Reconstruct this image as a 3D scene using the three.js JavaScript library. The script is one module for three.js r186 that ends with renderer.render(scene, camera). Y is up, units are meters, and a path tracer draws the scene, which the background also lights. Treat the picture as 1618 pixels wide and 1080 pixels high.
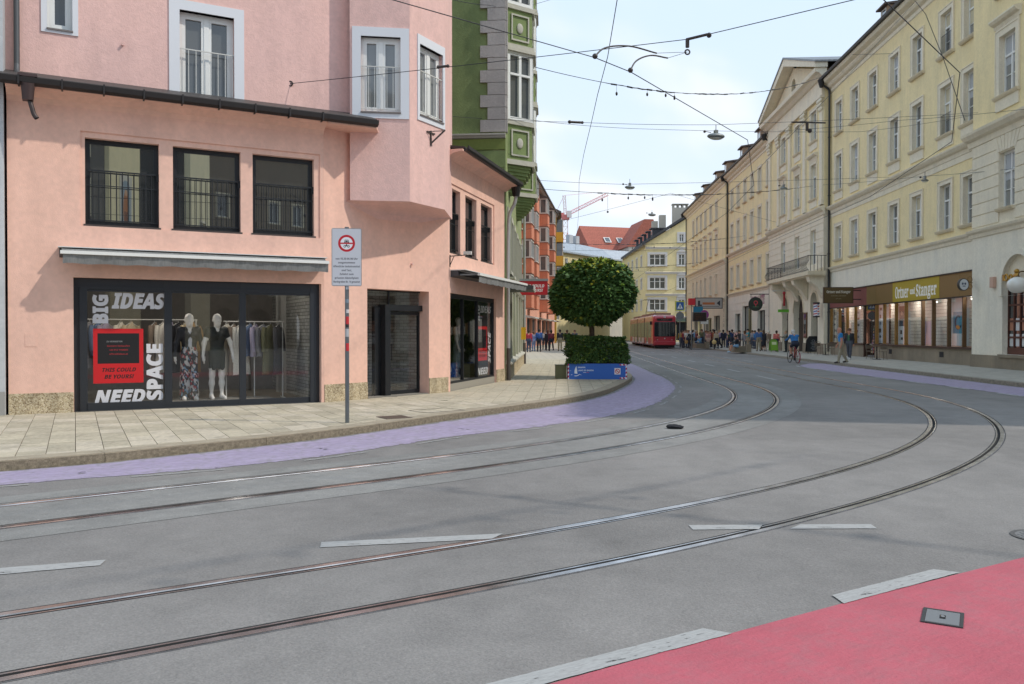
import * as THREE from 'three';
import { mergeGeometries, mergeVertices } from 'three/addons/utils/BufferGeometryUtils.js';

// ---------------------------------------------------------------- camera, sky, sun, exposure
const scene = new THREE.Scene();
const FOCAL = 1310, CX = 809, CY = 540, EYE = 1.62, PITCH = -Math.atan(15 / FOCAL);
const camera = new THREE.PerspectiveCamera(2 * Math.atan(540 / FOCAL) * 180 / Math.PI, 1618 / 1080, 0.1, 2500);
camera.position.set(0, EYE, 0);
camera.rotation.x = PITCH;
const renderer = new THREE.WebGLRenderer({ antialias: true });
renderer.setSize(1024, 684);
renderer.toneMapping = THREE.LinearToneMapping;
renderer.toneMappingExposure = 1.16;
renderer.shadowMap.enabled = true;

function rng(seed) { let a = seed >>> 0; return () => { a = (a + 0x6D2B79F5) >>> 0; let t = a; t = Math.imul(t ^ (t >>> 15), t | 1); t ^= t + Math.imul(t ^ (t >>> 7), t | 61); return ((t ^ (t >>> 14)) >>> 0) / 4294967296; }; }
const lerp = (a, b, t) => a + (b - a) * t, clamp = (x, a = 0, b = 1) => Math.min(b, Math.max(a, x));
const sstep = (a, b, x) => { const t = clamp((x - a) / (b - a)); return t * t * (3 - 2 * t); };
function hash2(x, y, s) { let h = Math.imul(x, 374761393) + Math.imul(y, 668265263) + Math.imul(s, 2147483647 ^ 0x5bd1e995); h = Math.imul(h ^ (h >>> 13), 1274126177); return ((h ^ (h >>> 16)) >>> 0) / 4294967296; }
function vnoise(x, y, p, s) {   // value noise that repeats every p cells
  const xi = Math.floor(x), yi = Math.floor(y), fx = x - xi, fy = y - yi, m = (v) => ((v % p) + p) % p;
  const u = fx * fx * (3 - 2 * fx), v = fy * fy * (3 - 2 * fy);
  return lerp(lerp(hash2(m(xi), m(yi), s), hash2(m(xi + 1), m(yi), s), u), lerp(hash2(m(xi), m(yi + 1), s), hash2(m(xi + 1), m(yi + 1), s), u), v);
}
function fbm(u, v, cells, oct, s = 1) { let a = 0, w = 0.5, t = 0, c = cells; for (let i = 0; i < oct; i++) { a += w * vnoise(u * c, v * c, c, s + i * 17); t += w; w *= 0.5; c *= 2; } return a / t; }
function n3(x, y, z, s) { return (vnoise(x + 0.31 * z, y - 0.47 * z, 4096, s) + vnoise(y + 0.53 * x + 100, z + 0.29 * x + 100, 4096, s + 5)) / 2; }
function fbm3(x, y, z, oct, s) { let a = 0, w = 0.5, t = 0; for (let i = 0; i < oct; i++) { a += w * n3(x, y, z, s + i * 11); t += w; w *= 0.5; x *= 2.03; y *= 2.03; z *= 2.03; } return a / t; }

const FS = 512;
function field(cells, oct, seed, su = 1, sv = 1) { const a = new Float32Array(FS * FS); for (let j = 0; j < FS; j++) for (let i = 0; i < FS; i++) a[j * FS + i] = fbm(i / FS * su, j / FS * sv, cells, oct, seed); return (u, v) => { u = (u - Math.floor(u)) * FS; v = (v - Math.floor(v)) * FS; const i = u | 0, j = v | 0, fu = u - i, fv = v - j, i1 = (i + 1) % FS, j1 = (j + 1) % FS; return lerp(lerp(a[(j % FS) * FS + (i % FS)], a[(j % FS) * FS + i1], fu), lerp(a[j1 * FS + (i % FS)], a[j1 * FS + i1], fu), fv); }; }
const nBig = field(5, 5, 301), nMid = field(40, 3, 302), nFine = field(90, 2, 303), nStreak = field(24, 3, 304);
// sky: pale, slightly hazy early-afternoon blue with soft fair-weather clouds low down
{
  const W = 1024, H = 512, data = new Float32Array(W * H * 4);
  for (let j = 0; j < H; j++) for (let i = 0; i < W; i++) {
    const el = (j + 0.5) / H * Math.PI - Math.PI / 2, az = (i + 0.5) / W * 2 * Math.PI - Math.PI;
    const x = Math.cos(el) * Math.cos(az), z = Math.cos(el) * Math.sin(az), y = Math.sin(el), up = Math.max(0, y);
    const t = Math.pow(up, 0.55);
    let r = lerp(0.84, 0.50, t), g = lerp(0.90, 0.71, t), b = lerp(0.97, 0.97, t);
    const k = 1 / (up + 0.16), cx = x * k * 1.5, cz = z * k * 1.5;
    const c1 = fbm3(cx * 1.25 + 40.4, y * 3 + 20, cz * 1.25 + 33, 6, 71);
    let c = sstep(0.55, 0.71, c1 + 0.10 * (1 - t)) * sstep(0.0, 0.10, up);
    const veil = sstep(0.38, 0.7, fbm3(cx * 0.5 + 9, 3, cz * 0.9 + 5, 4, 33)) * 0.15;
    c = clamp(c * 0.85 + veil);
    const cv = 0.92 + 0.10 * sstep(0.5, 0.75, c1);
    r = lerp(r, cv, c); g = lerp(g, cv * 1.005, c); b = lerp(b, cv * 1.02, c);
    const o = (j * W + i) * 4; data[o] = r; data[o + 1] = g; data[o + 2] = b; data[o + 3] = 1;
  }
  const sky = new THREE.DataTexture(data, W, H, THREE.RGBAFormat, THREE.FloatType);
  sky.mapping = THREE.EquirectangularReflectionMapping; sky.magFilter = sky.minFilter = THREE.LinearFilter; sky.wrapS = THREE.RepeatWrapping; sky.needsUpdate = true;
  scene.background = sky; scene.environment = sky;
}
const SUN = new THREE.Vector3(0.78, 0.88, 0.165).normalize();
const sun = new THREE.DirectionalLight(new THREE.Color(1.0, 0.94, 0.85), 2.25);
sun.position.copy(SUN).multiplyScalar(120).add(new THREE.Vector3(6, 0, -30));
sun.target.position.set(6, 0, -30); sun.castShadow = true; sun.shadow.radius = 2.2; sun.shadow.mapSize.set(4096, 4096);
Object.assign(sun.shadow.camera, { left: -90, right: 90, top: 90, bottom: -90, near: 1, far: 320 });
scene.add(sun, sun.target);

// ---------------------------------------------------------------- helpers
const V3 = (x, y, z) => new THREE.Vector3(x, y, z);
// pixel of the photograph -> direction of view (used to measure positions on the ground and on walls)
function ray(px, py) { const a = -(py - CY) / FOCAL, c = Math.cos(PITCH), s = Math.sin(PITCH); return V3((px - CX) / FOCAL, a * c + s, a * s - c); }
function G(px, py, y = 0) { const d = ray(px, py), t = (y - EYE) / d.y; return [d.x * t, -d.z * t]; }          // [X, depth] where that direction meets height y
// wall frame: u to the right as seen from the street, v up, w out of the wall; p0, p1 in [X, depth]
function frame(p0, p1, y0 = 0) {
  const dx = p1[0] - p0[0], dz = p1[1] - p0[1], len = Math.hypot(dx, dz), t = V3(dx / len, 0, -dz / len), n = V3(dz / len, 0, dx / len);
  const o = V3(p0[0], y0, -p0[1]), ang = Math.atan2(dz, dx);
  return { o, t, n, len, ang, at: (u, v, w = 0) => o.clone().addScaledVector(t, u).addScaledVector(n, w).add(V3(0, v, 0)) };
}
function wp(F, px, py, w = 0) { const d = ray(px, py), e = V3(0, EYE, 0), p = F.o.clone().addScaledVector(F.n, w); const k = p.clone().sub(e).dot(F.n) / d.dot(F.n); const q = e.addScaledVector(d, k).sub(p); return [q.dot(F.t), q.y]; }
const shift = (F, w, u0 = 0) => { const o = F.at(u0, 0, w); return { ...F, o, at: (u, v, ww = 0) => o.clone().addScaledVector(F.t, u).addScaledVector(F.n, ww).add(V3(0, v, 0)) }; };

function metreUV(g) {   // texture coordinates in metres from the shape itself, by the way each face points
  if (g.index) g = g.toNonIndexed();
  const p = g.attributes.position, uv = new Float32Array(p.count * 2), a = V3(), b = V3(), c = V3(), n = V3();
  for (let i = 0; i < p.count; i += 3) {
    a.fromBufferAttribute(p, i); b.fromBufferAttribute(p, i + 1); c.fromBufferAttribute(p, i + 2);
    n.crossVectors(b.clone().sub(a), c.clone().sub(a)); const ax = Math.abs(n.x), ay = Math.abs(n.y), az = Math.abs(n.z);
    [a, b, c].forEach((q, k) => { const o = (i + k) * 2; if (ay >= ax && ay >= az) { uv[o] = q.x; uv[o + 1] = q.z; } else if (ax > az) { uv[o] = q.z; uv[o + 1] = q.y; } else { uv[o] = q.x; uv[o + 1] = q.y; } });
  }
  g.setAttribute('uv', new THREE.BufferAttribute(uv, 2)); return g;
}
function tidy(g, keepUV) {
  if (!keepUV) g = metreUV(g); else if (g.index) g = g.toNonIndexed();
  if (!g.attributes.normal) g.computeVertexNormals();
  for (const k of Object.keys(g.attributes)) if (!['position', 'normal', 'uv', 'color'].includes(k)) g.deleteAttribute(k);
  g.morphAttributes = {}; return g;
}
function merged(list, keepUV) {
  list = (Array.isArray(list) ? list : [list]).flat(9).map((g) => tidy(g, keepUV || g.userData.keepUV));
  const col = list.some((g) => g.attributes.color);
  if (col) for (const g of list) if (!g.attributes.color) g.setAttribute('color', new THREE.BufferAttribute(new Float32Array(g.attributes.position.count * 3).fill(1), 3));
  const r = list.length > 1 ? mergeGeometries(list, false) : list[0]; r.groups = []; r.clearGroups(); return r;
}
function obj(name, geos, mat, parent = scene, keepUV = false) {
  const m = new THREE.Mesh(geos.isBufferGeometry && geos.userData.done ? geos : merged(geos, keepUV), mat); m.name = parent === scene ? numbered(name) : name; m.castShadow = m.receiveShadow = true; parent.add(m); return m;
}
const done = (geos, keepUV) => { const g = merged(geos, keepUV); g.userData.done = true; return g; };
const taken = {};
function numbered(name) { const k = taken[name] = (taken[name] ?? -1) + 1; return k ? `${name}_${String(k).padStart(3, '0')}` : name; }
function tag(o, label, category, group, kind) { o.userData.label = label; o.userData.category = category; if (group) o.userData.group = group; if (kind) o.userData.kind = kind; return o; }
function struct(o, label, category) { o.userData.kind = 'structure'; o.userData.label = label; o.userData.category = category; return o; }
function thing(name, label, category, pos = V3(), turn = 0, group) { const o = new THREE.Group(); o.name = numbered(name); o.position.copy(pos); o.rotation.y = turn; tag(o, label, category, group); scene.add(o); return o; }
function part(b, F, name, geos, mat, keepUV) { const m = obj(name, geos, mat, b, keepUV); m.position.copy(F.o).sub(b.position); m.rotation.y = F.ang; return m; }       // geometry in wall coordinates
function group(b, F, name, u, v, w = 0) { const g = new THREE.Group(); g.name = name; g.position.copy(F.at(u, v, w)).sub(b.position); g.rotation.y = F.ang; b.add(g); return g; }
function copyTo(proto, b, F, u, v, w = 0) { const g = proto.clone(); g.position.copy(F.at(u, v, w)).sub(b.position); g.rotation.y = F.ang; b.add(g); return g; }
function dup(root, pos, turn, label) { const r = root.clone(); r.name = numbered(root.name.replace(/_\d{3}$/, '')); r.position.copy(pos); r.rotation.y = turn; if (label) r.userData = { ...root.userData, label }; scene.add(r); return r; }

const bx = (w, h, d, x = 0, y = 0, z = 0) => new THREE.BoxGeometry(w, h, d).translate(x, y, z);
const box = (x0, x1, y0, y1, z0, z1) => bx(x1 - x0, y1 - y0, z1 - z0, (x0 + x1) / 2, (y0 + y1) / 2, (z0 + z1) / 2);
const cyl = (r0, r1, h, x, y, z, n = 16, open = false) => new THREE.CylinderGeometry(r1, r0, h, n, 1, open).translate(x, y + h / 2, z);   // r0 at the bottom
const ball = (r, x, y, z, n = 16, sx = 1, sy = 1, sz = 1) => new THREE.SphereGeometry(r, n, Math.max(6, n * 0.7 | 0)).scale(sx, sy, sz).translate(x, y, z);
function rod(a, b, r, n = 8, r2 = r) { const d = b.clone().sub(a), L = d.length(); return new THREE.CylinderGeometry(r2, r, L, n, 1).applyQuaternion(new THREE.Quaternion().setFromUnitVectors(V3(0, 1, 0), d.normalize())).translate((a.x + b.x) / 2, (a.y + b.y) / 2, (a.z + b.z) / 2); }
function tube(pts, r, n = 6, seg) { return new THREE.TubeGeometry(new THREE.CatmullRomCurve3(pts, false, 'centripetal'), seg ?? pts.length * 6, r, n); }
function shapeOf(pts) { const s = new THREE.Shape(); pts.forEach(([x, y], i) => i ? s.lineTo(x, y) : s.moveTo(x, y)); s.closePath(); return s; }
const rectPts = (u0, u1, v0, v1) => [[u0, v0], [u1, v0], [u1, v1], [u0, v1]];
function archPts(u0, u1, v0, v1, n = 14) { const r = (u1 - u0) / 2, c = (u0 + u1) / 2, a = [[u0, v0], [u1, v0]]; for (let i = 0; i <= n; i++) { const t = Math.PI * i / n; a.push([c + r * Math.cos(t), v1 - r + r * Math.sin(t)]); } return a; }
// a wall slab with openings; its face lies at w, its back at w - depth
function slab(pts, holes, depth, w = 0) { const s = shapeOf(pts); for (const h of holes) { const p = new THREE.Path(); h.forEach(([x, y], i) => i ? p.lineTo(x, y) : p.moveTo(x, y)); p.closePath(); s.holes.push(p); } return new THREE.ExtrudeGeometry(s, { depth, bevelEnabled: false, curveSegments: 8 }).translate(0, 0, w - depth); }
// a moulding of profile [[w, v]...] swept along u
function moulding(prof, u0, u1, v = 0, w = 0) { const s = shapeOf(prof.map(([a, b]) => [a, b])); return new THREE.ExtrudeGeometry(s, { depth: u1 - u0, bevelEnabled: false }).applyMatrix4(new THREE.Matrix4().makeBasis(V3(0, 0, 1), V3(0, 1, 0), V3(-1, 0, 0))).translate(u1, v, w); }
const prismY = (pts, y0, y1) => new THREE.ExtrudeGeometry(shapeOf(pts.map(([x, z]) => [x, z])), { depth: y1 - y0, bevelEnabled: false }).rotateX(-Math.PI / 2).translate(0, y0, 0);   // pts in [X, depth]
function sheet(pts, y, holes = []) { const s = shapeOf(pts); for (const h of holes) { const p = new THREE.Path(); h.forEach(([x, q], i) => i ? p.lineTo(x, q) : p.moveTo(x, q)); p.closePath(); s.holes.push(p); } return new THREE.ShapeGeometry(s).rotateX(-Math.PI / 2).translate(0, y, 0); }
function ringFrame(w, h, t, d, z = 0, x = 0, y = 0) { return [box(x - w / 2, x - w / 2 + t, y, y + h, z, z + d), box(x + w / 2 - t, x + w / 2, y, y + h, z, z + d), box(x - w / 2 + t, x + w / 2 - t, y, y + t, z, z + d), box(x - w / 2 + t, x + w / 2 - t, y + h - t, y + h, z, z + d)]; }
function tint(g, c) { const n = g.attributes.position.count, a = new Float32Array(n * 3); for (let i = 0; i < n; i++) { a[i * 3] = c[0]; a[i * 3 + 1] = c[1]; a[i * 3 + 2] = c[2]; } g.setAttribute('color', new THREE.BufferAttribute(a, 3)); return g; }

// ---------------------------------------------------------------- materials
function tex(n, metres, f, srgb = true, m = n) {   // f(u, v) -> [r, g, b] in 0..1 (sRGB when a colour)
  const d = new Uint8Array(n * m * 4);
  for (let j = 0; j < m; j++) for (let i = 0; i < n; i++) { const c = f((i + 0.5) / n, (j + 0.5) / m, i, j), o = (j * n + i) * 4; d[o] = clamp(c[0]) * 255; d[o + 1] = clamp(c[1]) * 255; d[o + 2] = clamp(c[2]) * 255; d[o + 3] = 255; }
  const t = new THREE.DataTexture(d, n, m); t.wrapS = t.wrapT = THREE.RepeatWrapping; t.magFilter = THREE.LinearFilter; t.minFilter = THREE.LinearMipmapLinearFilter; t.generateMipmaps = true; t.repeat.set(1 / metres, 1 / metres); if (srgb) t.colorSpace = THREE.SRGBColorSpace; t.needsUpdate = true; return t;
}
const grey = (v) => [v, v, v];
const sR = (r, g, b) => [r / 255, g / 255, b / 255];
const mixc = (a, b, t) => [lerp(a[0], b[0], t), lerp(a[1], b[1], t), lerp(a[2], b[2], t)];
const sc = (c, k) => [c[0] * k, c[1] * k, c[2] * k];
const M = (o) => new THREE.MeshStandardMaterial({ roughness: 0.85, ...o });
const plain = (r, g, b, rough = 0.8, metal = 0) => new THREE.MeshStandardMaterial({ color: new THREE.Color().setRGB(r / 255, g / 255, b / 255, THREE.SRGBColorSpace), roughness: rough, metalness: metal });
const bumpStucco = tex(512, 1.1, (u, v) => grey(0.5 * fbm(u, v, 40, 3, 5) + 0.5 * fbm(u, v, 110, 2, 9)), false);
const bumpFine = tex(256, 0.5, (u, v) => grey(fbm(u, v, 64, 2, 15)), false);
// painted render: even colour with faint patches, rain streaks and speckle (matter, the same in any light)
const washTex = [0, 1, 2].map((k) => tex(512, [4.3, 5.1, 3.7][k], (u, v) => { const a = u + k * 0.37, b = v + k * 0.23, p = nBig(a, b) - 0.5, st = nStreak(a, b * 0.125) - 0.5, f = nFine(a, b) - 0.5, m = nMid(a, b) - 0.5, q = 0.88 + 0.07 * p * (k === 2 ? 3 : 1) + 0.05 * st + 0.05 * f + 0.035 * m; return [q, q * (1 - 0.012 * p), q * (1 - 0.03 * p)]; }));
function stucco(c, amount = 1, bump = 0.004, seed = 3, map2 = bumpStucco) {
  const k = amount > 1.3 ? 2 : seed % 2, col = new THREE.Color().setRGB(c[0], c[1], c[2], THREE.SRGBColorSpace).multiplyScalar(1.33);
  return M({ map: washTex[k], color: col, bumpMap: map2, bumpScale: bump, roughness: 0.93 });
}
const mat = {
  black: plain(38, 40, 43, 0.45, 0.3), blackSoft: plain(30, 30, 32, 0.75), white: plain(226, 226, 222, 0.5), offwhite: plain(205, 203, 196, 0.6), greyMetal: plain(120, 124, 126, 0.45, 0.6),
  darkMetal: plain(58, 56, 56, 0.5, 0.5), zinc: M({ color: new THREE.Color(0.32, 0.33, 0.34), roughness: 0.5, metalness: 0.6, map: tex(128, 0.8, (u, v) => grey(0.82 + 0.22 * (fbm(u, v, 8, 4, 3) - 0.5))) }),
  glassDark: new THREE.MeshPhysicalMaterial({ color: new THREE.Color(0.022, 0.026, 0.03), roughness: 0.03, metalness: 0, ior: 1.52, specularIntensity: 1, clearcoat: 1, clearcoatRoughness: 0.02 }),
  glassCoat: new THREE.MeshPhysicalMaterial({ color: new THREE.Color(0.36, 0.38, 0.38), roughness: 0.012, metalness: 0.92 }),
  glassCurtain: new THREE.MeshPhysicalMaterial({ color: new THREE.Color(0.20, 0.21, 0.21), roughness: 0.06, clearcoat: 1, clearcoatRoughness: 0.03 }),
  glassMid: new THREE.MeshPhysicalMaterial({ color: new THREE.Color(0.085, 0.095, 0.1), roughness: 0.05, clearcoat: 1, clearcoatRoughness: 0.02 }),
  pane: new THREE.MeshPhysicalMaterial({ color: 0xffffff, roughness: 0.0, transmission: 1, thickness: 0, ior: 1.52 }),
  roofTile: M({ roughness: 0.9, map: tex(256, 1.6, (u, v) => sc(sR(96, 84, 78), 0.8 + 0.4 * fbm(u, v, 24, 3, 8) * (0.75 + 0.25 * Math.abs(Math.sin(v * Math.PI * 8))))) }),
  redTile: M({ roughness: 0.9, map: tex(256, 2.4, (u, v) => sc(sR(158, 92, 76), 0.78 + 0.45 * fbm(u, v, 30, 3, 4))) }),
  roofDark: M({ roughness: 0.7, map: tex(256, 2.4, (u, v) => sc(sR(66, 66, 70), 0.8 + 0.4 * fbm(u, v, 20, 3, 6))) }),
  roofGrey: M({ roughness: 0.6, map: tex(256, 3, (u, v) => sc(sR(168, 172, 176), 0.88 + 0.24 * fbm(u, v, 10, 4, 2))) }),
};
// lettering and prints: a canvas picture on a flat thing
function print(w, h, draw) { const c = document.createElement('canvas'); c.width = w; c.height = h; const x = c.getContext('2d'); draw(x, w, h); const t = new THREE.CanvasTexture(c); t.colorSpace = THREE.SRGBColorSpace; t.magFilter = THREE.LinearFilter; return t; }
const printMat = (t, rough = 0.6, extra = {}) => new THREE.MeshStandardMaterial({ map: t, roughness: rough, ...extra });
const card = (w, h, x = 0, y = 0, z = 0) => { const g = new THREE.PlaneGeometry(w, h).translate(x, y + h / 2, z); g.userData.keepUV = true; return g; };
// ================================================================ GROUND
const asphaltBump = tex(512, 0.9, (u, v) => grey(0.55 * fbm(u, v, 70, 2, 21) + 0.45 * fbm(u, v, 150, 1, 4)), false);
function asphaltTex(base, n, metres, seed, speck) {
  return tex(n, metres, (u, v) => {
    const a = u + seed * 0.37, b = v + seed * 0.61, big = nBig(a, b) - 0.5, mid = nMid(a * 2, b * 2) - 0.5, g = hash2((u * n) | 0, (v * n) | 0, seed) - 0.5, st = vnoise(u * n / 2, v * n / 2, Math.round(n / 2), seed + 9);
    let k = 1 + 0.2 * big + 0.10 * mid + 0.16 * g + 0.08 * (nMid(a + 0.3, b * 0.3) - 0.5); const crumb = st > 0.86 ? speck * (st - 0.86) * 7 : 0;
    k -= sstep(0.6, 0.68, nBig(a + 0.3, b)) * 0.05;
    return [base[0] * k + crumb, base[1] * k + crumb, base[2] * k + crumb * 0.9];
  });
}
const asphalt = M({ map: asphaltTex(sR(125, 121, 117), 2048, 16, 5, 0.06), bumpMap: asphaltBump, bumpScale: 0.004, roughness: 0.9 });
const trackBedMat = M({ map: asphaltTex(sR(128, 126, 122), 1024, 6.5, 15, 0.2), bumpMap: asphaltBump, bumpScale: 0.005, roughness: 0.92 });

// tram tracks: straight, transition curve, straight (gauge one metre)
function trackPath(x0, z0, t0, t1, sa, sb, t2, s0, s1, t3 = t2) {
  const out = [], ds = 0.05; const th = (s) => { let u = clamp((s - sa) / (sb - sa)); u = u * 0.6 + 0.4 * u * u * (3 - 2 * u); return t0 + (t1 - t0) * u + (t2 - t1) * sstep(sb, sb + 12, s) + (t3 - t2) * sstep(66, 92, s); };
  const walk = (to, dir) => { let x = x0, z = z0, s = 0, last = 0; const r = []; while (dir > 0 ? s < to : s > to) { x += dir * ds * Math.cos(th(s)); z += dir * ds * Math.sin(th(s)); s += dir * ds; if (Math.abs(s - last) >= (s > 45 ? 3 : s < -6 ? 1 : 0.3)) { r.push({ s, x, z, th: th(s) }); last = s; } } return r; };
  return [...walk(s0, -1).reverse(), { s: 0, x: x0, z: z0, th: th(0) }, ...walk(s1, 1)];
}
const T1 = trackPath(-2.199, 9.1, 0.66, 1.52, 0.078, 20.45, 1.508, -16, 130);
const T2 = trackPath(-0.416, 5.699, 0.555, 1.521, -0.578, 22.53, 1.479, -14, 135, 1.53);
const off = (p, o) => [p.x - Math.sin(p.th) * o, p.z + Math.cos(p.th) * o];   // o > 0: to the inside of the bend
const HALF = 0.525;
function strip(path, o0, o1, y0, y1 = y0) {   // a ribbon between two offsets of a path
  const n = path.length, pos = new Float32Array(n * 6), uv = new Float32Array(n * 4), idx = [];
  path.forEach((p, i) => { const a = off(p, o0), b = off(p, o1); pos.set([a[0], y0, -a[1], b[0], y1, -b[1]], i * 6); uv.set([o0, p.s, o1, p.s], i * 4); if (i) { const k = i * 2; idx.push(k - 2, k, k - 1, k - 1, k, k + 1); } });
  const g = new THREE.BufferGeometry(); g.setAttribute('position', new THREE.BufferAttribute(pos, 3)); g.setAttribute('uv', new THREE.BufferAttribute(uv, 2)); g.setIndex(idx); const q = g.toNonIndexed(); q.computeVertexNormals(); q.userData.keepUV = true; return q;
}
const SLOT = [-0.05, 0.10];   // across a rail, from the outside to the track's middle
const holes = [];
for (const T of [T1, T2]) for (const sg of [1, -1]) { const a = T.map((p) => off(p, sg * (HALF - SLOT[0]))), b = T.map((p) => off(p, sg * (HALF - SLOT[1]))); holes.push([...a, ...b.reverse()]); }
const road = struct(obj('road', sheet([[-260, -120], [260, -120], [260, 700], [-260, 700]], 0, holes), asphalt), 'grey worn asphalt roadway curving round the corner between the houses', 'road');
{ // speckled bed of the inner track, laid as its own strips with a fine seam
  const P = T1.filter((p) => p.s < 30);
  obj('track_bed', [strip(P, 0.62, 0.98, 0.003), strip(P, -HALF + 0.11, HALF - 0.11, 0.003), strip(P, -1.05, -0.62, 0.003)], trackBedMat, road, true);
}
const railSteel = M({ color: new THREE.Color(0.66, 0.64, 0.64), metalness: 0.95, roughness: 0.26, map: tex(256, 1.2, (u, v) => grey(0.72 + 0.35 * (fbm(u, v, 10, 4, 3)))) });
const railRust = M({ color: new THREE.Color(0.033, 0.032, 0.032), roughness: 0.85, metalness: 0.1 }), bitumen = M({ color: new THREE.Color(0.028, 0.028, 0.029), roughness: 0.75 });
[[T1, 'the tighter inner tram curve beside the purple lane'], [T2, 'the wide outer tram curve through the middle of the road']].forEach(([T, where]) => [1, -1].forEach((sg) => {
  const R = (a, b, y0, y1) => strip(T, sg * (HALF - a), sg * (HALF - b), y0, y1);
  const t = thing('tram_rail', `${sg > 0 ? 'rail on the house side of' : 'rail on the far side from the pink house of'} ${where}`.split(' ').slice(0, 16).join(' '), 'rail', V3(), 0, 'tram rails');
  obj('rail_head', [R(-0.03, 0.024, 0.003, 0.003), R(-0.032, -0.03, -0.02, 0.003), R(0.024, 0.027, 0.003, -0.004), R(0.066, 0.084, 0.0, 0.0)], railSteel, t, true);
  obj('groove', [R(0.027, 0.03, -0.004, -0.035), R(0.03, 0.062, -0.035, -0.035), R(0.062, 0.066, -0.035, 0.0)], railRust, t, true);
  obj('sealing_joint', [R(-0.05, -0.032, -0.003, -0.003), R(0.084, 0.10, -0.003, -0.003), R(-0.052, -0.05, 0.0005, -0.003), R(0.10, 0.102, -0.003, 0.0005)], bitumen, t, true);
}));

// ---- kerb line and paved footway beside the pink house
const dense = (pts, n) => new THREE.CatmullRomCurve3(pts.map(([x, z]) => V3(x, 0, z)), false, 'centripetal').getSpacedPoints(n).map((p) => [p.x, p.z]);
const kerbKeys = [[-19, -0.6], [-12, 4.93], ...[[0, 744], [120, 735], [235, 723], [340, 712], [465, 698], [580, 683], [700, 665], [820, 648], [900, 636], [950, 625], [980, 613], [996, 603]].map(([a, b]) => G(a, b)), [4.28, 29.6], [4.55, 34], [5.1, 46], [6.9, 76], [10.2, 130]];
const kerbLine = dense(kerbKeys, 190);
const A0 = [-9.17, 15.1], AB = [-4.035, 17.8], BC = [-1.61, 20.9], CD = [-0.237, 25.87];
const houseLine = [[-20.0, 9.4], A0, AB, BC, CD, [0.46, 40.1], [0.6, 58], [2.2, 88], [6.2, 118], [8, 130]];
const inset = (line, d) => line.map((p, i) => { const a = line[Math.max(0, i - 1)], b = line[Math.min(line.length - 1, i + 1)], L = Math.hypot(b[0] - a[0], b[1] - a[1]); return [p[0] - (b[1] - a[1]) / L * d, p[1] + (b[0] - a[0]) / L * d]; });
const slabTexs = [0, 1].map((s) => tex(512, 2.1, (u, v) => { const k = 1 + 0.16 * (fbm(u, v, 5, 4, 60 + s) - 0.5) + 0.16 * (fbm(u, v, 60, 2, 70 + s) - 0.5) + 0.10 * (hash2((u * 512) | 0, (v * 512) | 0, s) - 0.5) - 0.16 * sstep(0.66, 0.72, fbm(u, v, 9, 4, 90 + s)) * 0.5; return sc(sR(182, 171, 150), k); }));
const slabMats = []; for (const t of slabTexs) for (const k of [0.88, 1.0, 1.08]) slabMats.push(M({ map: t, color: new THREE.Color(k, k, k * (k > 1 ? 1.02 : 0.98)), bumpMap: bumpFine, bumpScale: 0.0025, roughness: 0.9 }));
const mortar = M({ map: tex(256, 1.5, (u, v) => sc(sR(112, 104, 92), 0.8 + 0.4 * fbm(u, v, 30, 3, 5))), roughness: 0.95 });
const farPaving = M({ map: tex(512, 2.0, (u, v) => { const j = Math.min(Math.abs(((u * 4) % 1) - 0.5), 1) > 0.485 ? 0.8 : 1; return sc(sR(178, 168, 150), j * (1 + 0.16 * (fbm(u, v, 20, 4, 31) - 0.5))); }), roughness: 0.92 });
const walk = new THREE.Group(); walk.name = 'footway'; scene.add(walk); struct(walk, 'pale stone slab footway running past the pink house to the planter', 'pavement');
const inner = inset(kerbLine, 0.32), houseBack = inset(houseLine, 0.6).reverse();
obj('bedding', prismY([...inner, ...houseBack], -0.05, 0.108), mortar, walk);
{ // granite kerb stones, about two metres each
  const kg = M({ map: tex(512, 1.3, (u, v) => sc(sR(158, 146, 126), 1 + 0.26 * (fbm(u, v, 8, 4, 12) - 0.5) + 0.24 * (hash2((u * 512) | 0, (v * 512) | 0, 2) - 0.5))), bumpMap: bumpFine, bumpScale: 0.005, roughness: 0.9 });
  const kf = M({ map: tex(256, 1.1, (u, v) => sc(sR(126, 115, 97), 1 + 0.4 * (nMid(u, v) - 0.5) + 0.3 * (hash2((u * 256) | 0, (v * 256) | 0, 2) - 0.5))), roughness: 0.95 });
  const inr = inset(kerbLine, 0.318); let i = 0;
  const step = Math.round(2.1 / (Math.hypot(kerbLine[60][0] - kerbLine[59][0], kerbLine[60][1] - kerbLine[59][1])));
  while (i < kerbLine.length - 1) {
    const e = Math.min(kerbLine.length - 1, i + step), a = [], b = [];
    for (let k = i; k <= e; k++) { const cut = (q) => { if (k === i) { const n = kerbLine[k + 1], L = Math.hypot(n[0] - kerbLine[k][0], n[1] - kerbLine[k][1]); return [q[0] + (n[0] - kerbLine[k][0]) / L * 0.006, q[1] + (n[1] - kerbLine[k][1]) / L * 0.006]; } return q; }; a.push(cut(kerbLine[k])); b.push(cut(inr[k])); }
    const c = a.map((p, k) => [lerp(p[0], b[k][0], 0.05), lerp(p[1], b[k][1], 0.05)]);
    const ks = obj('kerb_stone', [prismY([...c, ...b.slice().reverse()], 0.1, 0.121)], kg, walk); obj('kerb_face', [prismY([...a, ...b.slice().reverse()], -0.05, 0.108)], kf, ks); i = e;
  }
}
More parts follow.
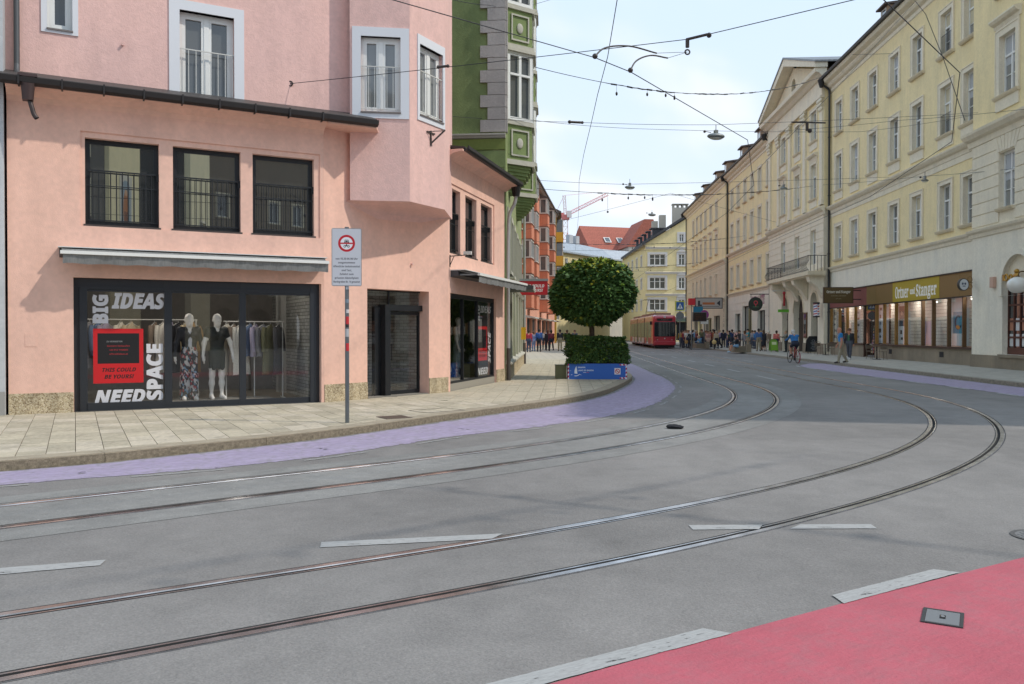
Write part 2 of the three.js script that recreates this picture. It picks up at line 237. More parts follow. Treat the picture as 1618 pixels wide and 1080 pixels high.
function clipTo(poly, quad) { // the piece of a polygon inside a convex quad (anticlockwise)
  let out = poly;
  for (let i = 0; i < quad.length && out.length; i++) {
    const a = quad[i], b = quad[(i + 1) % quad.length], side = (p) => (b[0] - a[0]) * (p[1] - a[1]) - (b[1] - a[1]) * (p[0] - a[0]); const inp = out; out = [];
    for (let k = 0; k < inp.length; k++) { const p = inp[k], q = inp[(k + 1) % inp.length], sp = side(p), sq = side(q); if (sp >= 0) out.push(p); if ((sp >= 0) !== (sq >= 0)) { const t = sp / (sp - sq); out.push([lerp(p[0], q[0], t), lerp(p[1], q[1], t)]); } }
  }
  return out;
}
const areaOf = (p) => { let a = 0; p.forEach((q, i) => { const r = p[(i + 1) % p.length]; a += q[0] * r[1] - q[1] * r[0]; }); return a / 2; };
{
  const face = inset(houseLine, -0.004).reverse(), region = [...inset(kerbLine, 0.324), ...face]; if (areaOf(region) < 0) region.reverse();
  const cut0 = [-2.9, 19.25], cdir = [0.83, -0.557];   // where the two layings meet, from the house to the kerb
  const sideCut = (p) => cdir[0] * (p[1] - cut0[1]) - cdir[1] * (p[0] - cut0[0]);
  const half = (keep) => { const out = []; region.forEach((p, i) => { const q = region[(i + 1) % region.length], a = sideCut(p) * keep, b = sideCut(q) * keep; if (a >= 0) out.push(p); if ((a >= 0) !== (b >= 0)) { const t = a / (a - b); out.push([lerp(p[0], q[0], t), lerp(p[1], q[1], t)]); } }); return out; };
  const list = [], r = rng(77);
  const lay = (reg, o, t, u0, u1, v0, v1, du, dv, alongV) => {
    const n = [-t[1], t[0]], P = (u, v) => [o[0] + t[0] * u + n[0] * v, o[1] + t[1] * u + n[1] * v], g = 0.0045;
    for (let iu = 0; u0 + iu * du < u1; iu++) { const sh = (iu % 2) * dv * 0.5 + (hash2(iu, 3, 8) - 0.5) * 0.24 * dv; let v = v0 + sh - dv; while (v < v1) { const L = dv * (0.82 + 0.36 * r()); const a = u0 + iu * du; const poly = clipTo(reg, [P(a + g, v + g), P(a + du - g, v + g), P(a + du - g, v + L - g), P(a + g, v + L - g)]); v += L; if (poly.length > 2) { const A = areaOf(poly); if (A > 0.012) list.push(poly); } } }
  };
  const tA = [0.885, 0.466];
  lay(half(sideCut([-8, 12]) > 0 ? 1 : -1), A0, tA, -1.2, 9.0, -8.2, 0.6, 0.325, 0.5);
  const tS = [1, -0.062]; const L2 = Math.hypot(...tS);
  lay(half(sideCut([1.5, 24]) > 0 ? 1 : -1), [0, 20], [tS[0] / L2, tS[1] / L2], -6, 6.2, -9, 27, 0.335, 0.5);
  const dist = (p) => { const a = p[0]; return Math.hypot(a[0], a[1]); };
  list.sort((a, b) => dist(a) - dist(b));
  const geo = (p) => prismY(p.filter((q, i) => { const n = p[(i + 1) % p.length]; return Math.hypot(q[0] - n[0], q[1] - n[1]) > 0.003; }), 0.09, 0.12 + (r() - 0.5) * 0.004);
  list.slice(0, 298).forEach((p) => obj('paving_slab', geo(p), slabMats[(r() * slabMats.length) | 0], walk));
  if (list.length > 298) { const m = obj('paving_slabs', list.slice(298).map(geo), slabMats[4], walk); m.userData.kind = 'stuff'; }
  obj('paving_beyond', sheet(clipTo(region, [[-40, 46.9], [60, 43.2], [60, 140], [-40, 140]]), 0.118), farPaving, walk);
  obj('paving_beyond', sheet(clipTo(region, [[-30, -30], [A0[0] - 1.2 * tA[0] + 0.466 * 20, A0[1] - 1.2 * tA[1] - 0.885 * 20], [A0[0] - 1.2 * tA[0] - 0.466 * 3, A0[1] - 1.2 * tA[1] + 0.885 * 3], [-40, 30]]), 0.118), farPaving, walk);
}
// ---- footway on the yellow side
const kerbR = [[60, 9.2], [22, 9.6], [15.6, 11], [14.5, 14], [15.1, 24.4], [16.35, 44], [18.0, 68], [19.6, 92], [22.3, 132]];
{
  const line = dense(kerbR, 120), back = inset(line, -0.3), far = [[40, 132], [60, 60]];
  const w = new THREE.Group(); w.name = 'footway_001'; taken.footway = 1; scene.add(w); struct(w, 'grey paved footway along the yellow house row with the shops', 'pavement');
  obj('paving', prismY([...back, ...far], -0.05, 0.12), M({ map: tex(512, 3, (u, v) => { const a = (u * 6) % 1, b = ((v + (Math.floor(u * 6) % 2) * 0.083) * 3) % 1, j = a < 0.02 || b < 0.012 ? 0.8 : 1; return sc(sR(166, 161, 150), j * (1 + 0.2 * (fbm(u, v, 12, 4, 44) - 0.5) + 0.1 * (hash2((u * 512) | 0, (v * 512) | 0, 5) - 0.5))); }), roughness: 0.9 }), w);
  obj('kerb', prismY([...line, ...inset(line, -0.297).reverse()], -0.05, 0.121), M({ map: tex(256, 1.4, (u, v) => sc(sR(138, 131, 118), 1 + 0.3 * (fbm(u, v, 14, 4, 3) - 0.5))), roughness: 0.9 }), w);
}
// ---- paint on the road
function paintTex(c, wear, seed, streak = 0.14) { // paint film with grit showing through; alpha breaks up towards the two long edges when ragged
  return tex(512, 1, (u, v) => { const f = fbm(u, v, 26, 4, seed), sp = hash2((u * 512) | 0, (v * 512) | 0, seed), big = fbm(u, v, 4, 4, seed + 5); const w = Math.min(wear * 2.2, 0.9) * sstep(0.45, 0.85, 0.55 * f + 0.25 * sp + 0.3 * big); const k = 1 + 0.12 * (big - 0.5) + 0.10 * (sp - 0.5) + streak * (nStreak(u * 2, v * 0.25) - 0.5); return mixc(sc(c, k), sc(sR(120, 118, 115), k), w); });
}
function wornAlpha(seed, edge, keep) { return tex(512, 1, (u, v) => { const e = Math.min(u, 1 - u), n = fbm(u, v, 24, 4, seed), b = fbm(u, v, 5, 3, seed + 3); return grey((e > edge * (0.2 + 1.3 * n)) && (0.6 * n + 0.4 * b < keep) ? 1 : 0); }, false); }
function lane(left, right, y, su, sv) { const n = left.length, pos = [], uv = []; let s = 0; const S = left.map((p, i) => i ? (s += Math.hypot(p[0] - left[i - 1][0], p[1] - left[i - 1][1])) : 0); for (let i = 0; i < n - 1; i++) { const a = left[i], b = right[i], c = left[i + 1], d = right[i + 1]; for (const [p, q, t] of [[a, 0, S[i]], [b, 1, S[i]], [c, 0, S[i + 1]], [c, 0, S[i + 1]], [b, 1, S[i]], [d, 1, S[i + 1]]]) { pos.push(p[0], y, -p[1]); uv.push(q * su, t * sv); } } const g = new THREE.BufferGeometry(); g.setAttribute('position', new THREE.Float32BufferAttribute(pos, 3)); g.setAttribute('uv', new THREE.Float32BufferAttribute(uv, 2)); g.computeVertexNormals(); const nn = g.attributes.normal; if (nn.getY(0) < 0) { const pp = g.attributes.position.array, uu = g.attributes.uv.array; for (let i = 0; i < pp.length; i += 9) for (let k = 0; k < 3; k++) [pp[i + 3 + k], pp[i + 6 + k]] = [pp[i + 6 + k], pp[i + 3 + k]]; for (let i = 0; i < uu.length; i += 6) for (let k = 0; k < 2; k++) [uu[i + 2 + k], uu[i + 4 + k]] = [uu[i + 4 + k], uu[i + 2 + k]]; g.computeVertexNormals(); } g.userData.keepUV = true; return g; }
const purple = paintTex(sR(160, 147, 171), 0.3, 3), red = paintTex(sR(178, 86, 97), 0.1, 8, 0.04), whiteWorn = paintTex(sR(166, 165, 162), 0.28, 12);
const rep = (t, a, b) => { const c = t.clone(); c.repeat.set(a, b); c.needsUpdate = true; return c; };
const purpleMat = M({ map: rep(purple, 0.8, 0.8), bumpMap: asphaltBump, bumpScale: 0.002, roughness: 0.85, alphaMap: rep(wornAlpha(4, 0.08, 0.76), 1, 0.35), alphaTest: 0.5 });
{
  const keys = [[-12, 3.0], ...[[0, 768], [180, 754], [360, 740], [545, 718], [725, 690], [860, 675], [960, 660], [1030, 643], [1064, 624], [1072, 612], [1064, 604], [1049, 595], [1034, 589], [1007, 577], [991, 571]].map(([a, b]) => G(a, b)), [7.9, 70], [10.6, 115]];
  const outer = dense(keys, 150), K = kerbLine.map((p) => V3(p[0], 0, p[1])), curveK = new THREE.CatmullRomCurve3(K.slice(8));
  const kp = curveK.getSpacedPoints(1200), inn = outer.map((p) => { let best = null, bd = 1e9; for (const q of kp) { const d = Math.hypot(q.x - p[0], q.z - p[1]); if (d < bd) { bd = d; best = q; } } const L = bd || 1; return [best.x + (p[0] - best.x) / L * 0.004, best.z + (p[1] - best.z) / L * 0.004]; });
  const ln = obj('purple_lane', lane(inn, outer, 0.004, 1, 1), purpleMat, scene, true); struct(ln, 'worn lilac painted lane along the kerb of the pink house', 'lane');
  // broken white edge line of the lane
  const dashMat = M({ map: rep(whiteWorn, 1, 1), roughness: 0.8, alphaMap: rep(wornAlpha(9, 0.16, 0.53), 1, 1.1), alphaTest: 0.5 });
  let s = 0, i = 0; const C = new THREE.CatmullRomCurve3(outer.map((p) => V3(p[0], 0, p[1]))), N = Math.floor(C.getLength()); const dashes = [];
  for (let d = 2; d < Math.min(N, 62); d += 2.0) { const a = [], b = []; for (let k = 0; k <= 4; k++) { const t = (d + k * 0.25) / C.getLength(), p = C.getPointAt(t), q = C.getTangentAt(t); a.push([p.x - q.z * -0.03, p.z + q.x * -0.03]); b.push([p.x + q.z * 0.11, p.z - q.x * 0.11]); } const m = obj('dash', lane(a, b, 0.008, 1, 1), dashMat, ln, true); dashes.push(m); }
}
{
  const outerKeys = [[12.35, 9.5], [12.65, 16], [13.0, 25], [13.1, 31], [13.25, 34.5], [13.75, 40], [15.4, 43.2]], o = dense(outerKeys, 60), l = dense(kerbR.slice(3), 300);
  const kr = o.map((p) => { let best = l[0]; for (const q of l) if (Math.abs(q[1] - p[1]) < Math.abs(best[1] - p[1])) best = q; return [best[0] - 0.004, best[1]]; });
  const ln = struct(obj('purple_lane', lane(o, kr, 0.004, 1, 1), purpleMat, scene, true), 'lilac painted lane along the kerb of the yellow shop row', 'lane');
  const wm = M({ map: rep(whiteWorn, 1, 1), roughness: 0.8 });
  const C = new THREE.CatmullRomCurve3(o.map((p) => V3(p[0], 0, p[1]))); for (let d = 1; d < C.getLength() - 2; d += 2.6) { const a = [], b = []; for (let k = 0; k <= 3; k++) { const t = (d + k * 0.42) / C.getLength(), p = C.getPointAt(t); a.push([p.x - 0.06, p.z]); b.push([p.x + 0.09, p.z]); } obj('dash', lane(a, b, 0.008, 1, 1), wm, ln, true); }
}
const lineMat = M({ map: rep(whiteWorn, 1.2, 1.2), roughness: 0.8, alphaMap: rep(wornAlpha(19, 0.05, 0.70), 1, 0.8), alphaTest: 0.5 });
const quadLane = (a, b, c, d, y) => lane([G(...a), G(...b)], [G(...d), G(...c)], y, 1, 1);
[[[-60, 902], [168, 884.5], [158, 894], [-60, 914]], [[508, 856.5], [796, 842.8], [776, 852], [506, 865.5]], [[1087, 829.5], [1205, 829], [1199, 836.5], [1095, 837.5]], [[1265, 828.5], [1375, 828], [1386, 835.5], [1247, 836]]].forEach((q, i) => struct(obj('centre_dash', quadLane(...q, 0.005), lineMat, scene, true), ['white dash in front of the boutique window', 'white dash beside the middle of the road before the outer rail', 'short white dash inside the outermost rail', 'short white dash outside the outermost rail'][i], 'road marking'));
{ const f = (z) => 9.42 + 0.062 * (z - 35); for (const z of [28.3, 34, 39.8, 45.6, 53, 59.5, 66, 73]) struct(obj('lane_dash', lane([[f(z) - 0.07, z], [f(z + 2.8) - 0.07, z + 2.8]], [[f(z) + 0.07, z], [f(z + 2.8) + 0.07, z + 2.8]], 0.005, 1, 1), lineMat, scene, true), 'white lane dash between the two tram tracks', 'road marking').userData.group = 'dashes between the tracks'; 
  const g2 = (z) => 13.6 + 0.062 * (z - 50); for (const z of [46, 52, 58, 64, 70]) struct(obj('lane_dash', lane([[g2(z) - 0.06, z], [g2(z + 2.4) - 0.06, z + 2.4]], [[g2(z) + 0.06, z], [g2(z + 2.4) + 0.06, z + 2.4]], 0.005, 1, 1), lineMat, scene, true), 'white lane dash between outer track and the yellow row kerb', 'road marking').userData.group = 'dashes beside the outer track'; }
{ // red lane at the near edge, with its broken white border
  const q0 = [0.207, 3.82], d = [0.8505, 0.526], n = [0.526, -0.8505], P = (s, o) => [q0[0] + d[0] * s + n[0] * o, q0[1] + d[1] * s + n[1] * o];
  const l = [], r = []; for (let s = -6; s <= 14; s += 0.5) { l.push(P(s, -0.02 * Math.sin(s))); r.push(P(s, 3.2)); }
  const rl = struct(obj('red_lane', lane(l, r, 0.004, 3.2, 1), M({ map: rep(red, 0.7, 0.7), bumpMap: rep(tex(512, 1, (u, v) => grey(0.6 * fbm(u, v * 0.35, 60, 3, 7) + 0.4 * fbm(u, v, 100, 2, 9)), false), 0.8, 0.8), bumpScale: 0.006, roughness: 0.8 }), scene, true), 'red painted lane with rough coating at the road edge', 'lane');
  for (const [a, b] of [[-1.2, 1.15], [2.08, 3.3], [4.35, 5.7], [6.8, 8.2]]) obj('border_dash', lane([P(a + 0.08, -0.15), P(b - 0.08, -0.15)], [P(a, 0.0), P(b, 0.0)], 0.008, 1, 1), lineMat, rl, true);
  const lidC = G(1489, 977), lid = thing('access_lid', 'small rectangular steel lid with lifting slot set in the red lane', 'lid', V3(lidC[0], 0.005, -lidC[1]), Math.atan2(0.526, 0.8505) + 0.5);
  obj('lid_frame', ringFrame(0.27, 0.21, 0.018, 0.006, 0, 0, -0.105).map((g) => g.rotateX(-Math.PI / 2)), plain(70, 70, 70, 0.6, 0.5), lid);
  obj('lid_plate', [bx(0.23, 0.004, 0.17, 0, 0.003, 0)], plain(132, 133, 134, 0.55, 0.5), lid); obj('lifting_slot', [bx(0.06, 0.003, 0.03, 0, 0.006, 0)], plain(28, 28, 28, 0.9), lid); obj('pin', [cyl(0.01, 0.01, 0.006, 0, 0.005, 0)], plain(190, 190, 190, 0.4, 0.7), lid);
}
// iron covers in road and footway
function manhole(x, z, y, r, label) { const m = thing('manhole_cover', label, 'manhole', V3(x, y, -z)); obj('ring', new THREE.RingGeometry(r * 0.86, r, 40).rotateX(-Math.PI / 2).translate(0, 0.003, 0), plain(92, 90, 88, 0.7, 0.3), m); const g = [cyl(r * 0.85, r * 0.85, 0.003, 0, 0, 0, 40)]; for (let i = -3; i <= 3; i++) for (let k = -3; k <= 3; k++) if (Math.hypot(i, k) < 3.4) g.push(bx(r * 0.13, 0.004, r * 0.13, i * r * 0.22, 0.004, k * r * 0.22)); obj('plate', g, plain(112, 111, 110, 0.85, 0.0), m); return m; }
{ const c = G(1648, 848); manhole(c[0], c[1], 0.004, 0.23, 'round iron manhole cover by the border of the red lane'); }
{
  const c = G(623, 659, 0.12), g = thing('drain_grate', 'rusty square iron grate in the paving beside the sign post', 'grate', V3(c[0], 0.122, -c[1]), 0.55); const bars = []; for (let i = -5; i <= 5; i++) { bars.push(bx(0.028, 0.006, 0.62, i * 0.055, 0.003, 0)); bars.push(bx(0.62, 0.005, 0.02, 0, 0.003, i * 0.055)); }
  g.scale.set(0.72, 1, 0.72); obj('grate_bars', bars, plain(112, 96, 84, 0.7, 0.4), g); obj('grate_pit', [bx(0.6, 0.001, 0.6, 0, 0, 0)], plain(30, 28, 26, 0.95), g); obj('grate_rim', ringFrame(0.68, 0.68, 0.03, 0.006, 0, 0, -0.34).map((q) => q.rotateX(-Math.PI / 2)), plain(104, 92, 84, 0.7, 0.4), g);
  const e = G(690, 648, 0.12), lid = thing('footway_lid', 'flat slab-filled access lid with thin steel rim near the glass entrance', 'lid', V3(e[0], 0.121, -e[1]), 0.7); obj('lid_rim', ringFrame(0.9, 0.62, 0.015, 0.004, 0, 0, -0.31).map((q) => q.rotateX(-Math.PI / 2)), plain(90, 84, 76, 0.7, 0.3), lid);
}
{ // a crumpled dark cloth lying between the inner rails
  const c = G(1067, 677), r = rng(5), pts = []; const g = new THREE.SphereGeometry(0.2, 26, 16); const p = g.attributes.position; for (let i = 0; i < p.count; i++) { const x = p.getX(i), y = p.getY(i), z = p.getZ(i), f = 0.6 + 0.8 * fbm3(x * 9 + 5, y * 9 + 5, z * 9 + 5, 3, 3); p.setXYZ(i, x * f * 1.15, Math.max(0.001, (y * 0.28 * f + 0.03 + 0.05 * (fbm3(x * 14, 2, z * 14, 2, 8) - 0.4))), z * f * 0.75); } g.computeVertexNormals();
  tag(obj('dropped_cloth', g.scale(0.62, 0.8, 0.62), plain(34, 34, 38, 0.95)), 'crumpled black cloth dropped on the asphalt between the tram rails', 'cloth').position.set(c[0], 0.004, -c[1]);
}
// ================================================================ PINK CORNER HOUSE
const FA = frame(A0, AB), FB = frame(AB, BC), FC = frame(BC, CD);
const U = (F, px, py = 540, w = 0) => wp(F, px, py, w)[0], VV = (F, px, py, w = 0) => wp(F, px, py, w)[1];
const pinkLow = stucco(sR(230, 186, 167), 1, 0.0025, 3, bumpFine), pinkUp = stucco(sR(226, 186, 176), 1.2, 0.006, 8), pinkTrim = stucco(sR(231, 188, 169), 0.5, 0.002, 13, bumpFine);
const conglomerate = M({ roughness: 0.95, bumpMap: tex(256, 0.5, (u, v) => grey(0.4 * fbm(u, v, 30, 3, 4) + 0.6 * fbm(u, v, 70, 2, 14)), false), bumpScale: 0.01, map: tex(512, 0.9, (u, v) => { const n = fbm(u, v, 60, 3, 6), p = nBig(u, v), h = hash2((u * 512) | 0, (v * 512) | 0, 3); let c = mixc(sR(186, 170, 140), sR(150, 132, 102), sstep(0.45, 0.7, nMid(u, v))); c = mixc(c, sR(104, 84, 64), sstep(0.66, 0.74, n)); c = mixc(c, sR(214, 202, 176), sstep(0.64, 0.72, fbm(u + 0.2, v, 80, 2, 41))); return sc(c, 0.86 + 0.26 * p + 0.14 * (h - 0.5)); }) });
const pink = thing('corner_house', 'pink plastered corner house with boutique windows, long awning and angular oriel', 'building', V3(A0[0], 0, -A0[1]));
// --- windows with thin black frames and bar railings
function blackWindow(w, h, bars, railTop, midRail) {
  const g = new THREE.Group(); g.name = 'window';
  obj('frame', [ringFrame(w, h, 0.065, 0.07, -0.2), ringFrame(w - 0.13, h - 0.13, 0.022, 0.05, -0.19, 0, 0.065)].flat(), mat.black, g);
  obj('pane', box(-w / 2 + 0.08, w / 2 - 0.08, 0.08, h - 0.08, -0.18, -0.172), mat.glassCoat, g);
  const r = [box(-w / 2 + 0.01, w / 2 - 0.01, railTop - 0.012, railTop + 0.012, -0.075, -0.05), box(-w / 2 + 0.01, w / 2 - 0.01, 0.085, 0.105, -0.07, -0.055)]; if (midRail) r.push(box(-w / 2 + 0.01, w / 2 - 0.01, railTop - 0.29, railTop - 0.275, -0.07, -0.055));
  for (let i = 0; i <= bars; i++) { const x = -w / 2 + 0.03 + (w - 0.06) * i / bars; r.push(bx(0.012, railTop - 0.09, 0.012, x, (railTop + 0.09) / 2, -0.0625)); }
  for (const s of [-1, 1]) r.push(box(s * (w / 2 - 0.02) - 0.02, s * (w / 2 - 0.02) + 0.02, railTop - 0.12, railTop + 0.02, -0.13, -0.05));
  obj('railing', r, mat.black, g); obj('sill', box(-w / 2 - 0.03, w / 2 + 0.03, -0.035, 0.0, -0.2, 0.03), plain(74, 66, 62, 0.6, 0.3), g); return g;
}
const WV = [3.67, 5.31];
function windowRow(F, spans, panel) {
  const u = spans.map(([a, b]) => [U(F, a, 300), U(F, b, 300)]), pn = [U(F, panel[0], 300), U(F, panel[1], 300), WV[0] - 0.035, WV[1] + 0.11];
  part(pink, F, 'recessed_panel', slab(rectPts(pn[0], pn[1], pn[2], pn[3]), u.map(([a, b]) => rectPts(a, b, WV[0], WV[1])), 0.3, -0.03), pinkTrim);
  for (const [a, b] of u) { const g = blackWindow(b - a, WV[1] - WV[0], Math.round((b - a) / 0.105), 1.04, b - a > 0.8); g.position.copy(F.at((a + b) / 2, WV[0], -0.03)).sub(pink.position); g.rotation.y = F.ang; pink.add(g); }
  return pn;
}
const pnA = windowRow(FA, [[135, 252], [274, 381], [400, 497]], [128, 506]), pnC = windowRow(FC, [[712, 729], [737, 754.5], [761.5, 778.5]], [710.5, 781]);
const shopA = [U(FA, 117), U(FA, 508), 0, 2.66], shopC = [U(FC, 711.5), U(FC, 784), 0, 2.63], doorB = [U(FB, 580.5), U(FB, 678), 0, 2.62];
const TOPL = 6.05;
part(pink, FA, 'ground_floor_wall', slab(rectPts(0, FA.len, 0.06, TOPL), [rectPts(...pnA), rectPts(shopA[0], shopA[1], 0.10, shopA[3])], 0.35), pinkLow);
part(pink, FB, 'ground_floor_wall', slab(rectPts(0.002, FB.len - 0.002, 0.06, TOPL), [rectPts(doorB[0], doorB[1], 0.10, doorB[3])], 0.35), pinkLow);
part(pink, FC, 'ground_floor_wall', slab(rectPts(0.0, FC.len, 0.06, 6.2), [rectPts(...pnC), rectPts(shopC[0], shopC[1], 0.10, shopC[3])], 0.35), pinkLow);
for (const [F, a, b] of [[FA, 0, shopA[0] - 0.005], [FA, shopA[1] + 0.005, FA.len - 0.012], [FB, 0.012, doorB[0] - 0.004], [FB, doorB[1] + 0.004, FB.len - 0.012], [FC, shopC[1] + 0.01, FC.len]]) if (b - a > 0.05) part(pink, F, 'plinth_stone', slab(rectPts(a, b, 0.06, 0.5), [], 0.3, 0.022), conglomerate);
// --- boutique window
const frameMat = plain(52, 55, 60, 0.42, 0.35);
{
  const [u0, u1, , v1] = shopA, g = group(pink, FA, 'shop_window', 0, 0), fr = [], W = -0.16;
  const posts = [[u0, U(FA, 137)], [U(FA, 261.5), U(FA, 273.5)], [U(FA, 381), U(FA, 391)], [U(FA, 494), u1]];
  posts.forEach(([a, b], i) => fr.push(box(a, b, 0.12, v1, W - 0.09, W + (i === 0 ? 0 : 0.02))));
  fr.push(box(posts[0][0] + 0.1, posts[0][1] + 0.02, 0.12, v1 - 0.2, W, W + 0.045)); fr.push(box(posts[3][0] - 0.02, posts[3][1] - 0.08, 0.12, v1 - 0.2, W, W + 0.05));
  fr.push(box(u0, u1, v1 - 0.17, v1 - 0.002, W - 0.085, W + 0.012)); fr.push(box(u0 + 0.12, u1 - 0.1, v1 - 0.21, v1 - 0.15, W - 0.08, W + 0.035));
  posts.slice(0, 3).forEach(([, b], i) => { const c = posts[i + 1][0]; fr.push(box(b, c, 0.12, i ? 0.235 : 0.27, W - 0.08, W + (i ? 0.01 : 0.045))); fr.push(box(b, c, 2.41, v1 - 0.16, W - 0.07, W + 0.008)); });
  obj('frame', fr, frameMat, g);
  posts.slice(0, 3).forEach(([, b], i) => obj('pane', box(b - 0.01, posts[i + 1][0] + 0.01, 0.22, 2.43, W - 0.045, W - 0.04), mat.pane, g));
  obj('threshold', box(u0, u1, 0.06, 0.125, -0.35, -0.1), plain(80, 78, 76, 0.8), g);
  // film letters and the red poster on the first pane
  const a0 = posts[0][1], a1 = posts[1][0], b0 = 0.27, b1 = 2.41, cw = 1024, ch = Math.round(1024 * (b1 - b0) / (a1 - a0)), K = cw / (a1 - a0);
  const pt = (px, py) => { const q = wp(FA, px, py, W); return [(q[0] - a0) * K, ch - (q[1] - b0) * K]; };
  const word = (x, s, [cx, cy], hPx, wPx, rot, weight = '900', italic = true) => { x.save(); x.translate(cx, cy); x.rotate(rot); x.font = `${italic ? 'italic ' : ''}${weight} ${Math.round(hPx * 1.38)}px sans-serif`; x.textAlign = 'center'; x.textBaseline = 'alphabetic'; const mw = x.measureText(s).width; x.scale(wPx / mw, 1); x.fillText(s, 0, hPx / 2); x.lineWidth = hPx * 0.05; x.strokeStyle = x.fillStyle; x.strokeText(s, 0, hPx / 2); x.restore(); };
  const d = (p, q) => Math.hypot(p[0] - q[0], p[1] - q[1]);
  const film = print(cw, ch, (x) => {
    x.clearRect(0, 0, cw, ch); x.fillStyle = '#cfcdd0';
    word(x, 'BIG', pt(159, 488), d(pt(148, 488), pt(171, 488)), d(pt(159, 512), pt(159, 464)), -Math.PI / 2, '900', false);
    word(x, 'IDEAS', pt(218, 475), d(pt(218, 463), pt(218, 486)), d(pt(177, 475), pt(258, 475)), 0);
    word(x, 'SPACE', pt(245, 587), d(pt(233, 587), pt(257, 587)), d(pt(245, 632), pt(245, 542)), -Math.PI / 2, '900', false);
    word(x, 'NEED', pt(188.5, 626), d(pt(188, 616), pt(188, 636)), d(pt(148, 626), pt(228, 626)), 0);
  });
  const filmMat = new THREE.MeshStandardMaterial({ map: film, transparent: true, alphaTest: 0.5, roughness: 0.7, side: THREE.DoubleSide });
  obj('film_lettering', card(a1 - a0, b1 - b0, (a0 + a1) / 2, b0, W - 0.036), filmMat, g, true);
  const [p0] = [wp(FA, 148, 606, W)], p1 = wp(FA, 227, 519, W), pw = p1[0] - p0[0], ph = p1[1] - p0[1];
  const poster = print(512, Math.round(512 * ph / pw), (x, w, h) => { x.fillStyle = '#c4161c'; x.fillRect(0, 0, w, h); x.fillStyle = '#141214'; x.fillRect(w * 0.085, h * 0.085, w * 0.83, h * 0.555); x.fillStyle = '#1c1214'; x.textAlign = 'center'; x.font = `italic 900 ${w * 0.118}px sans-serif`; x.fillText('THIS COULD', w / 2, h * 0.79); x.fillText('BE YOURS!', w / 2, h * 0.915); x.fillStyle = '#a8242a'; x.font = `600 ${w * 0.05}px sans-serif`; ['Gestern Verkaufen', '+43 512 1160003', 'office@ideas.at'].forEach((s, i) => x.fillText(s, w * 0.5, h * (0.33 + i * 0.075))); x.fillStyle = '#888'; x.font = `600 ${w * 0.045}px sans-serif`; x.fillText('ZU VERMIETEN', w * 0.42, h * 0.25); });
  obj('poster', card(pw, ph, (p0[0] + p1[0]) / 2, p0[1], W - 0.034), printMat(poster, 0.5), g, true);
}
// --- room behind the boutique window
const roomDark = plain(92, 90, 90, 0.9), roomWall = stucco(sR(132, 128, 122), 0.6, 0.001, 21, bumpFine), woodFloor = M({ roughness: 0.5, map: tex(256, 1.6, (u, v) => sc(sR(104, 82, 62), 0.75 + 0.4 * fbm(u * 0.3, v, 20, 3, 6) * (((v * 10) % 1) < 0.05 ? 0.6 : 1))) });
const brickWhite = M({ roughness: 0.8, bumpMap: tex(512, 1.0, (u, v) => { const r = v * 13, o = Math.floor(r) % 2 * 0.5, c = ((u * 4 + o) % 1), j = (r % 1) < 0.14 || c < 0.05; return grey(j ? 0.1 : 0.8 + 0.2 * fbm(u, v, 40, 2, 3)); }, false), bumpScale: 0.012, map: tex(512, 1.0, (u, v) => { const r = v * 13, o = Math.floor(r) % 2 * 0.5, c = ((u * 4 + o) % 1), j = (r % 1) < 0.14 || c < 0.05; return j ? sR(92, 92, 88) : sc(sR(150, 150, 144), 0.9 + 0.2 * hash2(Math.floor(u * 4 + o), Math.floor(r), 4)); }) });
part(pink, FA, 'shop_floor', box(0.05, FA.len - 0.05, 0.02, 0.15, -4.6, -0.36), woodFloor);
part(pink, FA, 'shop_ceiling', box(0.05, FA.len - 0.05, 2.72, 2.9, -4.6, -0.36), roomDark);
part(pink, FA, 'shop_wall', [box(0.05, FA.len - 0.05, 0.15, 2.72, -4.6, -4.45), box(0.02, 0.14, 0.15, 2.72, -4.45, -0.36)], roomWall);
part(pink, FA, 'shop_brick_wall', box(FA.len - 0.16, FA.len - 0.04, 0.15, 2.72, -4.45, -0.36), brickWhite);
part(pink, FA, 'display_step', box(0.2, 4.9, 0.15, 0.2, -1.5, -0.38), plain(120, 116, 110, 0.7));
for (const u of [1.2, 2.7, 4.2]) { const g = group(pink, FA, 'ceiling_spot', u, 2.72, -1.2); obj('housing', cyl(0.05, 0.06, 0.1, 0, -0.1, 0, 12), mat.blackSoft, g); obj('bulb', ball(0.04, 0, -0.13, 0, 12), new THREE.MeshStandardMaterial({ color: 0xffffff, emissive: new THREE.Color(1, 0.95, 0.86), emissiveIntensity: 3 }), g); const pl = new THREE.PointLight(new THREE.Color(1, 0.95, 0.87), 1.1, 0, 2); pl.castShadow = true; pl.position.set(0, -0.13, 0); g.add(pl); }
